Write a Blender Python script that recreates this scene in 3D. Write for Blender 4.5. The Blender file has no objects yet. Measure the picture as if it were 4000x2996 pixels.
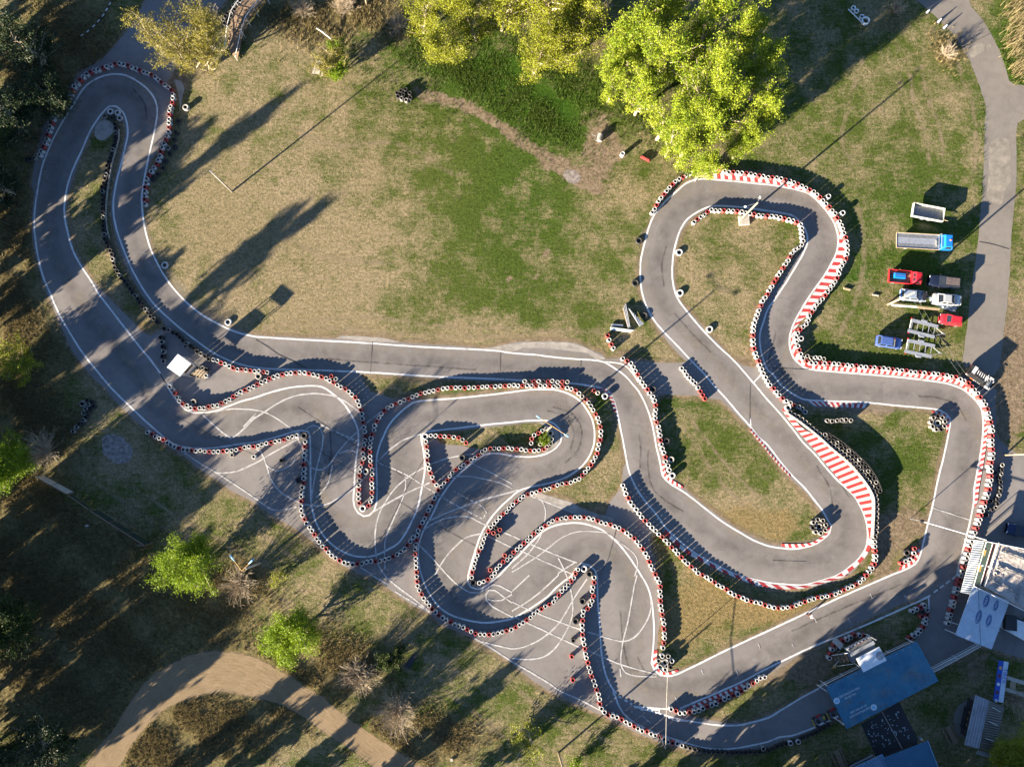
import bpy, math, random
import numpy as np
from mathutils import Vector, Matrix
from mathutils.geometry import tessellate_polygon
R = math.radians
random.seed(7); rng = np.random.default_rng(11)
scene = bpy.context.scene
col = scene.collection

# ------------------------------------------------------------------ camera
F = 3044.0; H = 117.0; TILT = math.atan(240 / F); PCX, PCY = 1990.0, 1498.0
cs, sn = math.cos(TILT), math.sin(TILT)
def G(px, py, z=0.0):
    """pixel of the 4000x2996 photograph -> point of the place at height z"""
    xc = (px - PCX) / F; yc = -(py - PCY) / F
    dy = cs * yc + sn; dz = sn * yc - cs
    t = (z - H) / dz
    return Vector((xc * t, dy * t, z))
TY = [0, 750, 1500, 2246]
def pts(s):
    """'T01 x,y x,y ...' : points read off enlarged tiles of the photograph"""
    out = []; c = r = 0
    for tok in s.split():
        if tok[0] == 'T': c, r = int(tok[1]), int(tok[2]); continue
        x, y = tok.split(',')
        out.append((c * 1000 + float(x) / 2.209, TY[r] + float(y) / 2.209))
    return out
def W(s, z=0.0): return [G(x, y, z) for x, y in pts(s)]
def P1(s, z=0.0): return W(s, z)[0]
cam_d = bpy.data.cameras.new('camera'); cam = bpy.data.objects.new('camera', cam_d); col.objects.link(cam)
cam.location = (0, 0, H); cam.rotation_euler = (TILT, 0, 0)
cam_d.sensor_fit = 'HORIZONTAL'; cam_d.sensor_width = 36; cam_d.lens = 36 * F / 4000
cam_d.shift_x = (2000 - PCX) / 4000
cam_d.clip_end = 3000; cam_d.clip_start = 1
scene.camera = cam

# ------------------------------------------------------------------ light
SUN_EL = 13.6; SD = Vector((0.772, 0.636, 0)).normalized()   # ground direction in which shadows fall
AZ = math.atan2(-SD.x, -SD.y)
world = bpy.data.worlds.new("World"); scene.world = world; world.use_nodes = True
nt = world.node_tree; bg = nt.nodes['Background']
sky = nt.nodes.new('ShaderNodeTexSky'); sky.sky_type = 'NISHITA'; sky.sun_disc = False
sky.sun_elevation = R(SUN_EL); sky.sun_rotation = AZ; sky.air_density = 0.65; sky.dust_density = 0.2; sky.ozone_density = 3.0
nt.links.new(sky.outputs[0], bg.inputs[0]); bg.inputs[1].default_value = 0.052
sd = bpy.data.lights.new('sun', 'SUN'); sd.energy = 5.0; sd.angle = R(0.5); sd.color = (1.0, 0.86, 0.665)
so = bpy.data.objects.new('sun', sd); col.objects.link(so); so.location = (-60, -50, 80)
e = R(SUN_EL); dirv = Vector((SD.x * math.cos(e), SD.y * math.cos(e), -math.sin(e)))
so.rotation_euler = dirv.to_track_quat('-Z', 'Y').to_euler()
vs = scene.view_settings; vs.view_transform = 'Standard'; vs.look = 'None'; vs.gamma = 1; vs.exposure = 2.62
scene.render.engine = 'CYCLES'

# ------------------------------------------------------------------ materials
def new_mat(name):
    m = bpy.data.materials.new(name); m.use_nodes = True
    t = m.node_tree; b = t.nodes['Principled BSDF']
    return m, t, b
def N(t, kind, **kw):
    n = t.nodes.new('ShaderNode' + kind)
    for k, v in kw.items(): setattr(n, k, v)
    return n
def noise(t, vec, scale, detail=4, rough=0.55):
    n = N(t, 'TexNoise'); n.inputs['Scale'].default_value = scale; n.inputs['Detail'].default_value = detail
    n.inputs['Roughness'].default_value = rough; t.links.new(vec, n.inputs['Vector']); return n.outputs['Fac']
def ramp(t, fac, a, b, ca=(0, 0, 0, 1), cb=(1, 1, 1, 1)):
    r = N(t, 'ValToRGB'); r.color_ramp.elements[0].position = a; r.color_ramp.elements[1].position = b
    r.color_ramp.elements[0].color = ca; r.color_ramp.elements[1].color = cb
    t.links.new(fac, r.inputs[0]); return r.outputs[0]
def mix(t, fac, a, b, mode='MIX'):
    m = N(t, 'Mix', data_type='RGBA', blend_type=mode)
    for sock, v in ((m.inputs[0], fac), (m.inputs[6], a), (m.inputs[7], b)):
        if isinstance(v, (int, float)): sock.default_value = v
        elif isinstance(v, tuple): sock.default_value = v if len(v) == 4 else v + (1,)
        else: t.links.new(v, sock)
    return m.outputs[2]
def mth(t, op, a, b=0.0, clamp=False):
    m = N(t, 'Math', operation=op, use_clamp=clamp)
    for i, v in enumerate((a, b)):
        if isinstance(v, (int, float)): m.inputs[i].default_value = v
        else: t.links.new(v, m.inputs[i])
    return m.outputs[0]
def bump(t, b, h, strength, dist):
    n = N(t, 'Bump'); n.inputs['Strength'].default_value = strength; n.inputs['Distance'].default_value = dist
    t.links.new(h, n.inputs['Height']); t.links.new(n.outputs[0], b.inputs['Normal'])
def pos(t): return N(t, 'NewGeometry').outputs['Position']
def plain(name, c, rough=0.6, metal=0.0, var=0.25, scale=3.0, dirt=None, coat=0.0, bmp=0.0):
    """painted / worn surface: base colour broken up by two noises"""
    m, t, b = new_mat(name); tc = N(t, 'TexCoord').outputs['Object']
    n1 = noise(t, tc, scale, 5, 0.6); n2 = noise(t, tc, scale * 7, 3)
    dk = tuple(x * (1 - var) for x in c); lt = tuple(min(1, x * (1 + var * .5)) for x in c)
    cc = mix(t, ramp(t, n1, .35, .65), dk, lt)
    if dirt: cc = mix(t, mth(t, 'MULTIPLY', ramp(t, n2, .5, .72), .8), cc, dirt)
    t.links.new(cc, b.inputs['Base Color']); b.inputs['Roughness'].default_value = rough
    b.inputs['Metallic'].default_value = metal; b.inputs['Coat Weight'].default_value = coat
    if bmp: bump(t, b, n2, .4, bmp)
    return m
def rgb(h):
    h = h.lstrip('#'); v = [int(h[i:i + 2], 16) / 255 for i in (0, 2, 4)]
    return tuple(x / 12.92 if x <= .04045 else ((x + .055) / 1.055) ** 2.4 for x in v)

# ground: grass, dry grass, soil mixed by attributes that say where each grows
def ground_mat():
    m, t, b = new_mat('meadow'); p = pos(t)
    at = N(t, 'Attribute', attribute_name='cover'); at2 = N(t, 'Attribute', attribute_name='cover2')
    s1 = N(t, 'SeparateColor'); t.links.new(at.outputs['Color'], s1.inputs[0])
    s2 = N(t, 'SeparateColor'); t.links.new(at2.outputs['Color'], s2.inputs[0])
    dry, lush, bare = s1.outputs; rust, rough, mown = s2.outputs
    nb = noise(t, p, 0.20, 7, 0.66); nm = noise(t, p, 1.1, 6, 0.7); nf = noise(t, p, 5.5, 6, 0.8); nx = noise(t, p, 0.055, 3)
    wp = N(t, 'Mapping'); wp.inputs['Rotation'].default_value = (0, 0, R(38)); wp.inputs['Scale'].default_value = (.35, 2.2, 1)
    t.links.new(p, wp.inputs[0]); ns = noise(t, wp.outputs[0], 1.4, 4, .6)
    lush = ramp(t, lush, .1, .8)
    grn = mix(t, lush, (.050, .072, .013), (.026, .072, .004))
    grn = mix(t, mth(t, 'MULTIPLY', ramp(t, nf, .40, .70), mth(t, 'SUBTRACT', 1.0, mth(t, 'MULTIPLY', lush, .65))), grn, (.108, .135, .026))
    grn = mix(t, ramp(t, nm, .52, .75), grn, mix(t, 1.0, grn, (.6, .66, .6), 'MULTIPLY'))
    tan = mix(t, ramp(t, nf, .36, .64), (.135, .104, .056), (.35, .280, .178))
    tan = mix(t, ramp(t, nm, .5, .72), tan, (.29, .225, .145))
    def f(v, k, w): return ramp(t, mth(t, 'ADD', v, mth(t, 'MULTIPLY', mth(t, 'SUBTRACT', k, .5), w)), .36, .64)
    nmix = mth(t, 'ADD', mth(t, 'ADD', mth(t, 'MULTIPLY', nb, .52), mth(t, 'MULTIPLY', nf, .22)), mth(t, 'ADD', mth(t, 'MULTIPLY', nm, .22), mth(t, 'MULTIPLY', ns, .18)))
    dry2 = mth(t, 'ADD', mth(t, 'MULTIPLY', mth(t, 'SUBTRACT', dry, .5), .95), .5)
    dk_ = mth(t, 'ADD', dry2, mth(t, 'MULTIPLY', mth(t, 'SUBTRACT', nmix, .57), 3.3)); c = mix(t, ramp(t, dk_, .27, .73), grn, tan)
    rs = mix(t, ramp(t, nf, .3, .7), (.15, .108, .046), (.28, .212, .105))
    c = mix(t, f(rust, nmix, 2.2), c, rs)
    rg = mix(t, ramp(t, nm, .38, .62), (.085, .070, .036), (.20, .16, .078))
    rg = mix(t, ramp(t, nf, .5, .75), rg, (.24, .19, .075))
    c = mix(t, f(rough, nmix, 1.6), c, rg)
    so_ = mix(t, ramp(t, nm, .3, .7), (.14, .098, .066), (.26, .20, .145))
    c = mix(t, f(bare, nmix, 2.4), c, so_)
    c = mix(t, mth(t, 'MULTIPLY', ramp(t, nx, .35, .65), .35), c, mix(t, 1.0, c, (.72, .74, .6), 'MULTIPLY'))
    ng = noise(t, p, 2.4, 7, .88); nh = noise(t, p, .75, 4, .7)
    c = mix(t, ramp(t, ng, .40, .52), mix(t, 1.0, c, (.52, .55, .48), 'MULTIPLY'), c); c = mix(t, ramp(t, ng, .50, .64), c, mix(t, 1.0, c, (1.38, 1.34, 1.30), 'MULTIPLY'))
    c = mix(t, ramp(t, nh, .36, .50), mix(t, 1.0, c, (.80, .84, .76), 'MULTIPLY'), c)
    t.links.new(c, b.inputs['Base Color']); b.inputs['Roughness'].default_value = .95; b.inputs['Specular IOR Level'].default_value = .1
    h = mth(t, 'ADD', mth(t, 'MULTIPLY', ng, 1.0), mth(t, 'MULTIPLY', nm, .45))
    h = mth(t, 'ADD', h, mth(t, 'MULTIPLY', mth(t, 'MULTIPLY', nm, rough), 1.2))
    bump(t, b, h, .9, .26)
    return m
def asphalt_mat(name, a, b2, tint=1.0, bands=True):
    m, t, b = new_mat(name); p = pos(t)
    nb = noise(t, p, .09, 5, .6); nm = noise(t, p, .9, 5, .65); nf = noise(t, p, 14, 3, .7)
    c = mix(t, ramp(t, nb, .35, .65), a, b2)
    c = mix(t, ramp(t, nm, .42, .75), c, mix(t, 1.0, c, (.84, .83, .84), 'MULTIPLY'))
    c = mix(t, mth(t, 'MULTIPLY', ramp(t, nf, .3, .7), .5), c, mix(t, 1.0, c, (1.22, 1.2, 1.17), 'MULTIPLY'))
    vo = N(t, 'TexVoronoi', feature='DISTANCE_TO_EDGE'); vo.inputs['Scale'].default_value = .075
    wn = N(t, 'TexNoise'); wn.inputs['Scale'].default_value = .5; t.links.new(p, wn.inputs['Vector'])
    va = N(t, 'VectorMath', operation='MULTIPLY_ADD'); t.links.new(wn.outputs['Color'], va.inputs[0]); va.inputs[1].default_value = (2.2, 2.2, 0); t.links.new(p, va.inputs[2])
    t.links.new(va.outputs[0], vo.inputs['Vector'])
    cr = ramp(t, vo.outputs['Distance'], .0012, .004, (1, 1, 1, 1), (0, 0, 0, 1))
    c = mix(t, mth(t, 'MULTIPLY', cr, .22), c, (.03, .028, .027))
    t.links.new(c, b.inputs['Base Color']); b.inputs['Roughness'].default_value = .85; b.inputs['Specular IOR Level'].default_value = .25
    bump(t, b, nf, .25, .012)
    return m
def paint_mat(name, c, wear, under=(.15, .138, .13)):
    m, t, b = new_mat(name); p = pos(t)
    n1 = noise(t, p, 1.2, 6, .7); n2 = noise(t, p, 9, 3, .7)
    k = mth(t, 'ADD', mth(t, 'MULTIPLY', n1, .6), mth(t, 'MULTIPLY', n2, .4))
    cc = mix(t, ramp(t, k, wear - .07, wear + .07), under, mix(t, n2, tuple(x * .8 for x in c), c))
    t.links.new(cc, b.inputs['Base Color']); b.inputs['Roughness'].default_value = .7; return m
def leaf_mat(name, a, b2, trans=.35):
    m, t, b = new_mat(name)
    at = N(t, 'Attribute', attribute_name='tint')
    c = mix(t, at.outputs['Fac'], a, b2)
    t.links.new(c, b.inputs['Base Color']); b.inputs['Roughness'].default_value = .6; b.inputs['Specular IOR Level'].default_value = .2
    tr = N(t, 'BsdfTranslucent'); t.links.new(c, tr.inputs[0]); ms = N(t, 'MixShader'); ms.inputs[0].default_value = trans
    t.links.new(b.outputs[0], ms.inputs[1]); t.links.new(tr.outputs[0], ms.inputs[2])
    t.links.new(ms.outputs[0], t.nodes['Material Output'].inputs[0]); return m
def corrugated(name, c, axis, per, dirt, depth=.02):
    m, t, b = new_mat(name); tc = N(t, 'TexCoord').outputs['Object']
    sx = N(t, 'SeparateXYZ'); t.links.new(tc, sx.inputs[0])
    h = mth(t, 'SINE', mth(t, 'MULTIPLY', sx.outputs[axis], 2 * math.pi / per))
    n1 = noise(t, tc, .9, 6, .65); n2 = noise(t, tc, 5, 3)
    cc = mix(t, ramp(t, n1, .4, .7), c, dirt); cc = mix(t, ramp(t, n2, .55, .8), cc, tuple(x * .6 for x in c))
    t.links.new(cc, b.inputs['Base Color']); b.inputs['Roughness'].default_value = .55
    bump(t, b, h, 1.0, depth); return m
M = {}
M['ground'] = ground_mat()
M['asphalt'] = asphalt_mat('asphalt', (.148, .137, .131), (.188, .174, .166))
M['road'] = asphalt_mat('old_asphalt', (.15, .134, .118), (.185, .168, .147))
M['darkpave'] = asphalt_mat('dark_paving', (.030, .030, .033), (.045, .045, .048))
M['concrete'] = plain('concrete', (.29, .265, .235), .9, 0, .3, .8, (.16, .15, .13))
M['patch'] = plain('patch_concrete', (.215, .19, .155), .9, 0, .35, .9, (.15, .14, .12))
M['paint'] = paint_mat('white_line_paint', (.62, .62, .61), .41)
M['faded'] = paint_mat('faded_line_paint', (.46, .45, .44), .46, (.165, .15, .14))
M['kwhite'] = paint_mat('kerb_white', (.56, .545, .52), .38, (.25, .23, .2)); M['kred'] = paint_mat('kerb_red', (.36, .028, .03), .39, (.27, .10, .08))
def dirt_mat():
    m, t, b = new_mat('dirt_road'); p = pos(t)
    at = N(t, 'Attribute', attribute_name='across'); sx = N(t, 'SeparateColor'); t.links.new(at.outputs['Color'], sx.inputs[0])
    cb = N(t, 'CombineXYZ'); t.links.new(mth(t, 'MULTIPLY', sx.outputs[0], 26.0), cb.inputs[0]); t.links.new(mth(t, 'MULTIPLY', sx.outputs[1], 7.0), cb.inputs[1])
    ns = noise(t, cb.outputs[0], 1.0, 4, .6); nm = noise(t, p, .6, 5, .6); nf = noise(t, p, 7, 3, .7)
    c = mix(t, mth(t, 'MULTIPLY', ramp(t, ns, .36, .66), ramp(t, noise(t, p, .25, 4, .6), .3, .7)), (.185, .138, .080), (.33, .245, .150)); c = mix(t, ramp(t, noise(t, p, 2.2, 6, .75), .52, .66), c, (.17, .115, .065))
    c = mix(t, ramp(t, nm, .4, .7), c, (.25, .185, .115)); c = mix(t, mth(t, 'MULTIPLY', nf, .3), c, (.12, .085, .05))
    t.links.new(c, b.inputs['Base Color']); b.inputs['Roughness'].default_value = .95; b.inputs['Specular IOR Level'].default_value = .1
    bump(t, b, mth(t, 'ADD', mth(t, 'MULTIPLY', ns, .6), mth(t, 'MULTIPLY', nf, .4)), .6, .09)
    ed = mth(t, 'MULTIPLY', mth(t, 'MULTIPLY', sx.outputs[0], mth(t, 'SUBTRACT', 1.0, sx.outputs[0])), 4.0)
    al = ramp(t, mth(t, 'ADD', ed, mth(t, 'MULTIPLY', mth(t, 'SUBTRACT', noise(t, p, 1.1, 5, .7), .5), .7)), .10, .26)
    t.links.new(al, b.inputs['Alpha']); return m
def soft_mat(name, c, lo, hi, strength, scale):
    '''thin film on the ground (rubber, dust): patchy, fading out towards its edges'''
    m, t, b = new_mat(name); p = pos(t)
    at = N(t, 'Attribute', attribute_name='across'); sx = N(t, 'SeparateColor'); t.links.new(at.outputs['Color'], sx.inputs[0])
    ed = mth(t, 'MULTIPLY', mth(t, 'MULTIPLY', sx.outputs[0], mth(t, 'SUBTRACT', 1.0, sx.outputs[0])), 4.0)
    k = mth(t, 'MULTIPLY', ed, ramp(t, noise(t, p, scale, 6, .7), lo, hi)); b.inputs['Base Color'].default_value = c + (1,)
    t.links.new(mth(t, 'MULTIPLY', k, strength), b.inputs['Alpha']); b.inputs['Roughness'].default_value = .9; b.inputs['Specular IOR Level'].default_value = .15; return m
M['dirt'] = dirt_mat()
M['ash'] = plain('ash', (.24, .205, .185), .95, 0, .5, 2.0, (.05, .048, .05), bmp=.1)
def tyre_paint(name, c, scuff):
    m, t, b = new_mat(name); tc = N(t, 'TexCoord').outputs['Object']; oi = N(t, 'ObjectInfo').outputs['Random']
    va = N(t, 'VectorMath', operation='ADD'); t.links.new(tc, va.inputs[0])
    cb = N(t, 'CombineXYZ'); t.links.new(mth(t, 'MULTIPLY', oi, 40.0), cb.inputs[0]); t.links.new(mth(t, 'MULTIPLY', oi, 17.0), cb.inputs[1]); t.links.new(cb.outputs[0], va.inputs[1])
    n = noise(t, va.outputs[0], 6, 5, .7); n2 = noise(t, va.outputs[0], 2.2, 3)
    sc_ = mth(t, 'ADD', n, mth(t, 'MULTIPLY', mth(t, 'SUBTRACT', oi, .6), .22))
    cc = mix(t, ramp(t, sc_, scuff, scuff + .14), (.035, .032, .03), mix(t, ramp(t, n2, .3, .7), tuple(x * .62 for x in c), c))
    cc = mix(t, mth(t, 'MULTIPLY', oi, .35), cc, (.20, .17, .13))
    t.links.new(cc, b.inputs['Base Color']); b.inputs['Roughness'].default_value = .6; return m
M['twhite'] = tyre_paint('white_tyre_paint', (.62, .62, .615), .30); M['tred'] = tyre_paint('red_tyre_paint', (.46, .018, .02), .31)
M['tdirty'] = tyre_paint('worn_white_tyre_paint', (.50, .47, .42), .36); M['rubber'] = plain('rubber', (.022, .021, .021), .75, 0, .4, 5, (.07, .06, .05))
M['bark'] = plain('pale_bark', (.42, .35, .25), .9, 0, .4, 5); M['twig'] = plain('bare_twigs', (.37, .30, .21), .9, 0, .35, 4)
M['wood'] = plain('weathered_wood', (.20, .135, .085), .85, 0, .4, 4, (.10, .075, .05)); M['plank'] = plain('pale_wood', (.36, .27, .17), .8, 0, .25, 3)
M['white'] = plain('white_paint', (.72, .72, .70), .5, 0, .12, 2, (.45, .43, .40)); M['galv'] = plain('galvanised', (.42, .44, .47), .4, .5, .2, 4)
M['steel'] = plain('grey_steel', (.22, .23, .24), .5, .4, .3, 4); M['black'] = plain('black_plastic', (.018, .018, .02), .5, 0, .3, 6)
M['glass'] = plain('dark_glass', (.015, .018, .022), .06, 0, .2, 2, coat=.5)
M['lamp'] = plain('lamp_glass', (.75, .76, .74), .2, 0, .1, 5); M['amber'] = plain('amber_lens', (.65, .14, .01), .25, 0, .1, 5); M['taillight'] = plain('red_lens', (.35, .01, .01), .25, 0, .1, 5)
M['bluelamp'] = plain('blue_lamp_housing', (.20, .46, .68), .45, 0, .15, 4); M['ochre'] = plain('ochre_paint', (.50, .28, .08), .6, 0, .2, 4)
M['concretepole'] = plain('concrete_pole', (.38, .34, .28), .8, 0, .2, 3); M['block'] = plain('concrete_block', (.42, .38, .32), .9, 0, .25, 3)
M['skin'] = plain('skin', (.45, .27, .19), .6, 0, .1, 5)

# ------------------------------------------------------------------ mesh helpers
class MB:
    """collects vertices and faces, then links ONE mesh object"""
    def __init__(s): s.v = []; s.f = []; s.m = []
    def add(s, vs, fs, mi=0):
        o = len(s.v); s.v += [tuple(v) for v in vs]; s.f += [tuple(i + o for i in f) for f in fs]; s.m += [mi] * len(fs); return s
    def box(s, c, d, rz=0, mi=0, taper=1.0, ry=0, rx=0):
        hx, hy, hz = d[0] / 2, d[1] / 2, d[2] / 2
        rot = Matrix.Rotation(rz, 3, 'Z') @ Matrix.Rotation(ry, 3, 'Y') @ Matrix.Rotation(rx, 3, 'X')
        vs = [rot @ Vector((x * hx * (taper if z > 0 else 1), y * hy * (taper if z > 0 else 1), z * hz)) + Vector(c) for z in (-1, 1) for x, y in ((-1, -1), (1, -1), (1, 1), (-1, 1))]
        return s.add(vs, [(3, 2, 1, 0), (4, 5, 6, 7), (0, 1, 5, 4), (1, 2, 6, 5), (2, 3, 7, 6), (3, 0, 4, 7)], mi)
    def tube(s, path, rad, n=6, mi=0, cap=True):
        path = [Vector(p) for p in path]; k = len(path)
        if not hasattr(rad, '__len__'): rad = [rad] * k
        vs = []; up = Vector((.31, .17, .93))
        for i, p in enumerate(path):
            d = (path[min(i + 1, k - 1)] - path[max(i - 1, 0)]).normalized()
            a = d.cross(up); a = (d.cross(Vector((1, 0, 0))) if a.length < .05 else a).normalized(); b = d.cross(a)
            for j in range(n):
                an = 2 * math.pi * j / n; vs.append(p + a * (math.cos(an) * rad[i]) + b * (math.sin(an) * rad[i]))
        fs = [(i * n + j, i * n + (j + 1) % n, (i + 1) * n + (j + 1) % n, (i + 1) * n + j) for i in range(k - 1) for j in range(n)]
        if cap: fs += [tuple(range(n - 1, -1, -1)), tuple(range((k - 1) * n, k * n))]
        return s.add(vs, fs, mi)
    def lathe(s, prof, n=16, c=(0, 0, 0), mi=0, closed=False):
        vs = [(c[0] + r * math.cos(2 * math.pi * j / n), c[1] + r * math.sin(2 * math.pi * j / n), c[2] + z) for r, z in prof for j in range(n)]
        k = len(prof); rr = range(k if closed else k - 1)
        fs = [(i * n + j, i * n + (j + 1) % n, ((i + 1) % k) * n + (j + 1) % n, ((i + 1) % k) * n + j) for i in rr for j in range(n)]
        return s.add(vs, fs, mi)
    def prism(s, poly, z0, z1, mi=0):
        n = len(poly); a = sum(poly[i][0] * poly[(i + 1) % n][1] - poly[(i + 1) % n][0] * poly[i][1] for i in range(n))
        if a < 0: poly = poly[::-1]
        zt = z1 if hasattr(z1, '__len__') else [z1] * n
        vs = [(p[0], p[1], z0) for p in poly] + [(p[0], p[1], z) for p, z in zip(poly, zt)]
        return s.add(vs, [tuple(range(n - 1, -1, -1)), tuple(range(n, 2 * n))] + [(i, (i + 1) % n, n + (i + 1) % n, n + i) for i in range(n)], mi)
    def build(s, name, mats, parent=None, bevel=0.0, smooth=False, loc=None):
        me = bpy.data.meshes.new(name); me.from_pydata(s.v, [], s.f)
        for m in (mats if isinstance(mats, (list, tuple)) else [mats]): me.materials.append(m)
        me.polygons.foreach_set('material_index', s.m)
        if smooth: me.polygons.foreach_set('use_smooth', [True] * len(s.f))
        o = bpy.data.objects.new(name, me); col.objects.link(o)
        if parent: o.parent = parent
        if loc is not None: o.location = loc
        if bevel:
            b = o.modifiers.new('bevel', 'BEVEL'); b.width = bevel; b.segments = 2; b.limit_method = 'ANGLE'; b.angle_limit = R(40)
        return o
def tag(o, label=None, cat=None, group=None, kind=None):
    if label: o['label'] = label
    if cat: o['category'] = cat
    if group: o['group'] = group
    if kind: o['kind'] = kind
    return o
def thing(name, label, cat, loc=(0, 0, 0), rz=0, group=None):
    o = bpy.data.objects.new(name, None); col.objects.link(o); o.location = loc; o.rotation_euler = (0, 0, rz); o.empty_display_size = .3
    return tag(o, label, cat, group)
def arrays(name, v, f, mats, tint=None, parent=None, mi=None):
    """mesh from numpy arrays (f: M x 3 or M x 4)"""
    me = bpy.data.meshes.new(name); k = f.shape[1]
    me.vertices.add(len(v)); me.vertices.foreach_set('co', v.astype(np.float32).ravel())
    me.loops.add(f.size); me.loops.foreach_set('vertex_index', f.astype(np.int32).ravel())
    me.polygons.add(len(f)); me.polygons.foreach_set('loop_start', np.arange(0, f.size, k, dtype=np.int32))
    for m in (mats if isinstance(mats, (list, tuple)) else [mats]): me.materials.append(m)
    if mi is not None: me.polygons.foreach_set('material_index', mi.astype(np.int32))
    if tint is not None:
        a = me.attributes.new('tint', 'FLOAT', 'POINT'); a.data.foreach_set('value', tint.astype(np.float32))
    me.update(); me.validate()
    o = bpy.data.objects.new(name, me); col.objects.link(o)
    if parent: o.parent = parent
    return o
def copy_tree(o, parent=None):
    c = o.copy(); col.objects.link(c); c.parent = parent
    for ch in list(o.children): copy_tree(ch, c)
    return c
def smooth(pl, step=1.0, closed=False):
    pl = [Vector((p[0], p[1])) for p in pl]; out = []; n = len(pl)
    for i in range(n if closed else n - 1):
        g = (lambda k: pl[k % n]) if closed else (lambda k: pl[max(0, min(n - 1, k))])
        p0, p1, p2, p3 = g(i - 1), g(i), g(i + 1), g(i + 2)
        L = (p2 - p1).length; k = max(1, int(L / step))
        for j in range(k):
            t = j / k
            q = .5 * ((2 * p1) + (p2 - p0) * t + (2 * p0 - 5 * p1 + 4 * p2 - p3) * t * t + (3 * p1 - p0 - 3 * p2 + p3) * t ** 3)
            out.append(q)
    if not closed: out.append(pl[-1])
    return out
def resample(pl, n):
    d = [0]
    for a, b in zip(pl, pl[1:]): d.append(d[-1] + (Vector(b[:2]) - Vector(a[:2])).length)
    out = []
    for i in range(n):
        s = d[-1] * i / (n - 1); k = 0
        while k < len(d) - 2 and d[k + 1] < s: k += 1
        t = 0 if d[k + 1] == d[k] else (s - d[k]) / (d[k + 1] - d[k])
        out.append(Vector(pl[k][:2]).lerp(Vector(pl[k + 1][:2]), min(1, max(0, t))))
    return out
def sheet(name, outer, z, mat, label, holes=(), jitter=.05, kind='structure', step=1.0, straight=False):
    loops = []
    for lp in (outer,) + tuple(holes):
        q = smooth(lp, step, True) if not straight else [Vector((p[0], p[1])) for p in lp]; q = [Vector((p.x + random.uniform(-jitter, jitter), p.y + random.uniform(-jitter, jitter), 0)) for p in q]; loops.append(q)
    tri = tessellate_polygon(loops); v = [p for lp in loops for p in lp]
    fs = []
    for a, b, c in tri:
        cr = (v[b] - v[a]).cross(v[c] - v[a]).z
        if abs(cr) < 1e-9: continue
        fs.append((a, b, c) if cr > 0 else (a, c, b))
    o = MB().add([(p.x, p.y, z) for p in v], fs).build(name, mat)
    return tag(o, label, None, None, kind)
def ribbon(mb, pl, w, z, mi=0, jit=.02):
    n = len(pl)
    if n < 2: return
    vs = []
    for i, p in enumerate(pl):
        d = pl[min(i + 1, n - 1)] - pl[max(i - 1, 0)]
        d = d.normalized() if d.length > 1e-6 else Vector((1, 0)); nn = Vector((-d.y, d.x))
        a = w / 2 + random.uniform(-jit, jit); b = w / 2 + random.uniform(-jit, jit)
        vs += [(p.x - nn.x * a, p.y - nn.y * a, z), (p.x + nn.x * b, p.y + nn.y * b, z)]
    mb.add(vs, [(2 * i, 2 * i + 2, 2 * i + 3, 2 * i + 1) for i in range(n - 1)], mi)
def text(name, body, size, mat, parent, loc, rot, thick=.004, align='CENTER'):
    cu = bpy.data.curves.new(name, 'FONT'); cu.body = body; cu.size = size; cu.extrude = thick; cu.align_x = align; cu.align_y = 'CENTER'
    t = bpy.data.objects.new(name, cu); col.objects.link(t)
    dg = bpy.context.evaluated_depsgraph_get(); me = bpy.data.meshes.new_from_object(t.evaluated_get(dg))
    bpy.data.objects.remove(t); bpy.data.curves.remove(cu)
    me.materials.clear(); me.materials.append(mat)
    o = bpy.data.objects.new(name, me); col.objects.link(o); o.parent = parent; o.location = loc; o.rotation_euler = rot; return o
def ang(a, b): return math.atan2(b.y - a.y, b.x - a.x)
# ------------------------------------------------------------------ ground sheet with its cover
def axis(a, b, step, far):
    mid = np.arange(a, b + step, step); out = [mid]
    lo = a - np.cumsum(np.array([4, 8, 16, 30, 60, 120, far])); hi = b + np.cumsum(np.array([4, 8, 16, 30, 60, 120, far]))
    return np.concatenate([lo[::-1], mid, hi])
gx = axis(-92, 92, .8, 700); gy = axis(-66, 92, .8, 700)
X, Y = np.meshgrid(gx, gy); nx, ny = len(gx), len(gy)
gv = np.stack([X.ravel(), Y.ravel(), np.zeros(X.size)], 1)
ii, jj = np.meshgrid(np.arange(nx - 1), np.arange(ny - 1)); a0 = (jj * nx + ii).ravel()
gf = np.stack([a0, a0 + 1, a0 + nx + 1, a0 + nx], 1)
ground = arrays('ground', gv, gf, M['ground']); tag(ground, 'meadow of mown, dry and lush grass around the kart track', None, None, 'structure')
cov = {k: np.zeros(X.size) for k in ('dry', 'lush', 'bare', 'rust', 'rough')}
cov['dry'][:] = .5
def blob(ch, px, py, rx, ry, val, rot=0, hard=1.0):
    c = G(px, py); s = 26.2; dx = gv[:, 0] - c.x; dy = gv[:, 1] - c.y; cr, sr = math.cos(rot), math.sin(rot)
    u = (dx * cr + dy * sr) / (rx / s); w = (-dx * sr + dy * cr) / (ry / s)
    g = np.exp(-((u * u + w * w) ** hard)); cov[ch][:] = cov[ch] * (1 - g) + val * g
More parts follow.
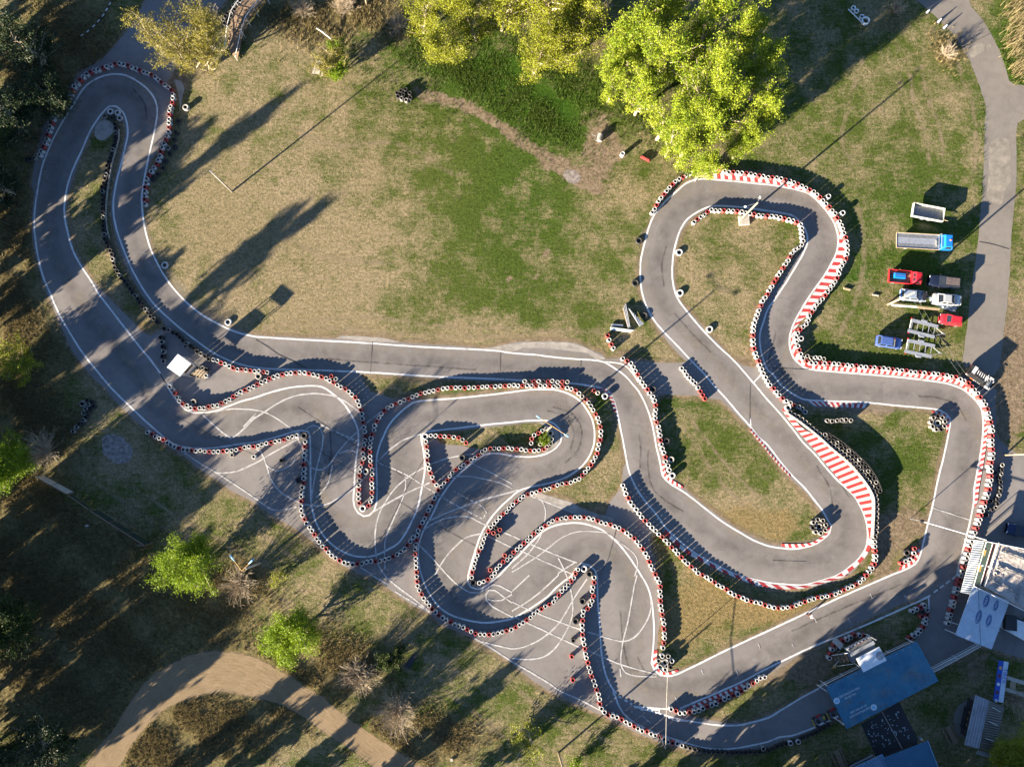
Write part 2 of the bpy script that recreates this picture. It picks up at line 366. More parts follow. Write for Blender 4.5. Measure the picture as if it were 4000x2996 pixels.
# px, py, rx, ry, value
for a in [(1000, 800, 560, 600, .80), (1350, 1050, 420, 420, .86), (1200, 500, 500, 260, .62), (1900, 700, 330, 500, .16), (2050, 1150, 420, 240, .22), (2300, 950, 240, 300, .40), (2150, 430, 230, 170, .12), (2450, 750, 120, 80, .6), (1650, 1330, 800, 60, .85), (1880, 1290, 120, 60, .7), (1650, 1220, 180, 110, .45),
          (1900, 300, 420, 170, .12), (3200, 420, 460, 330, .36), (3300, 950, 280, 380, .40), (3450, 1330, 320, 100, .25), (3600, 900, 220, 330, .26), (2860, 1130, 260, 330, .62), (2800, 930, 130, 60, .45), (2850, 1300, 120, 120, .7),
          (2780, 1780, 230, 300, .30), (2900, 1990, 220, 80, .85), (3520, 1780, 180, 220, .28), (3380, 1620, 70, 40, .8), (2450, 1850, 150, 160, .66), (1450, 1540, 160, 40, .75), (1830, 1530, 260, 22, .22), (2330, 1600, 60, 200, .4), (1800, 1710, 80, 40, .55),
          (650, 1930, 420, 260, .52), (450, 1700, 160, 160, .72), (1100, 2350, 260, 160, .60), (2250, 2750, 330, 160, .42), (2500, 2850, 300, 120, .35), (3300, 2700, 500, 260, .45), (100, 900, 120, 500, .6), (3950, 250, 120, 260, .2), (1100, 250, 300, 200, .62)]: blob('dry', *a)
for a in [(1950, 280, 420, 150, 1), (1760, 160, 300, 130, .8), (2050, 800, 300, 450, .5), (2150, 430, 230, 170, .85), (1000, 600, 500, 600, .0), (3560, 950, 260, 360, .55), (3850, 750, 40, 500, .7), (3950, 250, 110, 260, 1), (2330, 1560, 50, 120, .8), (3350, 1080, 60, 40, .9), (2700, 1560, 120, 60, .6), (1830, 1530, 260, 20, .9), (3500, 1780, 140, 160, .35)]: blob('lush', *a)
for a in [(2350, 560, 60, 120, .85), (2370, 600, 70, 50, .85), (2290, 690, 90, 35, .8), (2170, 640, 60, 30, .75), (3960, 1420, 70, 190, 1), (3930, 1620, 60, 100, .95), (3540, 2050, 110, 60, .9), (3460, 2110, 60, 50, .8), (3440, 2200, 50, 60, .7), (3120, 2600, 160, 70, .75), (3300, 2480, 200, 50, .6), (3780, 2590, 130, 60, .55), (3080, 1150, 16, 160, .8), (2410, 2000, 25, 60, .8), (2450, 1380, 60, 14, .7), (2060, 1340, 150, 10, .8), (700, 330, 40, 90, .6), (3900, 2000, 90, 160, .75), (3440, 1600, 70, 25, .8), (2230, 1900, 100, 15, .4), (2880, 1430, 80, 40, .6), (2100, 1080, 14, 12, .9), (2135, 990, 14, 12, .9), (1985, 1090, 12, 10, .9), (1640, 700, 14, 8, .7)]: blob('bare', *a)
for (x0, y0), (x1, y1) in zip(pts('T10 1370,820 1500,830 1600,860 1750,890 1900,950 2000,1020 2100,1080 2209,1150 T20 60,1200 180,1290 300,1350 400,1430 470,1490 600,1560 700,1610'), pts('T10 1500,830 1600,860 1750,890 1900,950 2000,1020 2100,1080 2209,1150 T20 60,1200 180,1290 300,1350 400,1430 470,1490 600,1560 700,1610 740,1640')):
    blob('bare', (x0 + x1) / 2, (y0 + y1) / 2, 46, 17, 1.0, -.55)
for a in [(2750, 2380, 200, 120, .62), (2650, 2460, 60, 90, .7), (3000, 2390, 200, 50, .8), (2900, 2030, 240, 60, .6), (3050, 2060, 70, 60, .6), (570, 1290, 70, 30, .9), (2560, 2230, 40, 120, .6), (110, 900, 20, 60, .6), (3560, 2120, 60, 60, .4), (620, 2080, 30, 30, .3)]: blob('rust', *a)
for a in [(350, 2550, 520, 330, .95), (100, 2200, 260, 420, .9), (700, 2850, 330, 160, .9), (60, 1000, 90, 420, .85), (100, 1450, 170, 260, .7), (150, 1650, 170, 130, .7), (1250, 2620, 280, 150, .7), (1650, 2900, 260, 110, .75), (250, 200, 260, 260, .9), (1350, 60, 320, 110, .65), (900, 2330, 160, 120, .6), (420, 2350, 300, 180, .9), (1100, 2800, 200, 90, .6), (2560, 200, 420, 200, .5), (3480, 100, 60, 40, .6), (3700, 220, 60, 60, .7), (3500, 60, 40, 40, .5), (1700, 220, 120, 60, .5)]: blob('rough', *a)
for nm, ks in (('cover', ('dry', 'lush', 'bare')), ('cover2', ('rust', 'rough', 'rough'))):
    at = ground.data.attributes.new(nm, 'FLOAT_COLOR', 'POINT')
    c = np.ones((X.size, 4), np.float32)
    for i, k in enumerate(ks): c[:, i] = cov[k]
    at.data.foreach_set('color', c.ravel())

# ------------------------------------------------------------------ asphalt, roads, concrete
OUT = W('T00 900,490 730,600 640,690 560,800 500,880 430,980 380,1090 350,1200 310,1330 290,1450 272,1600 T01 295,20 280,150 275,300 283,420 305,550 340,680 372,790 400,870 445,960 480,1060 520,1150 560,1240 600,1330 660,1420 720,1500 790,1590 T02 880,20 990,140 1100,250 1180,320 1260,385 1290,420 1500,570 1560,600 1700,720 1880,830 2000,920 2209,1030 T12 130,1130 280,1210 380,1270 450,1330 540,1400 640,1490 740,1560 900,1640 T13 1000,10 1130,110 1250,190 1370,270 1500,340 1600,420 1720,480 1860,540 2000,630 2100,690 2209,760 T23 100,850 200,920 300,990 390,1030 480,1080 620,1140 720,1190 780,1210 850,1250 950,1290 1050,1350 1150,1390 1250,1430 1330,1460 1480,1500 1650,1530 1800,1530 1980,1520 2209,1480 T33 130,1420 250,1390 420,1320 560,1250 640,1240 830,1140 1430,830 1840,610 1950,640 2209,720 2500,760 2500,-600 T32 2500,640 2300,640 2150,600 2080,560 2000,480 1960,420 1975,300 1960,150 1975,60 1930,10 T31 1850,1620 1750,1580 1600,1600 1400,1570 1150,1545 900,1525 700,1500 350,1488 280,1440 240,1380 215,1300 215,1230 235,1170 270,1110 330,1020 400,920 470,830 560,740 600,660 640,590 660,500 660,430 640,360 610,300 570,230 520,170 470,100 420,40 370,0 T30 310,1657 200,1600 100,1560 0,1540 T20 2100,1500 1900,1490 1750,1490 1650,1510 1560,1540 1470,1600 1390,1657 T21 1340,60 1270,150 1215,240 1175,330 1140,430 1112,560 1097,660 1100,760 1112,880 1142,980 1190,1080 1260,1180 1350,1300 1430,1390 1500,1465 1250,1470 1080,1455 950,1430 810,1440 780,1400 680,1360 600,1320 480,1295 200,1290 0,1300 T11 2080,1335 1960,1350 1700,1325 1240,1295 1150,1270 1000,1255 740,1240 690,1262 400,1255 0,1235 T01 2080,1200 1960,1155 1800,1075 1680,1005 1560,905 1450,775 1360,620 1300,470 1255,330 1232,180 1230,20 T00 1240,1600 1260,1500 1300,1400 1380,1270 1440,1130 1470,990 1480,870 1480,770 1440,720 1480,640 1650,400 1800,200 1950,-80 1360,-80 1150,200')
H1 = W('T00 600,1657 650,1490 700,1350 760,1210 820,1110 890,1010 960,950 1030,975 1070,1060 1080,1170 1055,1300 1020,1450 970,1657 T01 955,100 965,230 985,330 1020,470 1080,620 1150,770 1230,900 1330,1030 1400,1100 1430,1150 1380,1200 1300,1240 1210,1200 1150,1120 1090,1060 1000,980 930,900 850,820 780,740 710,620 640,500 600,350 580,230 575,100')
H2 = W('T11 900,1568 1250,1590 1700,1615 2209,1645 T22 200,-2 520,8 690,35 740,60 850,95 885,200 908,300 932,400 955,520 975,640 985,680 960,720 950,880 900,950 840,1020 810,1130 620,1090 520,1020 400,985 270,945 230,905 300,875 450,830 560,765 640,690 695,600 722,500 722,400 700,300 652,205 590,130 510,78 400,43 280,33 150,38 0,55 T12 2000,85 1700,120 1420,135 1350,115 1190,130 1100,100 990,70 T11 940,1657 915,1600')
H3 = W('T12 1520,420 1800,395 2209,352 T22 150,335 230,335 330,380 390,430 395,480 350,540 250,595 150,600 0,590 T12 2020,580 1960,565 1840,550 1790,530 1600,520 1560,480')
H4 = W('T21 2209,180 2000,150 1800,138 1710,146 1610,190 1535,245 1478,320 1435,430 1405,560 1397,700 1410,815 1442,910 1510,1008 1610,1125 1710,1237 1810,1337 1910,1440 1990,1490 2090,1520 2110,1490 2080,1400 2075,1250 2090,1130 2130,1000 2180,920 T31 5,890 75,810 165,690 245,565 315,470 325,430 322,380 297,310 250,250 190,215 100,195 0,185')
H5 = W('T22 1270,100 1400,95 1600,105 1700,125 1800,140 1880,210 1960,290 2040,370 2090,430 2150,500 2209,570 T32 60,660 150,760 230,850 320,930 400,1030 470,1120 525,1200 530,1250 500,1310 420,1370 300,1390 120,1390 0,1378 T22 2060,1310 1900,1220 1780,1130 1680,1060 1590,990 1500,910 1460,890 1400,850 1350,800 1335,740 1320,670 1280,560 1262,450 1240,320 1222,200')
H67 = W('T32 180,165 350,170 400,200 840,210 865,178 1000,183 1400,220 1480,245 1550,300 1560,400 1540,480 1500,650 1455,850 1410,1050 1370,1200 1330,1360 1300,1470 1250,1550 1150,1610 1040,1650 T33 900,62 600,190 300,330 0,470 T23 2000,565 1700,715 1480,815 1380,830 1290,800 1255,700 1260,500 1275,420 1262,200 1260,50 T22 1240,1600 1225,1520 1200,1430 1185,1340 1210,1290 1280,1255 1350,1320 1450,1400 1600,1500 1750,1590 1930,1657 T23 2100,80 2209,110 T33 150,115 300,115 450,85 570,50 680,10 T32 760,1590 830,1490 872,1400 890,1270 912,1150 920,1050 910,950 880,880 830,790 760,680 690,620 600,560 480,480 380,400 260,320 190,260 150,220')
H8 = W('T23 1480,1185 1560,1160 1800,1055 2030,950 2209,860 T33 450,590 800,410 1100,270 1330,200 1390,210 1395,330 1370,450 1280,540 1240,570 1050,670 850,780 650,870 440,960 300,1040 150,1130 0,1205 T23 2000,1270 1850,1270 1700,1245 1560,1220')
sheet('asphalt_track', OUT, .004, M['asphalt'], 'grey asphalt kart track with its loops, hairpins and paved pad', (H1, H2, H3, H4, H5, H67, H8))
sheet('asphalt_road', W('T30 1250,-60 1350,60 1480,180 1590,290 1680,420 1740,520 1790,650 1830,760 1880,920 1870,1050 1865,1300 1850,1657 T31 1830,200 1810,450 1780,650 1750,850 1725,1100 1700,1300 1680,1470 1720,1545 1850,1600 1960,1570 2000,1500 2030,1250 2060,1000 2085,700 2100,400 2120,150 T30 2135,1650 2145,1400 2140,1150 2155,1060 2230,1020 2500,980 2500,720 2209,740 2130,735 2080,700 2050,580 2000,440 1920,290 1840,160 1750,60 1680,-60'), .008, M['road'], 'worn asphalt access road curving along the right side of the meadow', (), .06)
for i, s in enumerate(['T30 1727,460 1760,400 1830,365 1870,390 1865,440 1800,480 1765,510', 'T30 1885,400 1905,380 1925,385 1925,415 1895,432', 'T30 1905,1290 1945,1210 2020,1190 2080,1215 2095,1300 2090,1450 2100,1560 2040,1657 T31 2020,100 1960,105 1890,50 T30 1890,1640 1905,1480']):
    sheet('concrete_patch', W(s), .0125 + i * .0004, M['patch'], ['light repair patch where the access road bends', 'small pale spot beside the repair patch', 'long ribbed pale patch on the access road'][i], (), .03, step=.5)
for i, (s, l) in enumerate([('T11 690,1262 740,1240 1000,1252 1150,1270 1240,1297 1000,1290', 'short concrete kerb strip beside the back straight'),
        ('T11 1960,1352 2080,1332 T21 0,1308 200,1295 480,1300 640,1345 700,1380 805,1440 740,1450 650,1392 480,1370 300,1352 100,1345 T11 2209,1378 2100,1365', 'curved concrete run-off strip beyond the back straight'),
        ('T22 170,960 260,950 400,990 520,1030 640,1085 880,1165 870,1200 700,1165 560,1120 420,1060', 'pale concrete strip between pad and grass triangle'),
        ('T22 210,332 300,330 350,360 400,405 410,470 380,530 300,585 250,600 340,540 370,480 340,400 250,345', 'concrete rim at the end of the island with the double lamp'),
        ('T00 1500,690 1560,700 1590,760 1570,860 1540,1010 1550,880 1530,780', 'broken concrete slab outside the left hairpin'),
        ('T00 860,1050 930,1040 990,1090 975,1150 900,1210 830,1195 815,1130', 'pale rubble patch behind the hairpin tip')]):
    sheet('concrete_strip', W(s), .0085 + i * .0005, M['concrete'], l, (), .06, step=.6)
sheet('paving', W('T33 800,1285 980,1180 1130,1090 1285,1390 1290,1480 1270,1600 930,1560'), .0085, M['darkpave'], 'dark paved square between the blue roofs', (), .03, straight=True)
sheet('paving', W('T33 1740,1060 1800,1020 1780,1240 1720,1420 1640,1380 1600,1260 1640,1120'), .0090, M['road'], 'grey paved apron beside the corrugated shed', (), .05)
sheet('ash_patch', W('T02 900,450 985,430 1060,460 1120,520 1150,590 1110,660 1030,695 950,660 890,600 880,510'), .0095, M['ash'], 'round patch of grey ash on the mown grass', (), .15, step=.5)
sheet('ash_patch', W('T20 450,1490 510,1460 570,1490 590,1550 540,1585 470,1570'), .0095, M['ash'], 'small patch of pale ash at the edge of the trees', (), .15, step=.5)
# dirt road: a strip between its two edges, so that the wheel ruts run along it
de = smooth(W('T03 660,1760 720,1657 830,1480 950,1350 1060,1170 1160,1020 1260,890 1400,790 1550,700 1700,650 1850,630 2000,640 2209,690 T13 150,770 300,860 450,960 600,1050 750,1180 900,1290 1050,1390 1200,1490 1350,1590 1450,1660 1600,1790'), 1)
di = smooth(W('T03 960,1790 1020,1690 1090,1570 1160,1450 1260,1330 1380,1210 1500,1130 1650,1080 1800,1040 1950,1030 2100,1060 2209,1080 T13 50,1090 200,1130 350,1200 500,1310 700,1440 880,1560 1020,1700 1120,1800'), 1)
ne = 150; A = resample(de, ne); B = resample(di, ne); k = 14; dv = []; ac = []
for i in range(ne):
    for j in range(k + 1):
        p = A[i].lerp(B[i], j / k); jt = .25 if j in (0, k) else 0
        dv.append((p.x + random.uniform(-jt, jt), p.y + random.uniform(-jt, jt), .006)); ac.append((j / k, i / ne * 5, 0, 1))
df = np.array([(i * (k + 1) + j, i * (k + 1) + j + 1, (i + 1) * (k + 1) + j + 1, (i + 1) * (k + 1) + j) for i in range(ne - 1) for j in range(k)])[:, ::-1]
dr = arrays('dirt_road', np.array(dv), df, M['dirt']); tag(dr, 'rutted tan dirt road curving through the rough grass', None, None, 'structure')
at = dr.data.attributes.new('across', 'FLOAT_COLOR', 'POINT'); at.data.foreach_set('color', np.array(ac, np.float32).ravel())
if dr.data.polygons[0].normal.z < 0: dr.data.flip_normals()

# ------------------------------------------------------------------ painted lines
LZ = [.0130]
def lines(name, mat, label, items):
    mb = MB()
    for it in items:
        w, s = it[0], it[1]; q = smooth(W(s), .6); LZ[0] += .00025
        if len(it) > 2:      # dashes: on, off lengths
            on, off = it[2]; n = max(2, int(sum((a - b).length for a, b in zip(q, q[1:])) / .1)); q = resample(q, n); L = 0; a = 0; kk = int(on / .1); oo = int(off / .1)
            while a < n - 1: ribbon(mb, q[a:min(n, a + kk + 1)], w, LZ[0]); a += kk + oo
        else: ribbon(mb, q, w, LZ[0])
    return tag(mb.build(name, mat), label, None, None, 'structure')
lines('track_lines', M['paint'], 'white edge lines of the kart track', [
 (.25, 'T01 2209,1250 2080,1222 1960,1177 1800,1095 1690,1020 1570,915 1460,785 1370,640 1300,490 1255,340 1230,180 1222,60 T00 1228,1657 1250,1520 1280,1370 1310,1240 1340,1100 1358,980 1350,900 1320,830 1260,760 1180,700 1090,655 1000,642 900,655 810,695 740,745 690,810 650,880 590,970 530,1070 470,1180 420,1290 370,1420 340,1550 322,1657 T01 303,140 295,280 305,400 325,540 360,690 400,800 440,890 480,990 530,1090 600,1210 680,1340 760,1450 850,1560 930,1657 T02 1010,85 1150,220 1300,360 1400,445 1500,515 1600,545 1750,555 1900,545 2050,520 2209,500 T12 200,450 330,410 400,400 450,410 465,450 470,600 470,750 475,1000 490,1100 520,1200 570,1290 640,1370 740,1440 840,1480 950,1490 1050,1470 1150,1420 1230,1370 1300,1270 1360,1150 1400,1050 1430,900 1455,750 1450,600 1430,500 1425,440 1480,410 1700,385 2000,350 2209,330 T22 150,315 300,315 360,340 410,390 430,440 420,500 380,550 300,600 200,625 100,628 0,620 T12 2100,600 2020,600 1950,620 1870,680 1780,750 1700,830 1640,910 1580,1000 1530,1110 1490,1180 1450,1250 1420,1330 1400,1420 1400,1500 1410,1580 1430,1657 T13 1470,110 1530,210 1600,290 1700,350 1830,390 1950,408 2050,405 2209,375 T23 100,320 200,260 300,190 380,110 450,50 520,0 T22 540,1610 600,1545 660,1560 710,1600 735,1657 T23 738,200 750,350 760,500 770,650 785,760 810,860 850,950 900,1020'),
 (.23, 'T23 870,1000 895,1050 910,1100 960,1190 1040,1260 1150,1320 1300,1380 1450,1430 1600,1475 1750,1498 1900,1495 2050,1470 2209,1435 T33 100,1395 200,1385 300,1350 420,1305 560,1240'),
 (.25, 'T02 1490,0 1440,0 T01 1380,1560 1300,1450 1200,1330 1100,1200 1020,1100 930,980 850,880 800,790 740,700 670,590 620,480 585,350 560,230 555,130 572,0 T00 595,1560 640,1440 710,1290 760,1170 810,1080 880,980 945,920 1000,920 1060,970 1095,1060 1103,1150 1090,1230 1050,1400 1010,1550 990,1657 T01 980,60 980,180 1000,300 1030,400 1080,530 1150,690 1250,860 1350,990 1500,1130 1650,1250 1800,1360 1900,1420 2050,1480 2209,1515 T11 200,1530 500,1538 980,1557 1500,1590 2209,1620 T21 300,1640 560,1655 T22 700,22 780,35 840,70 880,150 910,260 935,380 960,500 985,640 1000,720 1030,810 1080,910 1150,1010 1250,1130 1320,1230 1430,1340 1600,1470 1800,1580 1950,1650 T23 2100,40 2209,65 T33 100,75 300,85 450,50 600,0 T32 700,1580 780,1510 840,1420 860,1330 855,1220 830,1130 790,1040 740,960 680,900 600,830 500,720 400,600 300,500 200,370 100,250 0,140 T22 2090,0 T21 2000,1550 1900,1440 1800,1350 1700,1250 1600,1140 1500,1020 1430,920 1395,820 1382,700 1390,560 1420,420 1460,310 1520,230 1600,175 1700,130 1800,122 2000,135 2209,165 T31 100,180 200,200 260,240 310,300 340,380 340,440 300,540 230,660 150,790 70,910 0,1010 T21 2170,1120 2140,1220 2140,1320 2165,1440 2209,1540 T31 40,1570 90,1640 T32 110,10 200,75 300,130 400,142 600,150 850,160 1100,185 1400,212 1490,230 1540,260 1570,300 1570,350 1550,470 1510,650 1460,850 1420,1050 1380,1200 1340,1370 1310,1480 1270,1550 1180,1600 1040,1657 T33 900,70 600,200 300,340 0,480 T23 2000,575 1800,670 1600,770 1430,850 1350,870 1280,860 1230,820 1205,760 1210,700 1220,600 1225,450 1215,300 1200,200 1170,100 1120,10 T22 1070,1580 1010,1490 940,1400 860,1320 780,1260 700,1225 600,1200 480,1200 370,1220 280,1260 200,1330 130,1400 60,1480 0,1530 T12 2100,1650 T13 2050,40 1970,105 1900,120 1850,100 1830,60 1832,0 T12 1850,1580 1880,1480 1910,1380 1950,1280 2010,1180 2080,1090 2150,1020 2209,970 T22 60,920 150,890 300,860 430,820 540,760 620,690 680,600 710,500 712,400 690,300 640,210 580,140 500,90 400,55 280,45 150,50 0,70 T12 2000,95 1700,125 1400,150 1300,200 1220,270 1150,350 1100,450 1060,550 1040,650 1040,750 1045,900 1040,1030 1020,1090 980,1130 930,1140 880,1110 850,1060 840,1000 848,900 855,750 870,600 885,500 880,400 850,320 800,230 740,150 670,90 600,40 530,18 400,18 250,40 100,80 0,115 T02 2080,150 1950,200 1850,235 1740,248 1660,245 1600,220 1540,160 1480,80 1440,10 T01 1380,1565'),
 (.25, 'T01 2209,1250 T11 400,1275 900,1300 1400,1335 2000,1365 2209,1390 T21 200,1405 400,1430 600,1445 740,1455 800,1470 900,1530 980,1590 1040,1657 T22 1090,60 1130,130 1170,220 1200,310 1225,420 1245,540 1270,640 1285,720 1300,790 1330,830 1380,870 1450,910 1510,950 1600,1020 1700,1100 1820,1190 1950,1270 2080,1345 2209,1395 T32 120,1415 240,1420 380,1390 470,1340 530,1280 545,1220 520,1180 470,1090 400,1000 320,900 200,780 100,660 0,530 T22 2130,460 2055,365 1960,260 1850,130 1730,0 T21 1650,1560 1540,1450 1440,1340 1340,1240 1260,1150 1190,1050 1150,960 1120,860 1108,740 1108,620 1120,540 1150,420 1180,310 1220,210 1280,130 1340,65 1400,15 T20 1500,1585 1600,1550 1700,1548 1900,1565 2100,1585 2209,1595 T30 100,1610 250,1640 T31 350,15 430,80 500,160 555,240 590,320 605,400 600,480 580,550 540,630 480,730 400,840 320,960 250,1080 205,1180 185,1270 190,1350 220,1430 280,1490 340,1525 500,1545 800,1570 1100,1595 1400,1630 1550,1655 T32 1670,40 1740,90 1800,150 1840,210 1855,300 1855,400 1845,520 1825,650 1800,780 1780,900 1775,1000 1760,1100 1735,1220 1700,1360 1670,1480 1625,1657'),
 (.25, 'T33 1400,175 1300,225 1000,360 700,490 400,610 0,800 T23 2000,910 1800,1000 1600,1085 1450,1150'),
 (.22, 'T33 1385,185 1390,290'), (.23, 'T33 1620,5 1600,25 1430,150', (.75, .4)), (.3, 'T23 920,1045 1035,1112', (.55, .4)),
 (.20, 'T21 2080,1650 2150,1575'), (.20, 'T22 2055,300 2060,360'), (.2, 'T21 800,1465 900,1475 970,1495 1040,1560 1090,1640'),
 (.23, 'T23 1050,1130 1150,1140 1350,1155'), (.23, 'T23 1050,1130 1250,1185 1400,1230 1550,1260 1750,1290 1900,1295 2000,1285 2209,1230 T33 100,1170 200,1110 300,1050 440,975'),
 (.22, 'T23 1110,1160 1270,1160 1270,1190'), (.2, 'T23 1330,1205 1400,1250 1550,1255')])
lines('old_track_lines', M['faded'], 'faded white guide lines of earlier layouts on the paved pad', [
 (.23, 'T02 1740,258 1950,440 2030,450 2209,280'), (.2, 'T02 2209,255 2100,370'), (.21, 'T02 1850,240 2000,215 2209,225 T12 100,255 200,310 280,370 320,410'),
 (.23, 'T12 -20,300 60,250 200,160 330,105 450,85 560,85 690,110 800,170 900,250'), (.21, 'T12 -60,705 0,680 150,590 370,470'), (.21, 'T12 360,470 400,550 440,650 480,720 550,740 620,710 700,600 800,480 900,390 960,330 1080,240'),
 (.20, 'T12 430,390 490,355 540,370 575,430 575,520 545,640 510,790 485,950 475,1030'), (.21, 'T12 0,560 40,580 90,700 130,820 200,920 290,980 400,1030 500,1048 600,1040 720,980 870,880 960,780'),
 (.22, 'T12 560,350 640,390 870,490', (.7, .25)), (.2, 'T12 1060,680 1290,780 1450,880 1600,970 1700,1030 1950,1160', (.8, .2)), (.21, 'T12 1040,680 1150,570 1280,480 1430,430'),
 (.21, 'T12 1000,1110 1150,1020 1300,940 1500,850'), (.21, 'T12 1450,720 1330,790 1200,900 1110,1030 1060,1130 1030,1270 1030,1400 1050,1540 1120,1657 T13 1220,100 1350,195 1500,315'),
 (.2, 'T12 1290,800 1290,900 1240,1050 1180,1180 1120,1330 1110,1450 1115,1600'), (.20, 'T12 1510,690 1620,650 1750,620 1900,600'), (.20, 'T12 1580,820 1800,795 1950,815 2100,850 2209,900'),
 (.23, 'T12 1490,1180 1700,1090 1950,1000 2209,930 T22 60,910'), (.21, 'T12 1440,1260 1600,1170 1800,1140 1950,1200 2209,1310 T22 250,1420 500,1520 560,1540'), (.21, 'T12 2000,1310 2209,1410 T22 80,1440 300,1540 520,1640'),
 (.20, 'T12 1540,1650 1640,1490 1730,1390 1820,1320 1940,1290'), (.21, 'T12 1410,1390 1520,1500 1660,1657 T13 1750,90 1850,150 1920,150 2000,110'), (.20, 'T22 160,965 350,1040 580,1130'), (.18, 'T22 250,1000 290,1090 260,1280 150,1450 0,1590'),
 (.16, 'T22 0,1620 200,1500 330,1400 420,1330 550,1275 680,1270 820,1290 950,1380 1050,1460 1085,1540 1060,1657'), (.20, 'T23 1080,0 1050,120 1000,400 960,560 940,700 940,770 980,840 1080,870 1250,875'), (.21, 'T23 1200,220 1190,330 1130,450 1050,540 960,570 850,550 640,485 590,470 220,330 0,230'),
 (.21, 'T23 0,355 130,410 600,630 660,650 940,770 1250,855'), (.21, 'T23 0,635 100,620 250,550 400,420 500,260 560,160 650,30'), (.21, 'T23 0,715 150,725 280,700 380,620 470,480 520,350 520,200 490,60 470,0 T22 430,1560 400,1500'),
 (.20, 'T23 0,140 150,0'), (.21, 'T23 0,310 200,180 400,0 T22 400,1630 540,1540'), (.21, 'T13 2209,360 2040,270 1990,220 1985,170 2010,130 2060,130 2130,180 2209,240'), (.22, 'T13 2209,165 2120,215 2060,222 2000,210'), (.22, 'T13 2209,150 2100,90 2050,80 2000,110'),
 (.20, 'T02 1590,590 1720,680 1860,760 2000,850 2209,990 T12 100,1060 180,1090 350,1060'), (.21, 'T02 1870,765 1950,765 2050,750 2209,680'), (.20, 'T12 900,1580 1000,1640 T13 1000,0 1140,80'), (.2, 'T13 1200,140 1500,320', (1.2, .25)),
 (.21, 'T13 1880,540 2050,640 2209,745 T23 150,830 300,920 420,1000 600,1080 750,1160'), (.22, 'T13 1900,560 2050,600 2209,635'), (.16, 'T12 90,700 180,750 300,700 340,640'), (.16, 'T12 520,980 620,860 660,700'), (.16, 'T12 1700,920 1850,1000 1960,1060 1990,1110 1960,1160', (.6, .2)), (.2, 'T12 720,600 800,570 870,590'), (.16, 'T12 2209,860 2040,770 1870,690'),
 (.2, 'T23 930,800 940,875'), (.14, 'T23 1120,1205 1200,1280'), (.16, 'T32 1425,1070 1580,1120 1735,1170'), (.12, 'T33 880,160 900,200'), (.12, 'T33 1175,170 1195,210'), (.12, 'T33 400,370 418,408'), (.12, 'T33 692,372 710,412'), (.12, 'T33 208,590 228,628'), (.12, 'T23 1635,815 1650,855'), (.12, 'T23 1935,820 1950,860'), (.12, 'T23 2125,590 2143,640'), (.12, 'T23 1405,1045 1425,1090')])
M['rubbered'] = soft_mat('rubber_film', (.040, .034, .032), .30, .75, .17, .4); M['verge'] = soft_mat('verge_soil', (.22, .165, .105), .34, .58, 1.0, .9); M['dust'] = soft_mat('dust_film', (.27, .235, .19), .42, .70, .6, .35)
def film(name, mat, label, items, z, closed=False):
    V_, F_, A_ = [], [], []
    for w, pl in items:
        q = smooth(pl, .8, closed); n = len(q); o0 = len(V_); wob = 0
        for i, p in enumerate(q):
            d = (q[(i + 1) % n] - q[i - 1]) if closed else q[min(i + 1, n - 1)] - q[max(0, i - 1)]; d = d.normalized() if d.length > 1e-6 else Vector((1, 0)); nn = Vector((-d.y, d.x)); wob = .9 * wob + random.uniform(-.05, .05)
            for j in range(5): u = j / 4; pp = p + nn * ((u - .5) * w + wob); V_.append((pp.x, pp.y, z)); A_.append((u, i / n, 0, 1))
        for i in range(n if closed else n - 1):
            k = (i + 1) % n; F_ += [(o0 + i * 5 + j, o0 + k * 5 + j, o0 + k * 5 + j + 1, o0 + i * 5 + j + 1) for j in range(4)]
        z += .0002
    o = arrays(name, np.array(V_), np.array(F_)[:, ::-1], M[mat]); a = o.data.attributes.new('across', 'FLOAT_COLOR', 'POINT'); a.data.foreach_set('color', np.array(A_, np.float32).ravel())
    if o.data.polygons[0].normal.z < 0: o.data.flip_normals()
    return tag(o, label, None, None, 'structure')
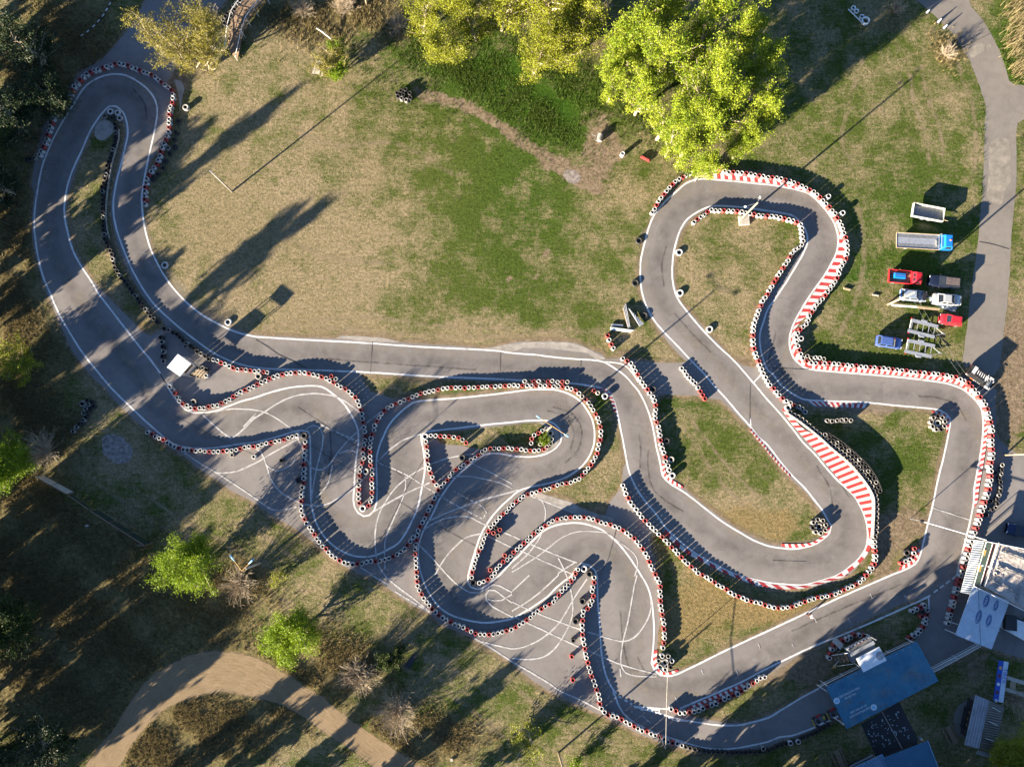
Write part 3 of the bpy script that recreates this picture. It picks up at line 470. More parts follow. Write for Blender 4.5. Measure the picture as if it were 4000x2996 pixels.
RL = W('T23 1500,1000 2209,680 T33 400,440 900,190 1300,30 T32 1480,1480 1550,1350 1600,1150 1640,950 1680,700 1700,500 1700,350 1650,220 1560,140 1400,100 1100,85 800,75 500,60 300,40 T31 170,1600 80,1500 60,1380 100,1240 150,1080 230,940 330,800 420,660 490,540 510,430 480,320 420,220 330,130 200,70 50,30 T21 2150,75 1950,60 1750,60 1600,90 1480,150 1380,250 1300,380 1260,540 1245,700 1260,850 1310,970 1400,1090 1530,1220 1660,1350 1780,1470 1900,1600 T22 1960,30 2209,320 T32 100,420 250,580 400,740 540,900 640,1050 690,1180 680,1310 610,1410 500,1480 350,1520 150,1530 0,1510 T22 1980,1450 1780,1350 1600,1220 1420,1080 1270,940 1170,820 1120,700 1100,560 1070,400 1020,240 960,110 880,20 T21 820,1590 650,1545 400,1530 0,1510 T11 1700,1480 1000,1430 300,1390 0,1370 T01 2100,1350 1900,1280 1700,1150 1500,980 1330,800 1200,600 1130,420 1100,250 1110,100 T00 1120,1600 1160,1400 1210,1200 1230,1050 1220,920 1150,830 1060,780 960,780 870,820 790,920 700,1060 610,1220 530,1380 470,1520 440,1657 T01 430,120 430,300 460,480 530,660 620,840 730,1010 860,1180 1000,1350 1140,1520 1200,1600 T02 1250,60 1400,230 1560,370 1750,410 1950,370 2209,300 T12 200,230 400,210 560,270 640,400 640,560 620,760 620,960 690,1160 830,1290 960,1320 1100,1250 1190,1090 1230,850 1250,600 1300,430 1450,300 1700,250 2209,190 T22 200,180 400,190 520,290 570,430 540,570 440,670 260,750 0,790 T12 2100,830 1900,950 1750,1120 1640,1300 1580,1480 1590,1620 T13 1640,150 1760,260 1930,300 2120,240 T23 200,60 380,-60 T22 500,1480 640,1380 780,1400 900,1520 980,1657 T23 1010,150 1000,350 980,550 960,750 1050,900 1250,960 1500,950')
film('rubber_line', 'rubbered', 'darker rubbered racing line worn into the asphalt', [(2.4, [(p.x, p.y) for p in RL]), (4.6, [(p.x + .5, p.y - .3) for p in RL])], .0105)
M['skid'] = soft_mat('skid_rubber', (.035, .03, .03), .30, .70, .5, .8)
film('skid_marks', 'skid', 'dark skid marks in the bends', [(.35, W(s)) for s in ('T22 1180,560 1170,720 1210,900 1330,1010 1480,1100', 'T22 1090,420 1110,560 1105,730', 'T22 350,200 520,260 600,400 570,560 460,680', 'T22 300,230 460,280 530,420 500,560', 'T32 420,700 520,860 545,960 560,1060', 'T32 470,640 600,830 700,980', 'T31 0,1480 40,1340 70,1200', 'T21 1330,470 1290,640 1310,820', 'T21 1400,1050 1560,1220 1720,1380', 'T23 930,300 960,600 1010,800 1090,830', 'T23 1080,700 1130,800 1180,880', 'T32 1300,110 1500,130 1640,200 1710,330', 'T00 1150,770 1250,900 1270,1050', 'T11 600,1440 1200,1480 1900,1530', 'T33 200,480 700,260 1150,80', 'T12 640,420 650,600 620,800')], .0112)
film('dust', 'dust', 'pale dust along the outer edges of the track', [(2.2, [(p.x + ox, p.y + oy) for p in RL[a:b]]) for a, b, ox, oy in ((0, 30, 1.6, -2), (30, 62, -2, 1.5), (62, 100, 1.8, 1.6), (100, 150, -1.5, 2.2), (150, 200, 2, -1.4))], .0118)
film('verge', 'verge', 'worn strip of soil along the edges of the asphalt', [(1.5, [(p.x, p.y) for p in lp]) for lp in (OUT, H1, H2, H4, H5, H67, H8)], .0016, True)
M['worn'] = soft_mat('worn_grass', (.30, .235, .15), .40, .62, .55, .6)
film('worn_tracks', 'worn', 'faint worn wheel and mower tracks in the grass', [(w, W(s)) for w, s in ((1.3, 'T11 60,1165 700,1180 1400,1235 2209,1250 T21 300,1210 760,1200'), (.8, 'T11 300,1110 900,1085 1600,1160 2209,1180'), (1.0, 'T30 820,520 700,900 640,1250 760,1420'), (.9, 'T30 1330,560 1370,820 1480,1100 1500,1400'), (.9, 'T30 1230,640 1260,880 1350,1150 1400,1440'), (1.2, 'T31 760,100 820,420 800,760 700,1050 560,1300'), (1.0, 'T30 1560,330 1690,700 1780,1000 1790,1500'), (.8, 'T22 1500,250 1700,520 1900,760 2150,1000'), (.8, 'T22 1450,330 1650,640 1850,900 2100,1150'), (.9, 'T02 560,650 900,900 1300,1180 1700,1400'), (.8, 'T02 700,560 1100,850 1500,1120 1900,1350'), (1.0, 'T12 0,1250 300,1480 600,1650'), (1.0, 'T13 200,200 700,520 1200,760 1700,1050 2100,1350'), (1.2, 'T10 300,1100 700,1250 1200,1240 1700,1500'), (1.0, 'T11 100,300 600,560 1200,620'), (1.0, 'T23 60,1000 300,1180 600,1330 900,1450'))], .0032)
M['seam'] = plain('asphalt_seam', (.035, .032, .03), .9, 0, .3, 3)
lines('asphalt_seams', M['seam'], 'dark seams and cracks across the asphalt', [(.10, 'T11 0,1275 100,1335 200,1405 320,1460 430,1520'), (.05, 'T11 1005,1290 985,1560'), (.05, 'T21 595,1450 585,1650'), (.05, 'T11 2110,1380 2105,1600'), (.06, 'T32 40,1520 330,1530'), (.05, 'T12 360,200 900,560 1300,820'), (.05, 'T12 480,530 1000,860 1500,1180 1900,1400'), (.05, 'T12 1480,600 1300,900 1100,1300 950,1500'), (.05, 'T22 700,300 720,20'), (.06, 'T22 2055,0 2050,340'), (.05, 'T22 900,1250 830,1500 760,1650'), (.05, 'T02 1500,270 1800,430 2209,620'), (.06, 'T31 40,1520 350,1530'), (.10, 'T31 1820,430 1950,455 2080,495'), (.08, 'T30 1680,410 1760,370 1915,295')])

# ------------------------------------------------------------------ kerbs
def kerb(label, inner, outer, n, first=1):
    a = resample(smooth(W(inner), .5), n * 2 + 1); b = resample(smooth(W(outer), .5), n * 2 + 1)
    mb = MB(); z0 = .03; z1 = .075
    for i in range(n):
        k = 2 * i; mi = (i + first) % 2; vs = []
        for j in (0, 1, 2):
            p, q = a[k + j], b[k + j]; vs += [(p.x, p.y, .002), (p.x, p.y, z0), (q.x, q.y, z1), (q.x, q.y, .002)]
        fs = [(x + 4 * j, x + 4 * j + 4, x + 4 * j + 5, x + 4 * j + 1) for j in (0, 1) for x in (0, 1, 2)]
        if i == 0: fs.append((0, 1, 2, 3))
        if i == n - 1: fs.append((11, 10, 9, 8))
        if (b[k] - a[k]).cross(a[k + 1] - a[k]) > 0: fs = [f[::-1] for f in fs]
        mb.add(vs, fs, mi)
    return tag(mb.build('kerb', [M['kwhite'], M['kred']]), label, None, None, 'structure')
kerb('red and white kerb round the top of the upper loop', 'T20 1640,1535 1750,1540 1900,1552 2100,1572 2209,1580 T30 100,1600 200,1625 300,1650', 'T20 1640,1528 1740,1500 1900,1508 2100,1540 T30 0,1560 90,1570 190,1605 290,1630', 27)
kerb('wide red and white kerb of the bend beside the parking meadow', 'T31 615,340 617,400 610,480 590,550 550,630 495,720 415,840 335,960 265,1080 220,1180 200,1270 205,1350 235,1430 295,1490 345,1518', 'T31 630,345 645,400 660,480 655,560 620,640 575,735 510,830 430,940 345,1060 280,1120 235,1190 222,1270 226,1340 258,1410 305,1462 350,1490', 39)
kerb('narrow red and white kerb along the right hand straight and corner', 'T31 352,1522 700,1550 1100,1580 1400,1616 1600,1650 T32 1660,18 1720,60 1790,124 1840,194 1863,290 1865,400 1855,520 1835,660 1810,790 1790,900 1785,1000 1780,1060', 'T31 356,1494 700,1520 1100,1550 1400,1585 1610,1625 T32 1690,0 1750,40 1820,110 1868,190 1888,290 1888,400 1880,520 1860,660 1838,790 1818,900 1808,1000 1790,1050', 99)
kerb('short straight red and white kerb by the strapped tyre wall', 'T32 345,146 850,172', 'T32 400,188 830,207', 19, 0)
kerb('small curved kerb at the tyre flower in the right corner', 'T32 1412,226 1470,238 1530,262 1566,310 1561,370 1551,420', 'T32 1420,250 1465,262 1510,290 1540,325 1543,370 1540,415', 11)
kerb('broad striped run-off kerb outside the lower hairpin', 'T32 120,215 200,335 300,452 400,566 500,688 600,806 690,910 750,970 795,1045 833,1130 856,1200 864,1265', 'T32 150,215 220,300 300,385 400,440 500,520 600,600 700,680 790,770 860,870 910,970 920,1060 915,1150 910,1205 905,1265', 45)
kerb('long red and white kerb round the bottom of the lower hairpin', 'T32 866,1270 868,1350 849,1420 790,1505 706,1580 606,1645 T33 600,4 450,52 300,90 150,88 0,72 T23 2100,45 1950,-4 T22 1950,1652 1800,1587 1640,1502 1500,1418 1380,1310 1330,1258', 'T32 890,1275 893,1360 875,1430 830,1500 740,1590 650,1657 T33 690,0 560,45 430,80 300,114 150,120 0,106 T23 2080,80 1930,20 T22 1780,1605 1620,1522 1480,1445 1360,1335 1310,1285', 37)
kerb('red and white kerb inside the lower hairpin', 'T32 538,1225 523,1283 466,1340 380,1388 240,1412 120,1400', 'T32 518,1240 503,1280 450,1322 370,1366 240,1380 115,1376', 17)
kerb('red and white kerb along the right edge of the teardrop island', 'T22 2062,385 2127,457 2203,550 T32 -5,560 95,670 195,780', 'T22 2050,395 2115,475 2195,570 T32 0,590 85,690 190,800', 29)
kerb('red and white kerb at the left corner of the teardrop island', 'T22 1292,690 1306,778 1335,820 1392,864 1480,900', 'T22 1310,680 1325,765 1360,810 1410,845 1470,880', 13)
kerb('red and white kerb where the back straight turns down', 'T22 795,32 842,75 878,140 902,235', 'T22 745,42 785,52 825,92 856,150 882,236', 13)
kerb('red and white kerb round the tyre flower by the finish straight', 'T23 1222,650 1218,760 1243,820 1290,856 1360,859 1440,826', 'T23 1255,645 1245,755 1265,805 1300,835 1360,835 1420,812', 13)
kerb('red and white kerb at the pit entry', 'T23 1530,1133 2010,926', 'T23 1545,1152 2025,947', 21)
kerb('little red and white kerb at the foot of the right hand straight', 'T32 1130,1610 1250,1550 1296,1488 1320,1400', 'T32 1140,1575 1230,1525 1275,1465 1300,1400', 11)
# ------------------------------------------------------------------ tyre stacks
def tyre_mesh(name, mats, n_t, r=.33, th=.19, seg=16, hole=.20):
    mb = MB()
    for k in range(n_t):
        z = k * th; top = k == n_t - 1
        mb.lathe([(hole + .01, z + .03), (r * .86, z), (r * .985, z + th * .22), (r, z + th * .5), (r * .985, z + th * .78), (r * .86, z + th)], seg, mi=0)
        if top: mb.lathe([(r * .86, z + th), (r * .72, z + th + .004), (hole, z + th - .025), (hole, z + th - .05)], seg, mi=0)
        mb.lathe([(hole, z + th - .05), (r * .82, z + th - .07), (r * .82, z + .06), (hole + .01, z + .03)], seg, mi=1)
    o = mb.build(name, mats, smooth=True); me = o.data; bpy.data.objects.remove(o); return me
SETS = {'W': ['twhite', 'white'], 'R': ['tred', 'red'], 'B': ['rubber', 'black'], 'K': ['tdirty', 'worn white rimmed'], 'D': ['tdirty', 'dirty white']}
_tm = {}
def tyre_me(c, n_t, big=False):
    key = (c, n_t, big)
    if key not in _tm: _tm[key] = tyre_mesh('tyre_stack', [M[SETS[c][0]], M['rubber']], n_t, .56 if big else .33, .30 if big else .19, 20 if big else 16, .29 if big else .205)
    return _tm[key]
TY_ = []     # colour, place, world x, y, tyres in stack, scale, big, label
def run(place, pat, s, n_t=4, sp=None):
    z = n_t * .19; q = smooth([(v.x, v.y) for v in W(s, z)], .05); L = sum((a - b).length for a, b in zip(q, q[1:]))
    sp = sp or .672; n = max(2, round(L / sp) + 1); q = resample(q, n); d = L / (n - 1)
    for i, p in enumerate(q): TY_.append((pat[i % len(pat)], place, p.x + random.gauss(0, .025), p.y + random.gauss(0, .025), n_t, min(1.04, d / .672) * random.uniform(.93, 1.04), False))
def spots(place, s, n_t=4, big=False, sc=1.0):
    """'T.. x,y,C ...' single stacks with their colour letter"""
    c = r = 0
    for tok in s.split():
        if tok[0] == 'T': c, r = int(tok[1]), int(tok[2]); continue
        x, y, k = tok.split(',')
        p = G(c * 1000 + float(x) / 2.209, TY[r] + float(y) / 2.209, n_t * (.30 if big else .21)); TY_.append((k, place, p.x, p.y, n_t, sc * random.uniform(.96, 1.03), big))
run('barrier outside the left hairpin', 'WWR', 'T00 335,1335 395,1210 410,1150 430,1090 450,1025 490,960 540,890 595,840 620,770 665,715 690,685 740,640 810,605 880,585 950,560 1020,545 1085,560 1150,585 1215,610 1280,635 1335,665 1395,715 1445,750 1475,775 1490,830 1485,870 1480,905 1465,935 1457,1005 1457,1075 1450,1140 1425,1210 1395,1270 1380,1335 1350,1405 1310,1465 1270,1525 1255,1590 1245,1640 T01 1245,5 1245,105')
run('row along the long hairpin island', 'BBKBBBKBBB', 'T00 990,1070 995,1135 990,1205 975,1270 960,1340 930,1410 920,1450 910,1530 885,1600 880,1635 T01 885,85 885,160 890,235 890,310 900,385 905,415 925,450 945,500 960,530 970,575 980,615 990,655 1010,690 1040,735 1080,780 1110,820 1155,885 1180,915 1220,980 1250,1005 1290,1070 1320,1090 1355,1120', 3)
run('row between the hairpin island and the marshal tower', 'BKBBBBKBB', 'T01 1415,1180 1455,1195 1520,1225 1575,1280 1640,1325 1700,1375 1765,1415 1800,1438', 4)
run('barrier behind the marshal tower', 'WWRWWRWRWR', 'T01 1837,1447 1870,1455 1900,1470 1940,1485 1975,1500 2005,1515 2045,1530 2090,1530 2125,1535 2165,1540 2200,1545 T11 20,1545 60,1550 98,1555', 4)
run('barrier below the back straight', 'WWR', 'T02 1460,25 1485,50 1505,78 1525,115 1545,145 1580,172 1618,187 1655,210 1698,205 1738,208 1778,200 1820,188 1858,185 1893,168 1930,157 1965,138 1998,115 2030,92 2060,72 2098,55 2137,40 2170,25 2205,10 T11 35,1643 72,1630 108,1610 143,1598 183,1585 223,1573 268,1565 308,1560 350,1557 393,1557 435,1562 477,1570 517,1578 560,1595 603,1605 640,1630 680,1650 T12 718,20 762,38 793,60 822,83 850,108 870,135 887,170 897,207 908,240 915,275 920,315 925,355 935,393 940,433 942,470 937,512 928,550 922,588 930,628 922,665 905,700 898,740 893,778 892,815 888,853 890,897 885,943 885,985 893,1027')
run('barrier round the middle loop', 'RWWRWWRWWRWWRWWWRWW', 'T12 970,1048 992,1010 1000,968 1002,935 1002,895 998,858 998,822 1000,785 998,745 992,707 990,668 985,628 982,590 983,550 985,512 990,475 998,440 1013,403 1022,365 1037,327 1057,292 1078,257 1103,227 1135,203 1167,187 1200,170 1237,157 1270,143 1305,128 1340,115 1373,100 1410,85 1447,77 1487,65 1525,58 1565,50 1608,40 1645,35 1683,32 1723,28 1762,28 1800,33 1838,28 1875,25 1912,28 1950,23 1985,22 2020,17 2060,17 2097,17 2135,15 2170,12 2205,9 T22 45,12 85,15 130,15 170,12 212,15 252,15 293,15 335,15 378,20 418,18 458,27 500,37 540,53 577,77 608,108 640,137 665,163 687,200 710,237 733,270 747,310 760,350 767,392 770,435 765,478 752,520 742,563 735,605 713,648 692,685 665,722 635,753 605,787 575,820 517,843 475,852 430,860 390,870 350,885 310,900 270,915 235,920 200,935 163,943 125,955 95,970 68,995 35,1018 10,1042')
run('barrier left of the pad finger', 'WWRWW', 'T12 2187,1070 2160,1100 2128,1125 2098,1155 2073,1187 2045,1217 2020,1250 1998,1283 1973,1313 1963,1353 1950,1393 1928,1435 1908,1478 1897,1515 1885,1553 1875,1590 1868,1625 T13 1863,18')
run('barrier round the lower pad loop', 'WWRWW', 'T13 1928,68 1965,60 1995,42 2028,22 T12 2070,1607 2092,1573 2125,1540 2165,1518 2197,1485')
run('barrier round the lower pad loop', 'RWWRWWRWW', 'T22 15,1450 50,1420 85,1388 120,1358 150,1328 178,1300 212,1277 243,1253 275,1232 308,1208 340,1190 372,1170 415,1163 455,1155 495,1150 537,1148 575,1148 613,1150 652,1153 690,1163 727,1177 765,1190 807,1203 847,1213 885,1228 923,1243 960,1265 995,1288 1028,1313 1060,1337 1087,1368 1115,1403 1140,1437 1162,1475 1183,1515 1195,1555 1215,1590 1230,1628 T23 1253,20 1273,57 1282,98 1282,138 1283,180 1285,220 1287,260 1292,300 1297,337 1305,373 1313,415 1317,455 1318,495 1318,540 1315,585 1308,625')
spots('second row at the end of the back straight', 'T21 110,1632,W 150,1632,B 190,1632,R 230,1632,W 270,1632,B 312,1632,R 350,1630,W 395,1637,W 435,1635,R 480,1637,D')
run('barrier along the lower left of the pad', 'WRWWRWW', 'T02 1270,418 1305,435 1340,455 1372,468 1405,480 1437,503 1468,522 1498,540 1530,550 1570,562 1607,567 1645,572 1683,575 1722,575 1760,580 1797,583 1835,585 1872,583 1910,580 1948,575 1985,573 2023,570 2060,563 2097,550 2133,540 2172,538 2205,538 T12 40,525 75,515 115,505 153,497 192,490 230,480 270,468 310,453 350,442')
run('barrier round the left pad loop', 'WRWW', 'T12 420,498 420,540 418,580 413,620 410,660 410,700 412,740 410,778 410,817 408,855 402,893 393,930 390,968 388,1010 388,1048 390,1090 403,1125 418,1163 437,1200 460,1235 485,1270 508,1305 530,1340 553,1375 580,1403 610,1430 635,1467 667,1490 703,1510 735,1530 770,1543 807,1552 845,1557 885,1553 925,1547 970,1530 1012,1528 1052,1530 1092,1522 1130,1512 1170,1493 1207,1477 1240,1453 1275,1427 1307,1390 1330,1357 1353,1325')
run('barrier along the diagonal across the pad', 'WWRWWR', 'T12 1390,1305 1398,1265 1418,1223 1440,1185 1460,1147 1480,1108 1495,1073 1513,1040 1527,1005 1543,970 1562,932 1590,897 1617,863 1648,830 1672,793 1705,758 1747,728 1783,703 1820,678 1857,653 1893,633 1930,605 1962,575 2000,560 2038,552 2077,552 2115,555 2153,552 2192,555 T22 22,560 65,560 105,567 150,573 190,575 232,573 270,563 303,540')
run('barrier under the bottom pad loop', 'RWWRWWWRW', 'T12 1385,1347 1378,1385 1375,1425 1372,1465 1378,1503 1380,1545 1383,1588 1388,1630 T13 1390,62 1397,110 1420,148 1440,187 1465,220 1490,255 1515,290 1547,323 1580,350 1613,375 1653,395 1690,415 1723,433 1763,443 1807,460 1850,485 1890,502 1928,510 1967,513 2007,513 2045,510 2083,503 2120,493 2157,483 2192,473 T23 20,458 53,435 90,415 120,393 152,370 183,343 213,318 243,298 277,277 312,258 345,243 373,213 400,178 425,143 452,115 483,87 512,58 535,25 T22 545,1637 570,1600')
run('barrier from the pad down to the pit lane', 'WRWWRW', 'T23 710,22 712,62 702,100 697,138 703,180 695,220 680,253 653,287 612,320 612,363 610,405 607,448 610,490 612,535 620,580 627,623 635,665 643,710 657,755 667,798 680,843 693,885 712,925 725,967 740,1010 755,1053 757,1095 770,1140 792,1177 832,1208 875,1213 915,1230 953,1250 993,1272 1045,1300 1085,1320 1127,1342 1167,1347 1203,1370 1240,1380 1277,1397 1312,1417 1350,1437 1387,1450 1425,1455 1467,1470')
run('row on the island with the double lamp', 'WWRWRWRWR', 'T12 1510,443 1553,447 1590,450 1630,450 1668,450 1707,457 1745,463 1783,482 1813,508')
run('row dividing the pad below the double lamp', 'WRWWRWWRWRWR', 'T12 1467,500 1470,537 1478,577 1480,617 1480,655 1483,692 1495,725 1502,758 1522,797 1533,842 1558,872')
run('barrier left of the teardrop island', 'WRWW', 'T21 960,1437 997,1458 1028,1482 1052,1518 1077,1557 1098,1595 1118,1630 T22 1140,8 1165,40 1190,77 1218,105 1235,145 1243,185 1245,227 1240,265 1240,305 1253,342 1270,377 1275,417 1282,458 1285,498 1292,540 1308,577 1325,620 1325,660 1347,695 1360,740')
run('barrier below the lower hairpin', 'WWWRWWWWWRWW', 'T22 960,870 975,913 990,955 1008,993 1032,1030 1058,1065 1087,1100 1115,1137 1145,1170 1175,1202 1205,1233 1237,1265 1268,1295')
run('barrier below the lower hairpin', 'RWWRWW', 'T22 1300,1320 1325,1350 1353,1373 1377,1407 1410,1435 1437,1465 1467,1500 1493,1530 1525,1557 1553,1580 1585,1605 1612,1632 1650,1650 T23 1683,18 1715,38 1748,63 1780,85 1817,105 1855,127 1887,152 1925,172 1965,185 2002,200 2038,217 2078,230 2117,237 2152,245 2190,260 T33 22,272 67,282 113,282 155,282 195,277 237,265 273,250 310,235 345,223 385,210 423,195 460,188 502,185 540,177 582,167 620,150 660,130 697,110 737,95 777,77 812,47 843,20 T32 870,1630 897,1595 918,1560 933,1523 937,1485 930,1437 928,1400 925,1360')
run('strapped wall outside the broad striped kerb', 'K', 'T32 928,1318 935,1273 940,1230 940,1185 942,1140 945,1100 943,1065 942,1025 938,985 925,945 910,912 897,880 877,843 850,810 832,775 808,743 785,712 763,687 728,658 697,628 660,600 625,577 590,552 553,522 517,497 487,470 457,440 423,413 390,385 358,357 327,330 293,305 260,280 225,265 190,242', 6)
run('strapped wall outside the broad striped kerb', 'KBB', 'T32 497,437 530,455 560,483 593,497 627,523 663,545 695,570 728,595 752,620 780,645 803,665 825,695 850,728 873,757 900,790 922,825 940,857 957,893 970,925', 6)
run('barrier inside the upper loop', 'WRWWRWW', 'T21 1573,260 1600,235 1635,213 1673,190 1700,160 1738,153 1777,157 1815,157 1855,160 1895,163 1933,165 1970,170 2010,178 2045,185 2083,192 2122,197 2160,203 2200,207 T31 25,205 65,210 100,217 137,225 178,235 215,245 248,257 285,278')
run('barrier inside the upper loop', 'WWWWWW', 'T31 297,315 297,355 300,395 307,435 282,467 245,495 213,525')
run('barrier inside the upper loop', 'RWWRWWR', 'T31 193,558 180,592 157,622 133,653 113,685 92,720 72,750 53,782 38,815 20,845 5,878 T21 2190,905 2170,937 2155,977')
run('barrier inside the upper loop', 'WWWWWWRWWRWWR', 'T21 2137,1020 2120,1060 2107,1100 2092,1145 2087,1182 2085,1220 2085,1255 2087,1290 2090,1325 2093,1360 2107,1397 2120,1433 2137,1465 2147,1500 2160,1533 2172,1565 2190,1600 2209,1632 T32 25,10 52,38 77,70 103,98 130,125 162,147 200,163 232,182 265,192 297,215 325,243')
run('barrier round the outside of the upper loop', 'WWR', 'T21 1213,175 1235,147 1250,112 1270,75 1293,45 1315,17 T20 1340,1645 1365,1615 1395,1585 1420,1557 1455,1540 1490,1520 1522,1503 1560,1485 1628,1467 1665,1462 1705,1457 1745,1457 1783,1460 1820,1465 1857,1485 1893,1488 1932,1487 1970,1493 2013,1493 2055,1500 2092,1508 2127,1515 2163,1520 2195,1528 T30 30,1530 70,1535 108,1540 145,1550 180,1557 217,1570 250,1585 285,1597 320,1615 355,1633 390,1648 T31 413,17 450,40 477,72 503,100 530,128 552,158 580,187 600,222 617,253 635,288')
run('barrier beside the parking meadow', 'WWRWW', 'T31 650,322 662,357 675,393 682,427 688,465 690,503 685,535 678,572 660,605 637,637 627,667 615,702 600,738 583,775 558,813 535,845 508,875 488,903 463,930 440,953 417,980 400,1010 383,1037 367,1065 355,1100 342,1130 317,1155 290,1177 262,1207 250,1243 250,1283 258,1322 270,1360 285,1400 305,1433')
run('barrier below the parking meadow', 'RWWRWRWWRWW', 'T31 337,1460 375,1472 413,1477 447,1477 485,1477 525,1477 562,1480 605,1483 645,1487 683,1490 723,1497 763,1500 803,1505 842,1510 880,1512 918,1515 957,1520 997,1520 1037,1527 1077,1530 1115,1535 1153,1540 1193,1542 1235,1547 1273,1555 1312,1555 1350,1560 1390,1565 1427,1567 1467,1572 1507,1577 1545,1580 1583,1590 1620,1595 1657,1610 1693,1627 1733,1647')
run('barrier along the right hand straight', 'RWW', 'T32 1760,20 1790,55 1815,85 1838,118 1863,152 1887,187 1900,223 1910,262 1918,300 1930,340 1938,378 1943,417 1940,453 1938,490 1937,530 1942,568 1950,610 1940,655 1923,693 1930,737 1930,785 1928,830 1920,873 1912,920 1900,963 1888,1005 1875,1043 1863,1080 1847,1120 1837,1160 1827,1197 1810,1240 1790,1278 1777,1315', 5)
run('barrier in front of the pit buildings', 'WWRWWWRWWRRWWRWWRWW', 'T32 1762,1355 1750,1395 1738,1437 1725,1475 1712,1517 1703,1557 1688,1600 1675,1637 T33 1660,35 1650,75 1640,112 1632,152 1623,187 1610,228 1602,265 1592,300 1580,340 1570,380 1557,420', 5)
spots('second row at the corner of the parking meadow', 'T31 343,1415,K 378,1430,K 413,1427,W 450,1430,W 485,1440,K')
spots('grass behind the barrier beside the parking meadow', 'T31 290,1263,W 527,35,W 650,178,W', 4, False, 1.25)
run('heap behind the right hand barrier', 'KBKBB', 'T32 2025,700 2020,740 2015,775 2003,817 2013,857 2013,903 2008,943 1983,983 1985,1025 1970,1063 1937,1083 1900,1080', 3)
spots('heap behind the right hand barrier', 'T32 1965,763,B 1893,1130,B 1930,1010,B', 3)
spots('corner kerb of the finish triangle', 'T32 1160,1547,R 1193,1528,W 1228,1513,W 1258,1493,R 1265,1460,W 1272,1420,R')
run('short strapped wall in the finish triangle', 'D', 'T32 513,313 547,318 582,317 615,310 652,308 685,310 718,313', 5)
def flower(place, s, rr, n, big, ring, c0='W'):
    p = P1(s, .84); TY_.append((c0, place, p.x, p.y, 2, 1.0, True))
    for k in range(n):
        a = 2 * math.pi * k / n + .2; TY_.append((ring[k % len(ring)], place, p.x + rr * math.cos(a), p.y + rr * math.sin(a), 4, 1.05, False))
flower('flower shaped pack in the right corner', 'T32 1475,335', 1.02, 9, True, 'DDBDK', 'D')
flower('flower shaped pack inside the lower hairpin', 'T32 447,1228', 1.0, 8, True, 'DDKDB', 'K')
flower('flower shaped pack by the finish straight', 'T23 1325,755', 1.0, 7, True, 'WKWKWWB', 'D')
spots('short row above the mid straight', 'T21 827,1237,R 840,1275,W 858,1315,R 877,1348,W')
spots('short row beside the crossing strip', 'T21 1467,1520,W 1492,1548,W 1510,1578,W 1533,1605,W 1560,1630,W 1583,1650,W T22 1610,30,W 1628,63,R 1648,95,R 1667,127,R', 3)
spots('corner kerb at the end of the back straight', 'T22 710,57,R 742,77,K')
spots('planter ring under the double lamp', 'T22 193,440,W 228,422,R 265,402,W 300,385,W 345,477,W 335,513,K 303,540,R 172,472,R 168,510,W 245,520,K')
run('barrier at the pit entry', 'WRWWRWWWRWWRWWR', 'T23 1377,1157 1417,1172 1460,1193 1503,1187 1543,1180 1588,1178 1628,1163 1668,1143 1705,1130 1742,1115 1780,1097 1820,1080 1858,1060 1897,1042 1940,1030 1978,1003 2012,980 2045,957 2078,930 2115,912 2150,885 2187,877')
spots('bend beside the start tower', 'T33 535,718,W 547,687,R 560,645,W 608,645,D 580,607,R 615,590,W 650,570,R 687,557,W 718,540,W 752,520,R 797,523,W 835,527,R 872,537,W')
spots('horseshoe at the pit exit', 'T33 1253,315,W 1290,297,W 1325,280,R 1357,263,W 1380,302,W 1340,318,B 1380,343,R 1335,357,R 1370,380,W 1363,417,W 1348,452,R 1323,480,W 1300,505,W 1267,525,W 1233,547,R')
run('low dark row along the pit lane', 'B', 'T23 1500,1480 1650,1515 1800,1525 2000,1528 2209,1510 T33 100,1470 200,1440 300,1400 420,1350 520,1295', 2)
spots('low dark row along the pit lane', 'T23 2172,1500,K T33 197,1452,W 265,1440,W', 3, False, 1.1)
spots('heap on the rough grass left of the track', 'T02 750,140,B 757,175,K 787,155,B 803,190,B 733,213,K 773,213,B 717,253,K 743,243,B 737,285,B 713,312,K 703,335,B 680,345,B 655,370,K 625,408,K', 3)
spots('row left of the marshal tower', 'T01 1383,1255,B 1393,1293,K 1400,1333,B 1405,1378,K 1398,1418,B 1405,1460,K', 4, False, 1.08)
spots('cluster under the marshal tower', 'T01 1598,1328,K 1745,1517,K 1727,1553,K 1683,1553,K 1650,1573,B 1707,1590,K 1775,1583,W 1775,1530,B 1700,1515,B', 4)
spots('loose dark line outside the left hairpin', 'T00 1520,1145,B 1500,1203,B 1447,1277,K 1463,1325,B 1403,1455,B 1360,1503,B', 2, False, 1.15)
spots('loose dark line outside the left hairpin', 'T00 1537,1050,B 1505,1270,B 1425,1395,B 1320,1545,B', 1, True, .85)
spots('grass outside the left hairpin', 'T00 1600,925,D', 2, True, .85)
spots('inner tip of the left hairpin', 'T00 950,963,W 1012,973,W 900,1003,D 1030,1020,D 965,1020,B', 1, True, .9)
spots('left end of the left hairpin barrier', 'T00 290,1360,D 250,1370,B 225,1375,B', 4)
spots('inner kerb of the upper loop', 'T21 1445,520,W 1452,870,W 1707,1183,W', 1, True)
spots('outer edge of the upper loop', 'T21 1097,420,B 1065,785,B 1140,1065,B', 1, True)
spots('edge of the tan meadow', 'T01 1420,632,W 1968,1122,W', 1, True)
spots('paved pad, standing alone', 'T12 218,660,B', 4); spots('paved pad, standing alone', 'T02 2000,612,K 2187,627,W T23 530,565,B 517,705,R 527,907,R', 4)
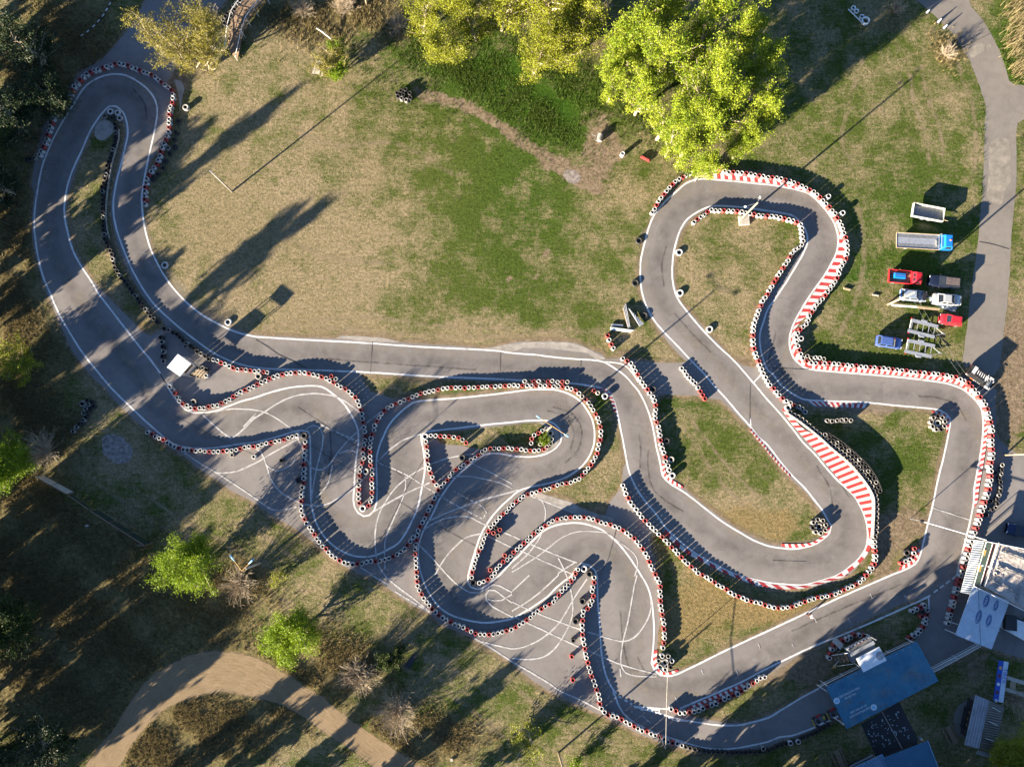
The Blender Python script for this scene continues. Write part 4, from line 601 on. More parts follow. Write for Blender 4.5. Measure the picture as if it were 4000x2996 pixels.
spots('corner of the pad barrier', 'T02 1668,153,D T12 415,445,B 367,830,B 945,753,D 1780,635,B T11 20,1590,D T23 610,225,B 550,397,B T13 1875,65,B T22 670,1637,B 1220,45,B 1335,490,B T32 1203,1455,B', 2, True, .9)
spots('tip of the pad barrier', 'T12 922,1073,W 1460,452,W 352,440,W T22 623,1593,W 803,105,W 1385,788,W 1375,650,D 330,425,D T32 178,203,W T02 707,170,D', 2, True, .9)
spots('paved pad beside the diagonal', 'T12 2050,1285,R 2105,1258,R 2085,1310,K 2070,1243,B 2148,1480,R 2022,1603,R T11 648,1588,R 687,1612,W')
spots('round dark pack in the lush grass', 'T10 1215,800,B 1250,780,B 1290,770,B 1325,800,B 1330,840,B 1295,860,K 1255,845,K 1225,830,B 1270,815,B', 4)
spots('heap beside the wooden ramp', 'T00 1925,168,K 1960,115,B 1945,140,B 1990,135,B 2015,45,K 2040,25,K 2070,5,K 1990,75,B 1900,210,B 1870,230,B 2000,170,B 1935,200,B 2025,80,B', 3, False, 1.1)
# large lorry tyres stand out and are few; of the other stacks the 300 nearest to the camera are things, the rest one object
large = [t_ for t_ in TY_ if t_[6]]; small = sorted([t_ for t_ in TY_ if not t_[6]], key=lambda a: a[2] ** 2 + a[3] ** 2)
print('tyre stacks', len(small), 'large', len(large))
rest = MB(); last = math.hypot(small[299][2], small[299][3])
for i, (c, place, x, y, n_t, scl, big) in enumerate(large + small):
    me = tyre_me(c, n_t, big); rz = random.uniform(0, 6.28); tx, ty = random.gauss(0, .018), random.gauss(0, .018); own = big or i < len(large) + 300
    if own:
        o = bpy.data.objects.new('lorry_tyre' if big else 'tyre_stack', me); col.objects.link(o); o.location = (x, y, .006); o.rotation_euler = (tx, ty, rz); o.scale = (scl, scl, 1)
        cn = SETS[c][1]; what = 'tyre' if n_t == 1 else 'pair of lorry tyres' if big else 'tyre stack'
        if big and n_t == 1: what = 'lorry tyre'
        at_ = place.startswith(('grass', 'edge', 'inner', 'outer', 'corner', 'tip', 'left end', 'bend'))
        lone = 'standing alone on the paved pad' if place.startswith('paved pad, st') else ('on the ' if place.startswith(('paved', 'grass')) else 'at the ' if at_ else 'in the ') + place
        tag(o, f'{cn} {what} {lone}', 'tyre' if big else 'tyre stack', f'{cn} {what}s {lone}'.replace('tyress', 'tyres'))
    else:
        mx = Matrix.Translation((x, y, .006)) @ Matrix.Rotation(rz, 4, 'Z') @ Matrix.Diagonal((scl, scl, 1, 1)); mi0 = {'W': 0, 'R': 1}.get(c, 2 if c in 'KD' else 3); o0 = len(rest.v)
        rest.v += [tuple(mx @ v.co) for v in me.vertices]
        for p in me.polygons: rest.f.append(tuple(k + o0 for k in p.vertices)); rest.m.append(3 if p.material_index == 1 else mi0)
o = rest.build('outer_tyre_stacks', [M['twhite'], M['tred'], M['tdirty'], M['rubber']], smooth=True)
tag(o, 'remaining red, white and dark tyre stacks of the barriers farther from the middle', 'tyre barrier', None, 'stuff')
# ------------------------------------------------------------------ trees and shrubs
M['leaf_lime'] = leaf_mat('lime_leaves', (.095, .165, .006), (.335, .38, .032)); M['leaf_olive'] = leaf_mat('olive_leaves', (.140, .155, .008), (.30, .32, .032))
M['leaf_willow'] = leaf_mat('willow_leaves', (.125, .115, .016), (.28, .245, .05)); M['leaf_green'] = leaf_mat('fresh_green_leaves', (.10, .165, .006), (.20, .28, .012))
M['leaf_pine'] = leaf_mat('pine_needles', (.012, .024, .009), (.035, .055, .018), .15); M['leaf_dark'] = leaf_mat('dark_leaves', (.020, .035, .007), (.050, .070, .012), .2)
M['straw'] = leaf_mat('dry_grass_blades', (.10, .080, .038), (.31, .245, .11), .25); M['blade'] = leaf_mat('green_grass_blades', (.038, .075, .008), (.10, .14, .020), .25); M['reed'] = leaf_mat('dead_reeds', (.20, .16, .075), (.33, .27, .14), .2)
def leaves(c, size, n_rng, up=.35, asp=.62):
    """one bent leaf quad at each point of c"""
    n = len(c); d = n_rng.normal(size=(n, 3)); d /= np.linalg.norm(d, axis=1)[:, None]
    nn = n_rng.normal(size=(n, 3)); nn[:, 2] += up * 2; u = np.cross(nn, d); u /= (np.linalg.norm(u, axis=1)[:, None] + 1e-9)
    s = size * n_rng.uniform(.6, 1.3, n)[:, None]; d = d * s; u = u * s * asp
    v = np.stack([c - d, c - u * .9, c + d, c + u * .9], 1).reshape(-1, 3); f = np.arange(n * 4).reshape(n, 4); return v, f
def limb(p, d, L, r0, r1, n, wob, lift, g):
    path = [p]; q = p.copy(); dd = d.normalized()
    for i in range(n):
        dd = (dd + Vector((g.normal() * wob, g.normal() * wob, g.normal() * wob * .6 + lift / n))).normalized(); q = q + dd * (L / n); path.append(q.copy())
    return path, [r0 + (r1 - r0) * i / n for i in range(n + 1)]
def tree_parts(seed, h, rad, base, nlimb, ntwig, perleaf, size, spread, upright, multi=1, dead=0.0):
    """woody skeleton (tubes) plus leaves scattered along the twigs; gaps are where no twig went"""
    g = np.random.default_rng(seed); wd = MB(); cs_, tn = [], []
    for s in range(multi):
        a0 = g.uniform(0, 6.28); lean = .12 if multi == 1 else .45
        d0 = Vector((math.cos(a0) * lean, math.sin(a0) * lean, 1)); tp, tr = limb(Vector((0, 0, -.1)), d0, h * .93 / (1 if multi == 1 else 1.05), .022 * h / math.sqrt(multi), .02, 8, .05, .1, g); wd.tube(tp, tr, 7)
        for k in range(nlimb // multi):
            t = base + (1 - base) * (k + g.uniform(0, .8)) / (nlimb // multi); t = min(.97, t); i = min(7, int(t * 8)); p = tp[i].lerp(tp[i + 1], t * 8 - i)
            prof = math.sin(math.pi * min(1, max(.06, (t - base * .6) / (1.04 - base * .6))) ** .75) ** .8
            L = rad * (.45 + .75 * prof) * g.uniform(.65, 1.2); a = g.uniform(0, 6.28) if g.random() > .15 else a0
            d = Vector((math.cos(a), math.sin(a), upright * g.uniform(.6, 1.4))); lp, lr = limb(p, d, L, max(.03, .012 * h * (1 - t) + .024), .016, 6, .12, .25, g); wd.tube(lp, lr, 5, cap=False)
            lt = g.uniform(-.34, .30)
            for j in range(ntwig):
                u = g.uniform(.25, 1.0); i = min(5, int(u * 6)); q = lp[i].lerp(lp[i + 1], u * 6 - i); b = g.uniform(0, 6.28)
                dd = (lp[-1] - lp[0]).normalized() * .8 + Vector((math.cos(b), math.sin(b), g.uniform(-.2, .9))) * .8
                wp, wr = limb(q, dd, rad * g.uniform(.18, .38), .018, .006, 3, .2, .2, g)
                if j % 2 == 0: wd.tube(wp, wr, 3, cap=False)
                if g.random() < dead: continue
                kk = max(1, int(perleaf * g.uniform(.5, 1.5)))
                for _ in range(kk):
                    w = g.uniform(.1, 1.15) * 3; i = min(2, int(w)); e_ = wp[i].lerp(wp[i + 1], w - i); cs_.append((e_.x + g.normal() * spread, e_.y + g.normal() * spread, e_.z + g.normal() * spread * .8)); tn.append(.5 + lt + g.normal() * .2)
    c = np.array(cs_) if cs_ else np.zeros((1, 3)); v, f = leaves(c, size, g); return wd, v, f, np.clip(np.repeat(np.array(tn) if tn else np.zeros(1), 4), 0, 1)
def make_tree(name, label, cat, loc, seed, leaf, wood='bark', group=None, **k):
    wd, v, f, tn = tree_parts(seed, **k); t = thing(name, label, cat, loc, 0, group)
    wd.build('trunk', M[wood], t, smooth=True); arrays('crown', v, f, M[leaf], tn, t); return t
def at_px(x, y): p = G(x, y); return (p.x, p.y, 0)
POP = dict(base=.10, nlimb=40, ntwig=10, perleaf=26, size=.14, spread=.27, upright=1.35)
protos = [make_tree('poplar_tree', '', 'tree', (0, 0, 0), 100 + i, 'leaf_lime', h=h, rad=r, **POP) for i, (h, r) in enumerate([(16, 4.6), (14, 4.0), (17.5, 4.8)])]
pop = [(2566, 545, 0, .92, 0, 'leftmost front poplar, its pale trunk showing above the soil patch'), (2705, 585, 1, 1.0, 1, 'poplar leaning over the top of the upper loop barrier'), (2640, 650, 1, .74, 2, 'low bushy poplar at the front tip of the bright clump'), (2800, 540, 0, .95, 3, 'poplar at the right front of the bright clump'),
       (2860, 620, 1, .72, 4.2, 'small poplar at the right front corner of the bright clump'), (2655, 430, 2, .96, 5, 'tall poplar in the middle of the bright clump'), (2480, 450, 1, .9, .6, 'slim poplar on the left side of the bright clump'), (2375, 400, 1, .78, 1.7, 'thin pale poplar at the left front of the bright clump'), (2815, 410, 2, .95, 2.8, 'tall poplar on the right side of the bright clump'),
       (2570, 300, 2, 1.0, 3.9, 'tallest poplar at the back middle of the bright clump'), (2450, 250, 0, 1.0, 5.2, 'poplar at the back left of the bright clump'), (2700, 280, 0, 1.08, 2.2, 'poplar at the back right of the bright clump'), (2840, 270, 1, 1.02, .2, 'rearmost right poplar beside the dark shaded grass'), (2560, 150, 1, 1.05, 4.4, 'poplar at the top edge between the two tree groups'), (2925, 520, 1, .86, 1.2, 'outermost poplar on the right, its crown edge over the shaded grass'), (2715, 705, 1, .70, 3.4, 'lowest poplar, its crown touching the upper loop kerb'), (2390, 290, 1, .9, 5.0, 'poplar at the left edge of the bright clump near the olive trees'), (2600, 610, 0, .74, 2.0, 'poplar above the red plastic barrier'), (2930, 390, 0, .9, 3.1, 'tall poplar at the far right of the bright clump')]
done = set()
for x, y, k, s, rz, lb in pop:
    o = protos[k] if k not in done else copy_tree(protos[k]); done.add(k); o.location = at_px(x, y); o.scale = (s, s, s); o.rotation_euler.z = rz; tag(o, 'bright lime green ' + lb, 'tree', 'poplars beside the upper loop')
OLV = dict(base=.08, nlimb=44, ntwig=10, perleaf=27, size=.13, spread=.36, upright=1.0)
op = [make_tree('budding_tree', '', 'tree', (0, 0, 0), 200 + i, 'leaf_olive', h=h, rad=r, **OLV) for i, (h, r) in enumerate([(11, 4.6), (13, 4.4)])]
done = set()
for x, y, k, s, rz, lb in [(1745, 235, 0, .86, 0, 'leftmost of the olive trees along the top edge'), (2085, 300, 1, .9, 1, 'olive tree nearest the small red soil spot'), (1960, 120, 0, 1.1, 2, 'olive tree in the middle of the top edge group'), (2160, 130, 1, 1.05, 3, 'olive tree right of the middle at the top edge'), (2270, 200, 0, 1.0, 4, 'olive tree bordering the bright poplar clump'), (1800, 60, 1, .9, 5, 'olive tree behind the leftmost one at the top edge'), (2010, 20, 1, 1.0, 2.5, 'rearmost olive tree cut off by the top edge'), (1860, 160, 1, .85, 3.3, 'olive tree between the two frontmost ones at the top edge'), (2240, 60, 1, 1.1, 1.3, 'tall olive tree touching the poplars at the top edge'), (1655, 130, 1, .8, .7, 'small olive tree at the left end of the top edge group'), (2190, 250, 0, .9, 5.6, 'front right olive tree beside the bright poplars')]:
    o = op[k] if k not in done else copy_tree(op[k]); done.add(k); o.location = at_px(x, y); o.scale = (s, s, s); o.rotation_euler.z = rz; tag(o, lb + ', sparsely leaved', 'tree', 'budding trees along the top edge')
make_tree('willow_tree', 'feathery yellow willow beside the wooden ramp', 'tree', at_px(815, 275), 301, 'leaf_willow', h=11, rad=6.4, base=.04, nlimb=72, ntwig=11, perleaf=32, size=.11, spread=.20, upright=1.5, multi=6)
make_tree('willow_shrub', 'yellow shrub with bare stems beside the white picnic bench', 'shrub', at_px(1300, 275), 302, 'leaf_willow', h=5.6, rad=3.0, base=.06, nlimb=32, ntwig=8, perleaf=18, size=.10, spread=.18, upright=1.5, multi=4)
make_tree('green_shrub', 'bright green shrub right of the yellow shrub by the bench', 'shrub', at_px(1335, 285), 303, 'leaf_green', h=5.4, rad=2.3, base=.06, nlimb=30, ntwig=9, perleaf=20, size=.12, spread=.2, upright=1.3, multi=3)
BR = dict(base=.08, nlimb=56, ntwig=10, perleaf=38, size=.12, spread=.38, upright=.7)
make_tree('birch_tree', 'bright green tree beside the forked blue lamp', 'tree', at_px(800, 2195), 311, 'leaf_green', h=8.2, rad=4.4, **BR)
make_tree('birch_tree', 'bright green tree above the dirt road bend', 'tree', at_px(1195, 2445), 312, 'leaf_green', h=8.0, rad=4.2, **BR)
make_tree('conifer', 'round dark green evergreen beside the black mat', 'tree', at_px(1550, 2550), 313, 'leaf_dark', h=3.6, rad=2.0, base=.02, nlimb=34, ntwig=9, perleaf=22, size=.12, spread=.16, upright=.5)
make_tree('broad_bush', 'yellow green bush on the left bank of the track', 'shrub', at_px(105, 1415), 314, 'leaf_olive', h=4.6, rad=3.6, base=.05, nlimb=30, ntwig=9, perleaf=22, size=.13, spread=.22, upright=.5)
make_tree('birch_tree', 'green tree cut by the left edge above the bare bush', 'tree', at_px(110, 1780), 315, 'leaf_green', h=8, rad=3.6, **BR)
make_tree('broad_bush', 'shaded green tree low on the left edge', 'shrub', at_px(90, 2400), 316, 'leaf_dark', h=6, rad=4.2, **BR)
PN = dict(base=.08, nlimb=48, ntwig=10, perleaf=24, size=.14, spread=.24, upright=.25)
for i, (x, y, h, r, lb) in enumerate([(230, 2860, 7, 4.0, 'dark pine in the bottom left corner beside the dirt road'), (190, 260, 9, 3.8, 'dark pine in the top left corner, upper one'), (110, 520, 9, 3.8, 'dark pine near the left edge above the hairpin'), (230, 420, 8, 3.2, 'dark pine closest to the left hairpin barrier'), (60, 760, 8, 3.2, 'dark pine on the left edge beside the hairpin exit'), (40, 2960, 7, 3.5, 'dark pine cut by the bottom left corner')]):
    make_tree('pine_tree', lb, 'tree', at_px(x, y), 330 + i, 'leaf_pine', 'bark', 'dark pines on the left', h=h, rad=r, **PN)
make_tree('low_bush', 'low yellow green bush at the bottom edge', 'shrub', at_px(2060, 2850), 340, 'leaf_olive', h=2.2, rad=2.8, base=.02, nlimb=26, ntwig=7, perleaf=11, size=.12, spread=.25, upright=.6, multi=4)
make_tree('low_bush', 'small green bush beside the bottom pole', 'shrub', at_px(2245, 2970), 341, 'leaf_green', h=1.8, rad=1.5, base=.02, nlimb=18, ntwig=6, perleaf=9, size=.11, spread=.2, upright=.7, multi=3)
make_tree('garden_tree', 'yellow green tree in the bottom right corner over the shed', 'tree', at_px(3905, 2900), 342, 'leaf_olive', h=7, rad=3.6, **BR)
make_tree('low_bush', 'thin weedy bush around the double lamp', 'shrub', at_px(2125, 1715), 343, 'leaf_green', h=.9, rad=.9, base=.02, nlimb=16, ntwig=6, perleaf=9, size=.09, spread=.15, upright=.7, multi=3)
make_tree('low_bush', 'small yellow bush below the forked lamp', 'shrub', at_px(1090, 2250), 344, 'leaf_olive', h=1.6, rad=1.6, base=.02, nlimb=18, ntwig=6, perleaf=7, size=.10, spread=.2, upright=.8, multi=3)
# leafless bushes
def bare(name, label, loc, seed, h, rad, n=150, group=None, wood='twig', upr=1.0):
    g = np.random.default_rng(seed); mb = MB(); tn = []
    for k in range(n):
        a = g.uniform(0, 6.28); out = g.uniform(.15, 1.15) ** .8; d = Vector((math.cos(a) * out, math.sin(a) * out, upr * g.uniform(.5, 1.1)))
        L = math.sqrt(rad * rad + h * h) * g.uniform(.45, .85); p0 = Vector((g.normal() * rad * .06, g.normal() * rad * .06, 0)); path, rr = limb(p0, d, L, .035, .010, 6, .16, .1, g); mb.tube(path, rr, 4, cap=False)
        for j in range(7):
            u = g.uniform(.3, .98) * 6; i = min(5, int(u)); q = path[i].lerp(path[i + 1], u - i); b = g.uniform(0, 6.28)
            tw, tr = limb(q, (path[-1] - path[0]).normalized() + Vector((math.cos(b), math.sin(b), .3)) * .8, L * g.uniform(.12, .28), .014, .005, 3, .25, .1, g); mb.tube(tw, tr, 3, cap=False)
    t = thing(name, label, 'shrub', loc, 0, group); mb.build('branches', M[wood], t); return t
bare('bare_bush', 'pale leafless bush above the dirt road, the left one of two', at_px(1410, 2625), 401, 4.2, 3.4, 170)
bare('bare_bush', 'brownish leafless bush above the dirt road, the right one of two', at_px(1560, 2770), 402, 4.2, 3.8, 200)
bare('bare_bush', 'grey leafless bush below the green tree on the left edge', at_px(190, 1765), 403, 4.0, 3.6, 150)
bare('bare_bush', 'leafless bush under the forked blue lamp', at_px(945, 2275), 404, 3.6, 3.2, 150)
bare('bare_bush', 'thin leafless bush behind the corrugated shed', at_px(3955, 2720), 405, 3.6, 2.4, 110)
bare('bare_bush', 'brown leafless scrub at the top edge right of the ramp', at_px(1190, 45), 406, 2.4, 2.6, 130)
bare('bare_bush', 'brown leafless scrub at the top edge beside the pole', at_px(1350, 40), 407, 2.4, 2.4, 120)
bare('bare_bush', 'brown leafless scrub under the olive trees', at_px(1560, 110), 408, 2.6, 2.4, 120)
bare('bare_bush', 'dry scrub on the bank left of the access road', at_px(3500, 40), 409, 1.6, 1.8, 90)
bare('bare_bush', 'dry scrub heap beside the pale road patch', at_px(3690, 215), 410, 1.6, 1.9, 90)
bare('bare_bush', 'leafless scrub beside the wooden ramp tyres', at_px(835, 70), 411, 2.2, 1.4, 60)
# tall trees standing beyond the left and lower edges: only their long shadows reach into the picture
def woodland(label, places):
    V, Fc, T_ = [], [], []; wd = MB(); o0 = 0; base = [tree_parts(500 + i, h=13, rad=3.6, base=.15, nlimb=22, ntwig=6, perleaf=14, size=.48, spread=.45, upright=.9) for i in range(2)]
    for i, pl_ in enumerate(places):
        x, y, h = pl_[:3]; wn = pl_[3] if len(pl_) > 3 else 1.0
        w_, v, f, tn = base[i % 2]; s = h / 13; a = i * 1.9; rot = np.array([[math.cos(a), -math.sin(a), 0], [math.sin(a), math.cos(a), 0], [0, 0, 1]]) * s @ np.diag([wn, wn, 1.0])
        p = np.array(G(x, y)); V.append(v @ rot.T + p); Fc.append(f + o0); o0 += len(v); T_.append(tn)
        wd.add([tuple(rot @ np.array(q) + p) for q in w_.v], w_.f)
    o = arrays('woodland', np.concatenate(V), np.concatenate(Fc), M['leaf_dark'], np.concatenate(T_)); tag(o, label, 'wood', None, 'stuff')
    wd.build('trunks', M['bark'], o); return o
g0 = random.Random(21); WOOD_L = []
def row(b0, b1, step, h0, h1, x0=-120, x1=-230):
    y = b0
    while y <= b1: WOOD_L.append((g0.uniform(x1, x0), y, g0.uniform(h0, h1))); y += step * g0.uniform(.85, 1.15)
row(120, 540, 95, 9, 11); row(560, 1290, 80, 9.5, 11.5); row(700, 1250, 110, 11, 13, -330, -420); row(1320, 1420, 60, 9, 10); WOOD_L.append((-150, 1400, 14.5, .5)); WOOD_L.append((-180, 1960, 16.5, .62))
row(1590, 1780, 75, 8, 9.5); row(2070, 2420, 108, 8.5, 11); row(2470, 3150, 104, 9, 12); row(2100, 2900, 190, 11, 14, -480, -620); row(3200, 3330, 90, 10, 12); WOOD_L += [(480, 3200, 8)]
WOOD_B = []
for i in range(12): WOOD_B += [(2440 + i * 112 + g0.uniform(-30, 30), 3190 + g0.uniform(-40, 50), min(18, 11 + i * 1.3) * g0.uniform(.9, 1.1)), (2640 + i * 112 + g0.uniform(-30, 30), 3360 + g0.uniform(-40, 50), min(20, 14 + i * 1.2) * g0.uniform(.9, 1.1))]
WOOD_B += [(700, 3180, 9), (930, 3220, 11), (1330, 3180, 8), (1700, 3180, 7), (2250, 3230, 8)]
woodland('dark wood standing beyond the left side of the site', WOOD_L); woodland('dark trees standing beyond the lower side of the site', WOOD_B)

# ------------------------------------------------------------------ grass that stands up: one object for each kind
def grass(name, label, n, zones, mat, hh, ww, blades, avoid=None, cat='grass'):
    g = np.random.default_rng(sum(map(ord, name)) + 5); P = []
    tot = sum(z[5] if len(z) > 5 else z[2] * z[3] for z in zones)
    for z in zones:
        k = int(n * (z[5] if len(z) > 5 else z[2] * z[3]) / tot); px = g.normal(z[0], z[2] * .55, k); py = g.normal(z[1], z[3] * .55, k)
        for x, y in zip(px, py): P.append(tuple(G(x, y))[:2])
    P = np.array(P)
    c = np.ones(len(P), bool)
    for poly in (avoid or []):
        q = np.array([(p.x, p.y) for p in poly]); ins = np.zeros(len(P), bool); j = len(q) - 1
        for i in range(len(q)):
            cond = ((q[i, 1] > P[:, 1]) != (q[j, 1] > P[:, 1])) & (P[:, 0] < (q[j, 0] - q[i, 0]) * (P[:, 1] - q[i, 1]) / (q[j, 1] - q[i, 1] + 1e-12) + q[i, 0]); ins ^= cond; j = i
        c &= ~ins
    P = P[c]; nf = np.sin(P[:, 0] * .9) * np.cos(P[:, 1] * .8) + np.sin(P[:, 0] * .37 + P[:, 1] * .51); P = P[g.uniform(-1.4, 1.6, len(P)) < nf]
    m = len(P) * blades; b = np.repeat(P, blades, 0) + g.normal(size=(m, 2)) * .10; h = hh * g.uniform(.5, 1.4, m); a = g.uniform(0, 6.28, m); ln = g.uniform(.1, .9, m) * h
    tip = np.stack([b[:, 0] + np.cos(a) * ln, b[:, 1] + np.sin(a) * ln, h], 1); sd_ = np.stack([-np.sin(a), np.cos(a), np.zeros(m)], 1) * ww
    b3 = np.concatenate([b, np.zeros((m, 1))], 1); v = np.stack([b3 - sd_, b3 + sd_, tip], 1).reshape(-1, 3); f = np.arange(m * 3).reshape(m, 3)
    o = arrays(name, v, f, M[mat], np.repeat(np.clip(g.normal(.5, .25, m), 0, 1), 3)); tag(o, label, cat, None, 'stuff'); return o
road_poly = [Vector((p.x, p.y)) for p in list(de) + list(reversed(di))]; NO = [OUT, road_poly]
grass('rough_grass', 'tall dead rough grass on the banks and lower left', 80000, [(330, 2500, 460, 330), (120, 2150, 240, 380), (700, 2880, 300, 150), (60, 1050, 90, 400), (110, 1480, 150, 220), (160, 1680, 150, 130), (1230, 2600, 260, 140), (1620, 2880, 230, 110), (250, 220, 240, 250), (1300, 70, 300, 110), (900, 2330, 150, 120), (1050, 2780, 180, 80), (3690, 200, 60, 70), (560, 2100, 100, 60)], 'straw', .42, .035, 5, NO)
grass('lush_grass', 'lush dark green grass at the foot of the trees', 30000, [(1900, 270, 380, 150), (2150, 430, 200, 150), (3950, 250, 70, 240), (3850, 850, 25, 420), (2560, 350, 300, 220), (1750, 170, 200, 120), (2330, 1560, 40, 90)], 'blade', .22, .03, 5, NO + [W('T30 1250,-60 1350,60 1590,290 1740,520 1830,760 1880,920 1865,1300 1850,1657 T31 1780,650 1700,1300 1720,1545 2000,1500 2060,1000 2100,400 T30 2135,1650 2145,1400 2140,1150 2500,980 2500,720 2130,735 2050,580 1920,290 1750,60 1680,-60')])
grass('dead_reeds', 'dead straw coloured reeds in the lush verge at top right', 900, [(3960, 120, 50, 110), (3975, 250, 30, 60)], 'reed', 1.6, .03, 3, None, 'reeds')
# ------------------------------------------------------------------ vehicles
def carpaint(name, c, rough=.28): return plain(name, c, rough, .0, .10, 1.5, coat=.6)
M['blue'] = carpaint('blue_car_paint', (.055, .10, .28)); M['silver'] = carpaint('silver_car_paint', (.33, .34, .35)); M['redp'] = carpaint('red_car_paint', (.52, .02, .03)); M['navy'] = carpaint('navy_car_paint', (.008, .02, .07))
M['darkp'] = carpaint('black_brown_car_paint', (.035, .03, .032)); M['truckblue'] = carpaint('truck_blue_paint', (.01, .16, .50)); M['wreck'] = carpaint('faded_blue_grey_paint', (.22, .27, .33), .45); M['navyblack'] = carpaint('navy_black_paint', (.008, .012, .028)); M['dusty'] = plain('dusty_brown_roof', (.12, .095, .085), .5, 0, .3, 3); M['jeep'] = carpaint('black_jeep_paint', (.022, .02, .02))
def wheels(t, L, Wd, r=.31, xs=None, w=.2):
    for x in xs or (-L * .31, L * .31):
        for s in (-1, 1):
            mb = MB(); y = s * (Wd / 2 - w * .45)
            vs = lambda R_, yy: [(x + R_ * math.cos(a), yy, r + R_ * math.sin(a)) for a in [2 * math.pi * k / 14 for k in range(14)]]
            a, b = y - w / 2, y + w / 2; mb.add(vs(r, a) + vs(r, b), [tuple(range(14)), tuple(range(27, 13, -1))] + [(i + 14, (i + 1) % 14 + 14, (i + 1) % 14, i) for i in range(14)])
            wo = mb.build('wheel', M['rubber'], t); rb = MB(); yo = y + s * (w / 2 + .003)
            rb.add(vs(r * .6, yo), [tuple(range(14)) if s < 0 else tuple(range(13, -1, -1))]); rb.build('rim', M['galv'], wo)
def car(label, loc, rz, L, Wd, paint, kind='hatch', glass='glass', hgt=1.42, group=None, name='parked_car', roofp=None):
    t = thing(name, label, 'car', (loc.x, loc.y, .006), rz, group); hl = L / 2; hw = Wd / 2
    # hull: stations along the length (front is +x): x, half width, height
    st = [(-hl, .80, .55, .38), (-hl * .96, .94, .84, .22), (-hl * .72, 1, .90 if kind != 'sedan' else .88, .2), (-hl * .2, 1, .90, .2), (hl * .30, 1, .90, .2), (hl * .62, .97, .80, .2), (hl * .90, .90, .68, .22), (hl, .72, .46, .35)]
    v, f = [], []; n = 8
    for x, w, zt, zb in st:
        y = hw * w; v += [(x, -y * .93, zb), (x, -y, zb + .18), (x, -y, zt - .14), (x, -y * .86, zt), (x, y * .86, zt), (x, y, zt - .14), (x, y, zb + .18), (x, y * .93, zb)]
    for i in range(len(st) - 1):
        for j in range(n): f.append((i * n + j, (i + 1) * n + j, (i + 1) * n + (j + 1) % n, i * n + (j + 1) % n))
    f += [tuple(range(n)), tuple(range((len(st) - 1) * n + n - 1, (len(st) - 1) * n - 1, -1))]
    MB().add(v, f).build('body', M[paint], t, bevel=.03, smooth=True)
    xr0, xr1, xf1, xf0 = {'hatch': (-hl * .93, -hl * .76, hl * .12, hl * .44), 'wagon': (-hl * .95, -hl * .84, hl * .08, hl * .38), 'sedan': (-hl * .72, -hl * .40, hl * .14, hl * .46), 'jeep': (-hl * .94, -hl * .86, hl * .16, hl * .36)}[kind]
    zb, zt = .885, hgt; yb, yt = hw * .90, hw * .70
    B = [(xr0, -yb, zb), (xf0, -yb, zb), (xf0, yb, zb), (xr0, yb, zb)]; T = [(xr1, -yt, zt), (xf1, -yt, zt), (xf1, yt, zt), (xr1, yt, zt)]
    cab = MB().add(B + T, [(3, 2, 1, 0), (4, 5, 6, 7), (0, 1, 5, 4), (1, 2, 6, 5), (2, 3, 7, 6), (3, 0, 4, 7)]).build('cabin', M[paint], t)
    def pane(nm, q, a, b, mat=glass):
        q = [Vector(p) for p in q]; nn = (q[1] - q[0]).cross(q[3] - q[0]).normalized() * .006
        pt = lambda u, w: q[0].lerp(q[1], u).lerp(q[3].lerp(q[2], u), w) + nn
        MB().add([pt(a, b), pt(1 - a, b), pt(1 - a, 1 - b * .8), pt(a, 1 - b * .8)], [(0, 1, 2, 3)]).build(nm, M[mat], cab)
    pane('windscreen', (B[1], B[2], T[2], T[1]), .07, .06); pane('rear_window', (B[3], B[0], T[0], T[3]), .09, .12)
    for a, b, c, d in ((B[0], B[1], T[1], T[0]), (B[2], B[3], T[3], T[2])):
        a, b, c, d = map(Vector, (a, b, c, d)); m0 = a.lerp(b, .5); m1 = d.lerp(c, .5); pane('side_window', (a, m0, m1, d), .10, .12); pane('side_window', (m0, b, c, m1), .08, .12)
    rf = MB().prism([(T[0][0] + .1, -yt + .06), (T[1][0] - .05, -yt + .06), (T[1][0] - .05, yt - .06), (T[0][0] + .1, yt - .06)], zt + .001, zt + .035).build('roof', M[roofp or paint], cab, bevel=.02)
    for s in (-1, 1):
        MB().box((hl * .93, s * hw * .66, .60), (.10, hw * .36, .13), 0).build('headlight', M['lamp'], t)
        MB().box((-hl * .955, s * hw * .74, .70), (.08, hw * .26, .16), 0).build('taillight', M['taillight'], t)
        MB().box((xf0 - .12, s * (hw + .07), .95), (.10, .15, .11), 0).build('mirror', M['black'], t)
    MB().box((hl * .985, 0, .34), (.10, Wd * .6, .14)).build('bumper', M['black'], t, bevel=.02)
    wheels(t, L, Wd); return t
def deg(a): return R(a)
def at(s, z=.7): return P1(s, z)
car('blue hatchback standing alone left of the two car trailers', at('T31 1047,1295'), deg(-9), 4.0, 1.72, 'blue')
car('silver saloon parked half over a crumpled grey sheet', at('T31 1548,928'), deg(-4), 4.35, 1.76, 'silver', 'sedan')
car('small red car with white lamps behind the silver saloon', at('T31 1577,1103'), deg(180 - 9), 3.45, 1.58, 'redp', 'hatch')
car('dusty dark estate car facing the red pickup', at('T31 1522,775'), deg(180 - 7), 4.75, 1.78, 'navyblack', 'wagon', hgt=1.5, roofp='dusty')
wk = car('stripped blue grey estate car without bonnet under the leaning pole', at('T31 1255,892'), deg(-6), 4.1, 1.72, 'wreck', 'wagon')
MB().box((1.62, 0, .93), (.75, 1.25, .03), 0).box((1.3, .45, .96), (.3, .3, .12), .3).box((1.75, -.3, .95), (.35, .22, .1), .7).build('engine', M['black'], wk)
MB().box((-1.93, 0, .96), (.26, 1.3, .02)).build('blue_tailgate', M['truckblue'], wk)
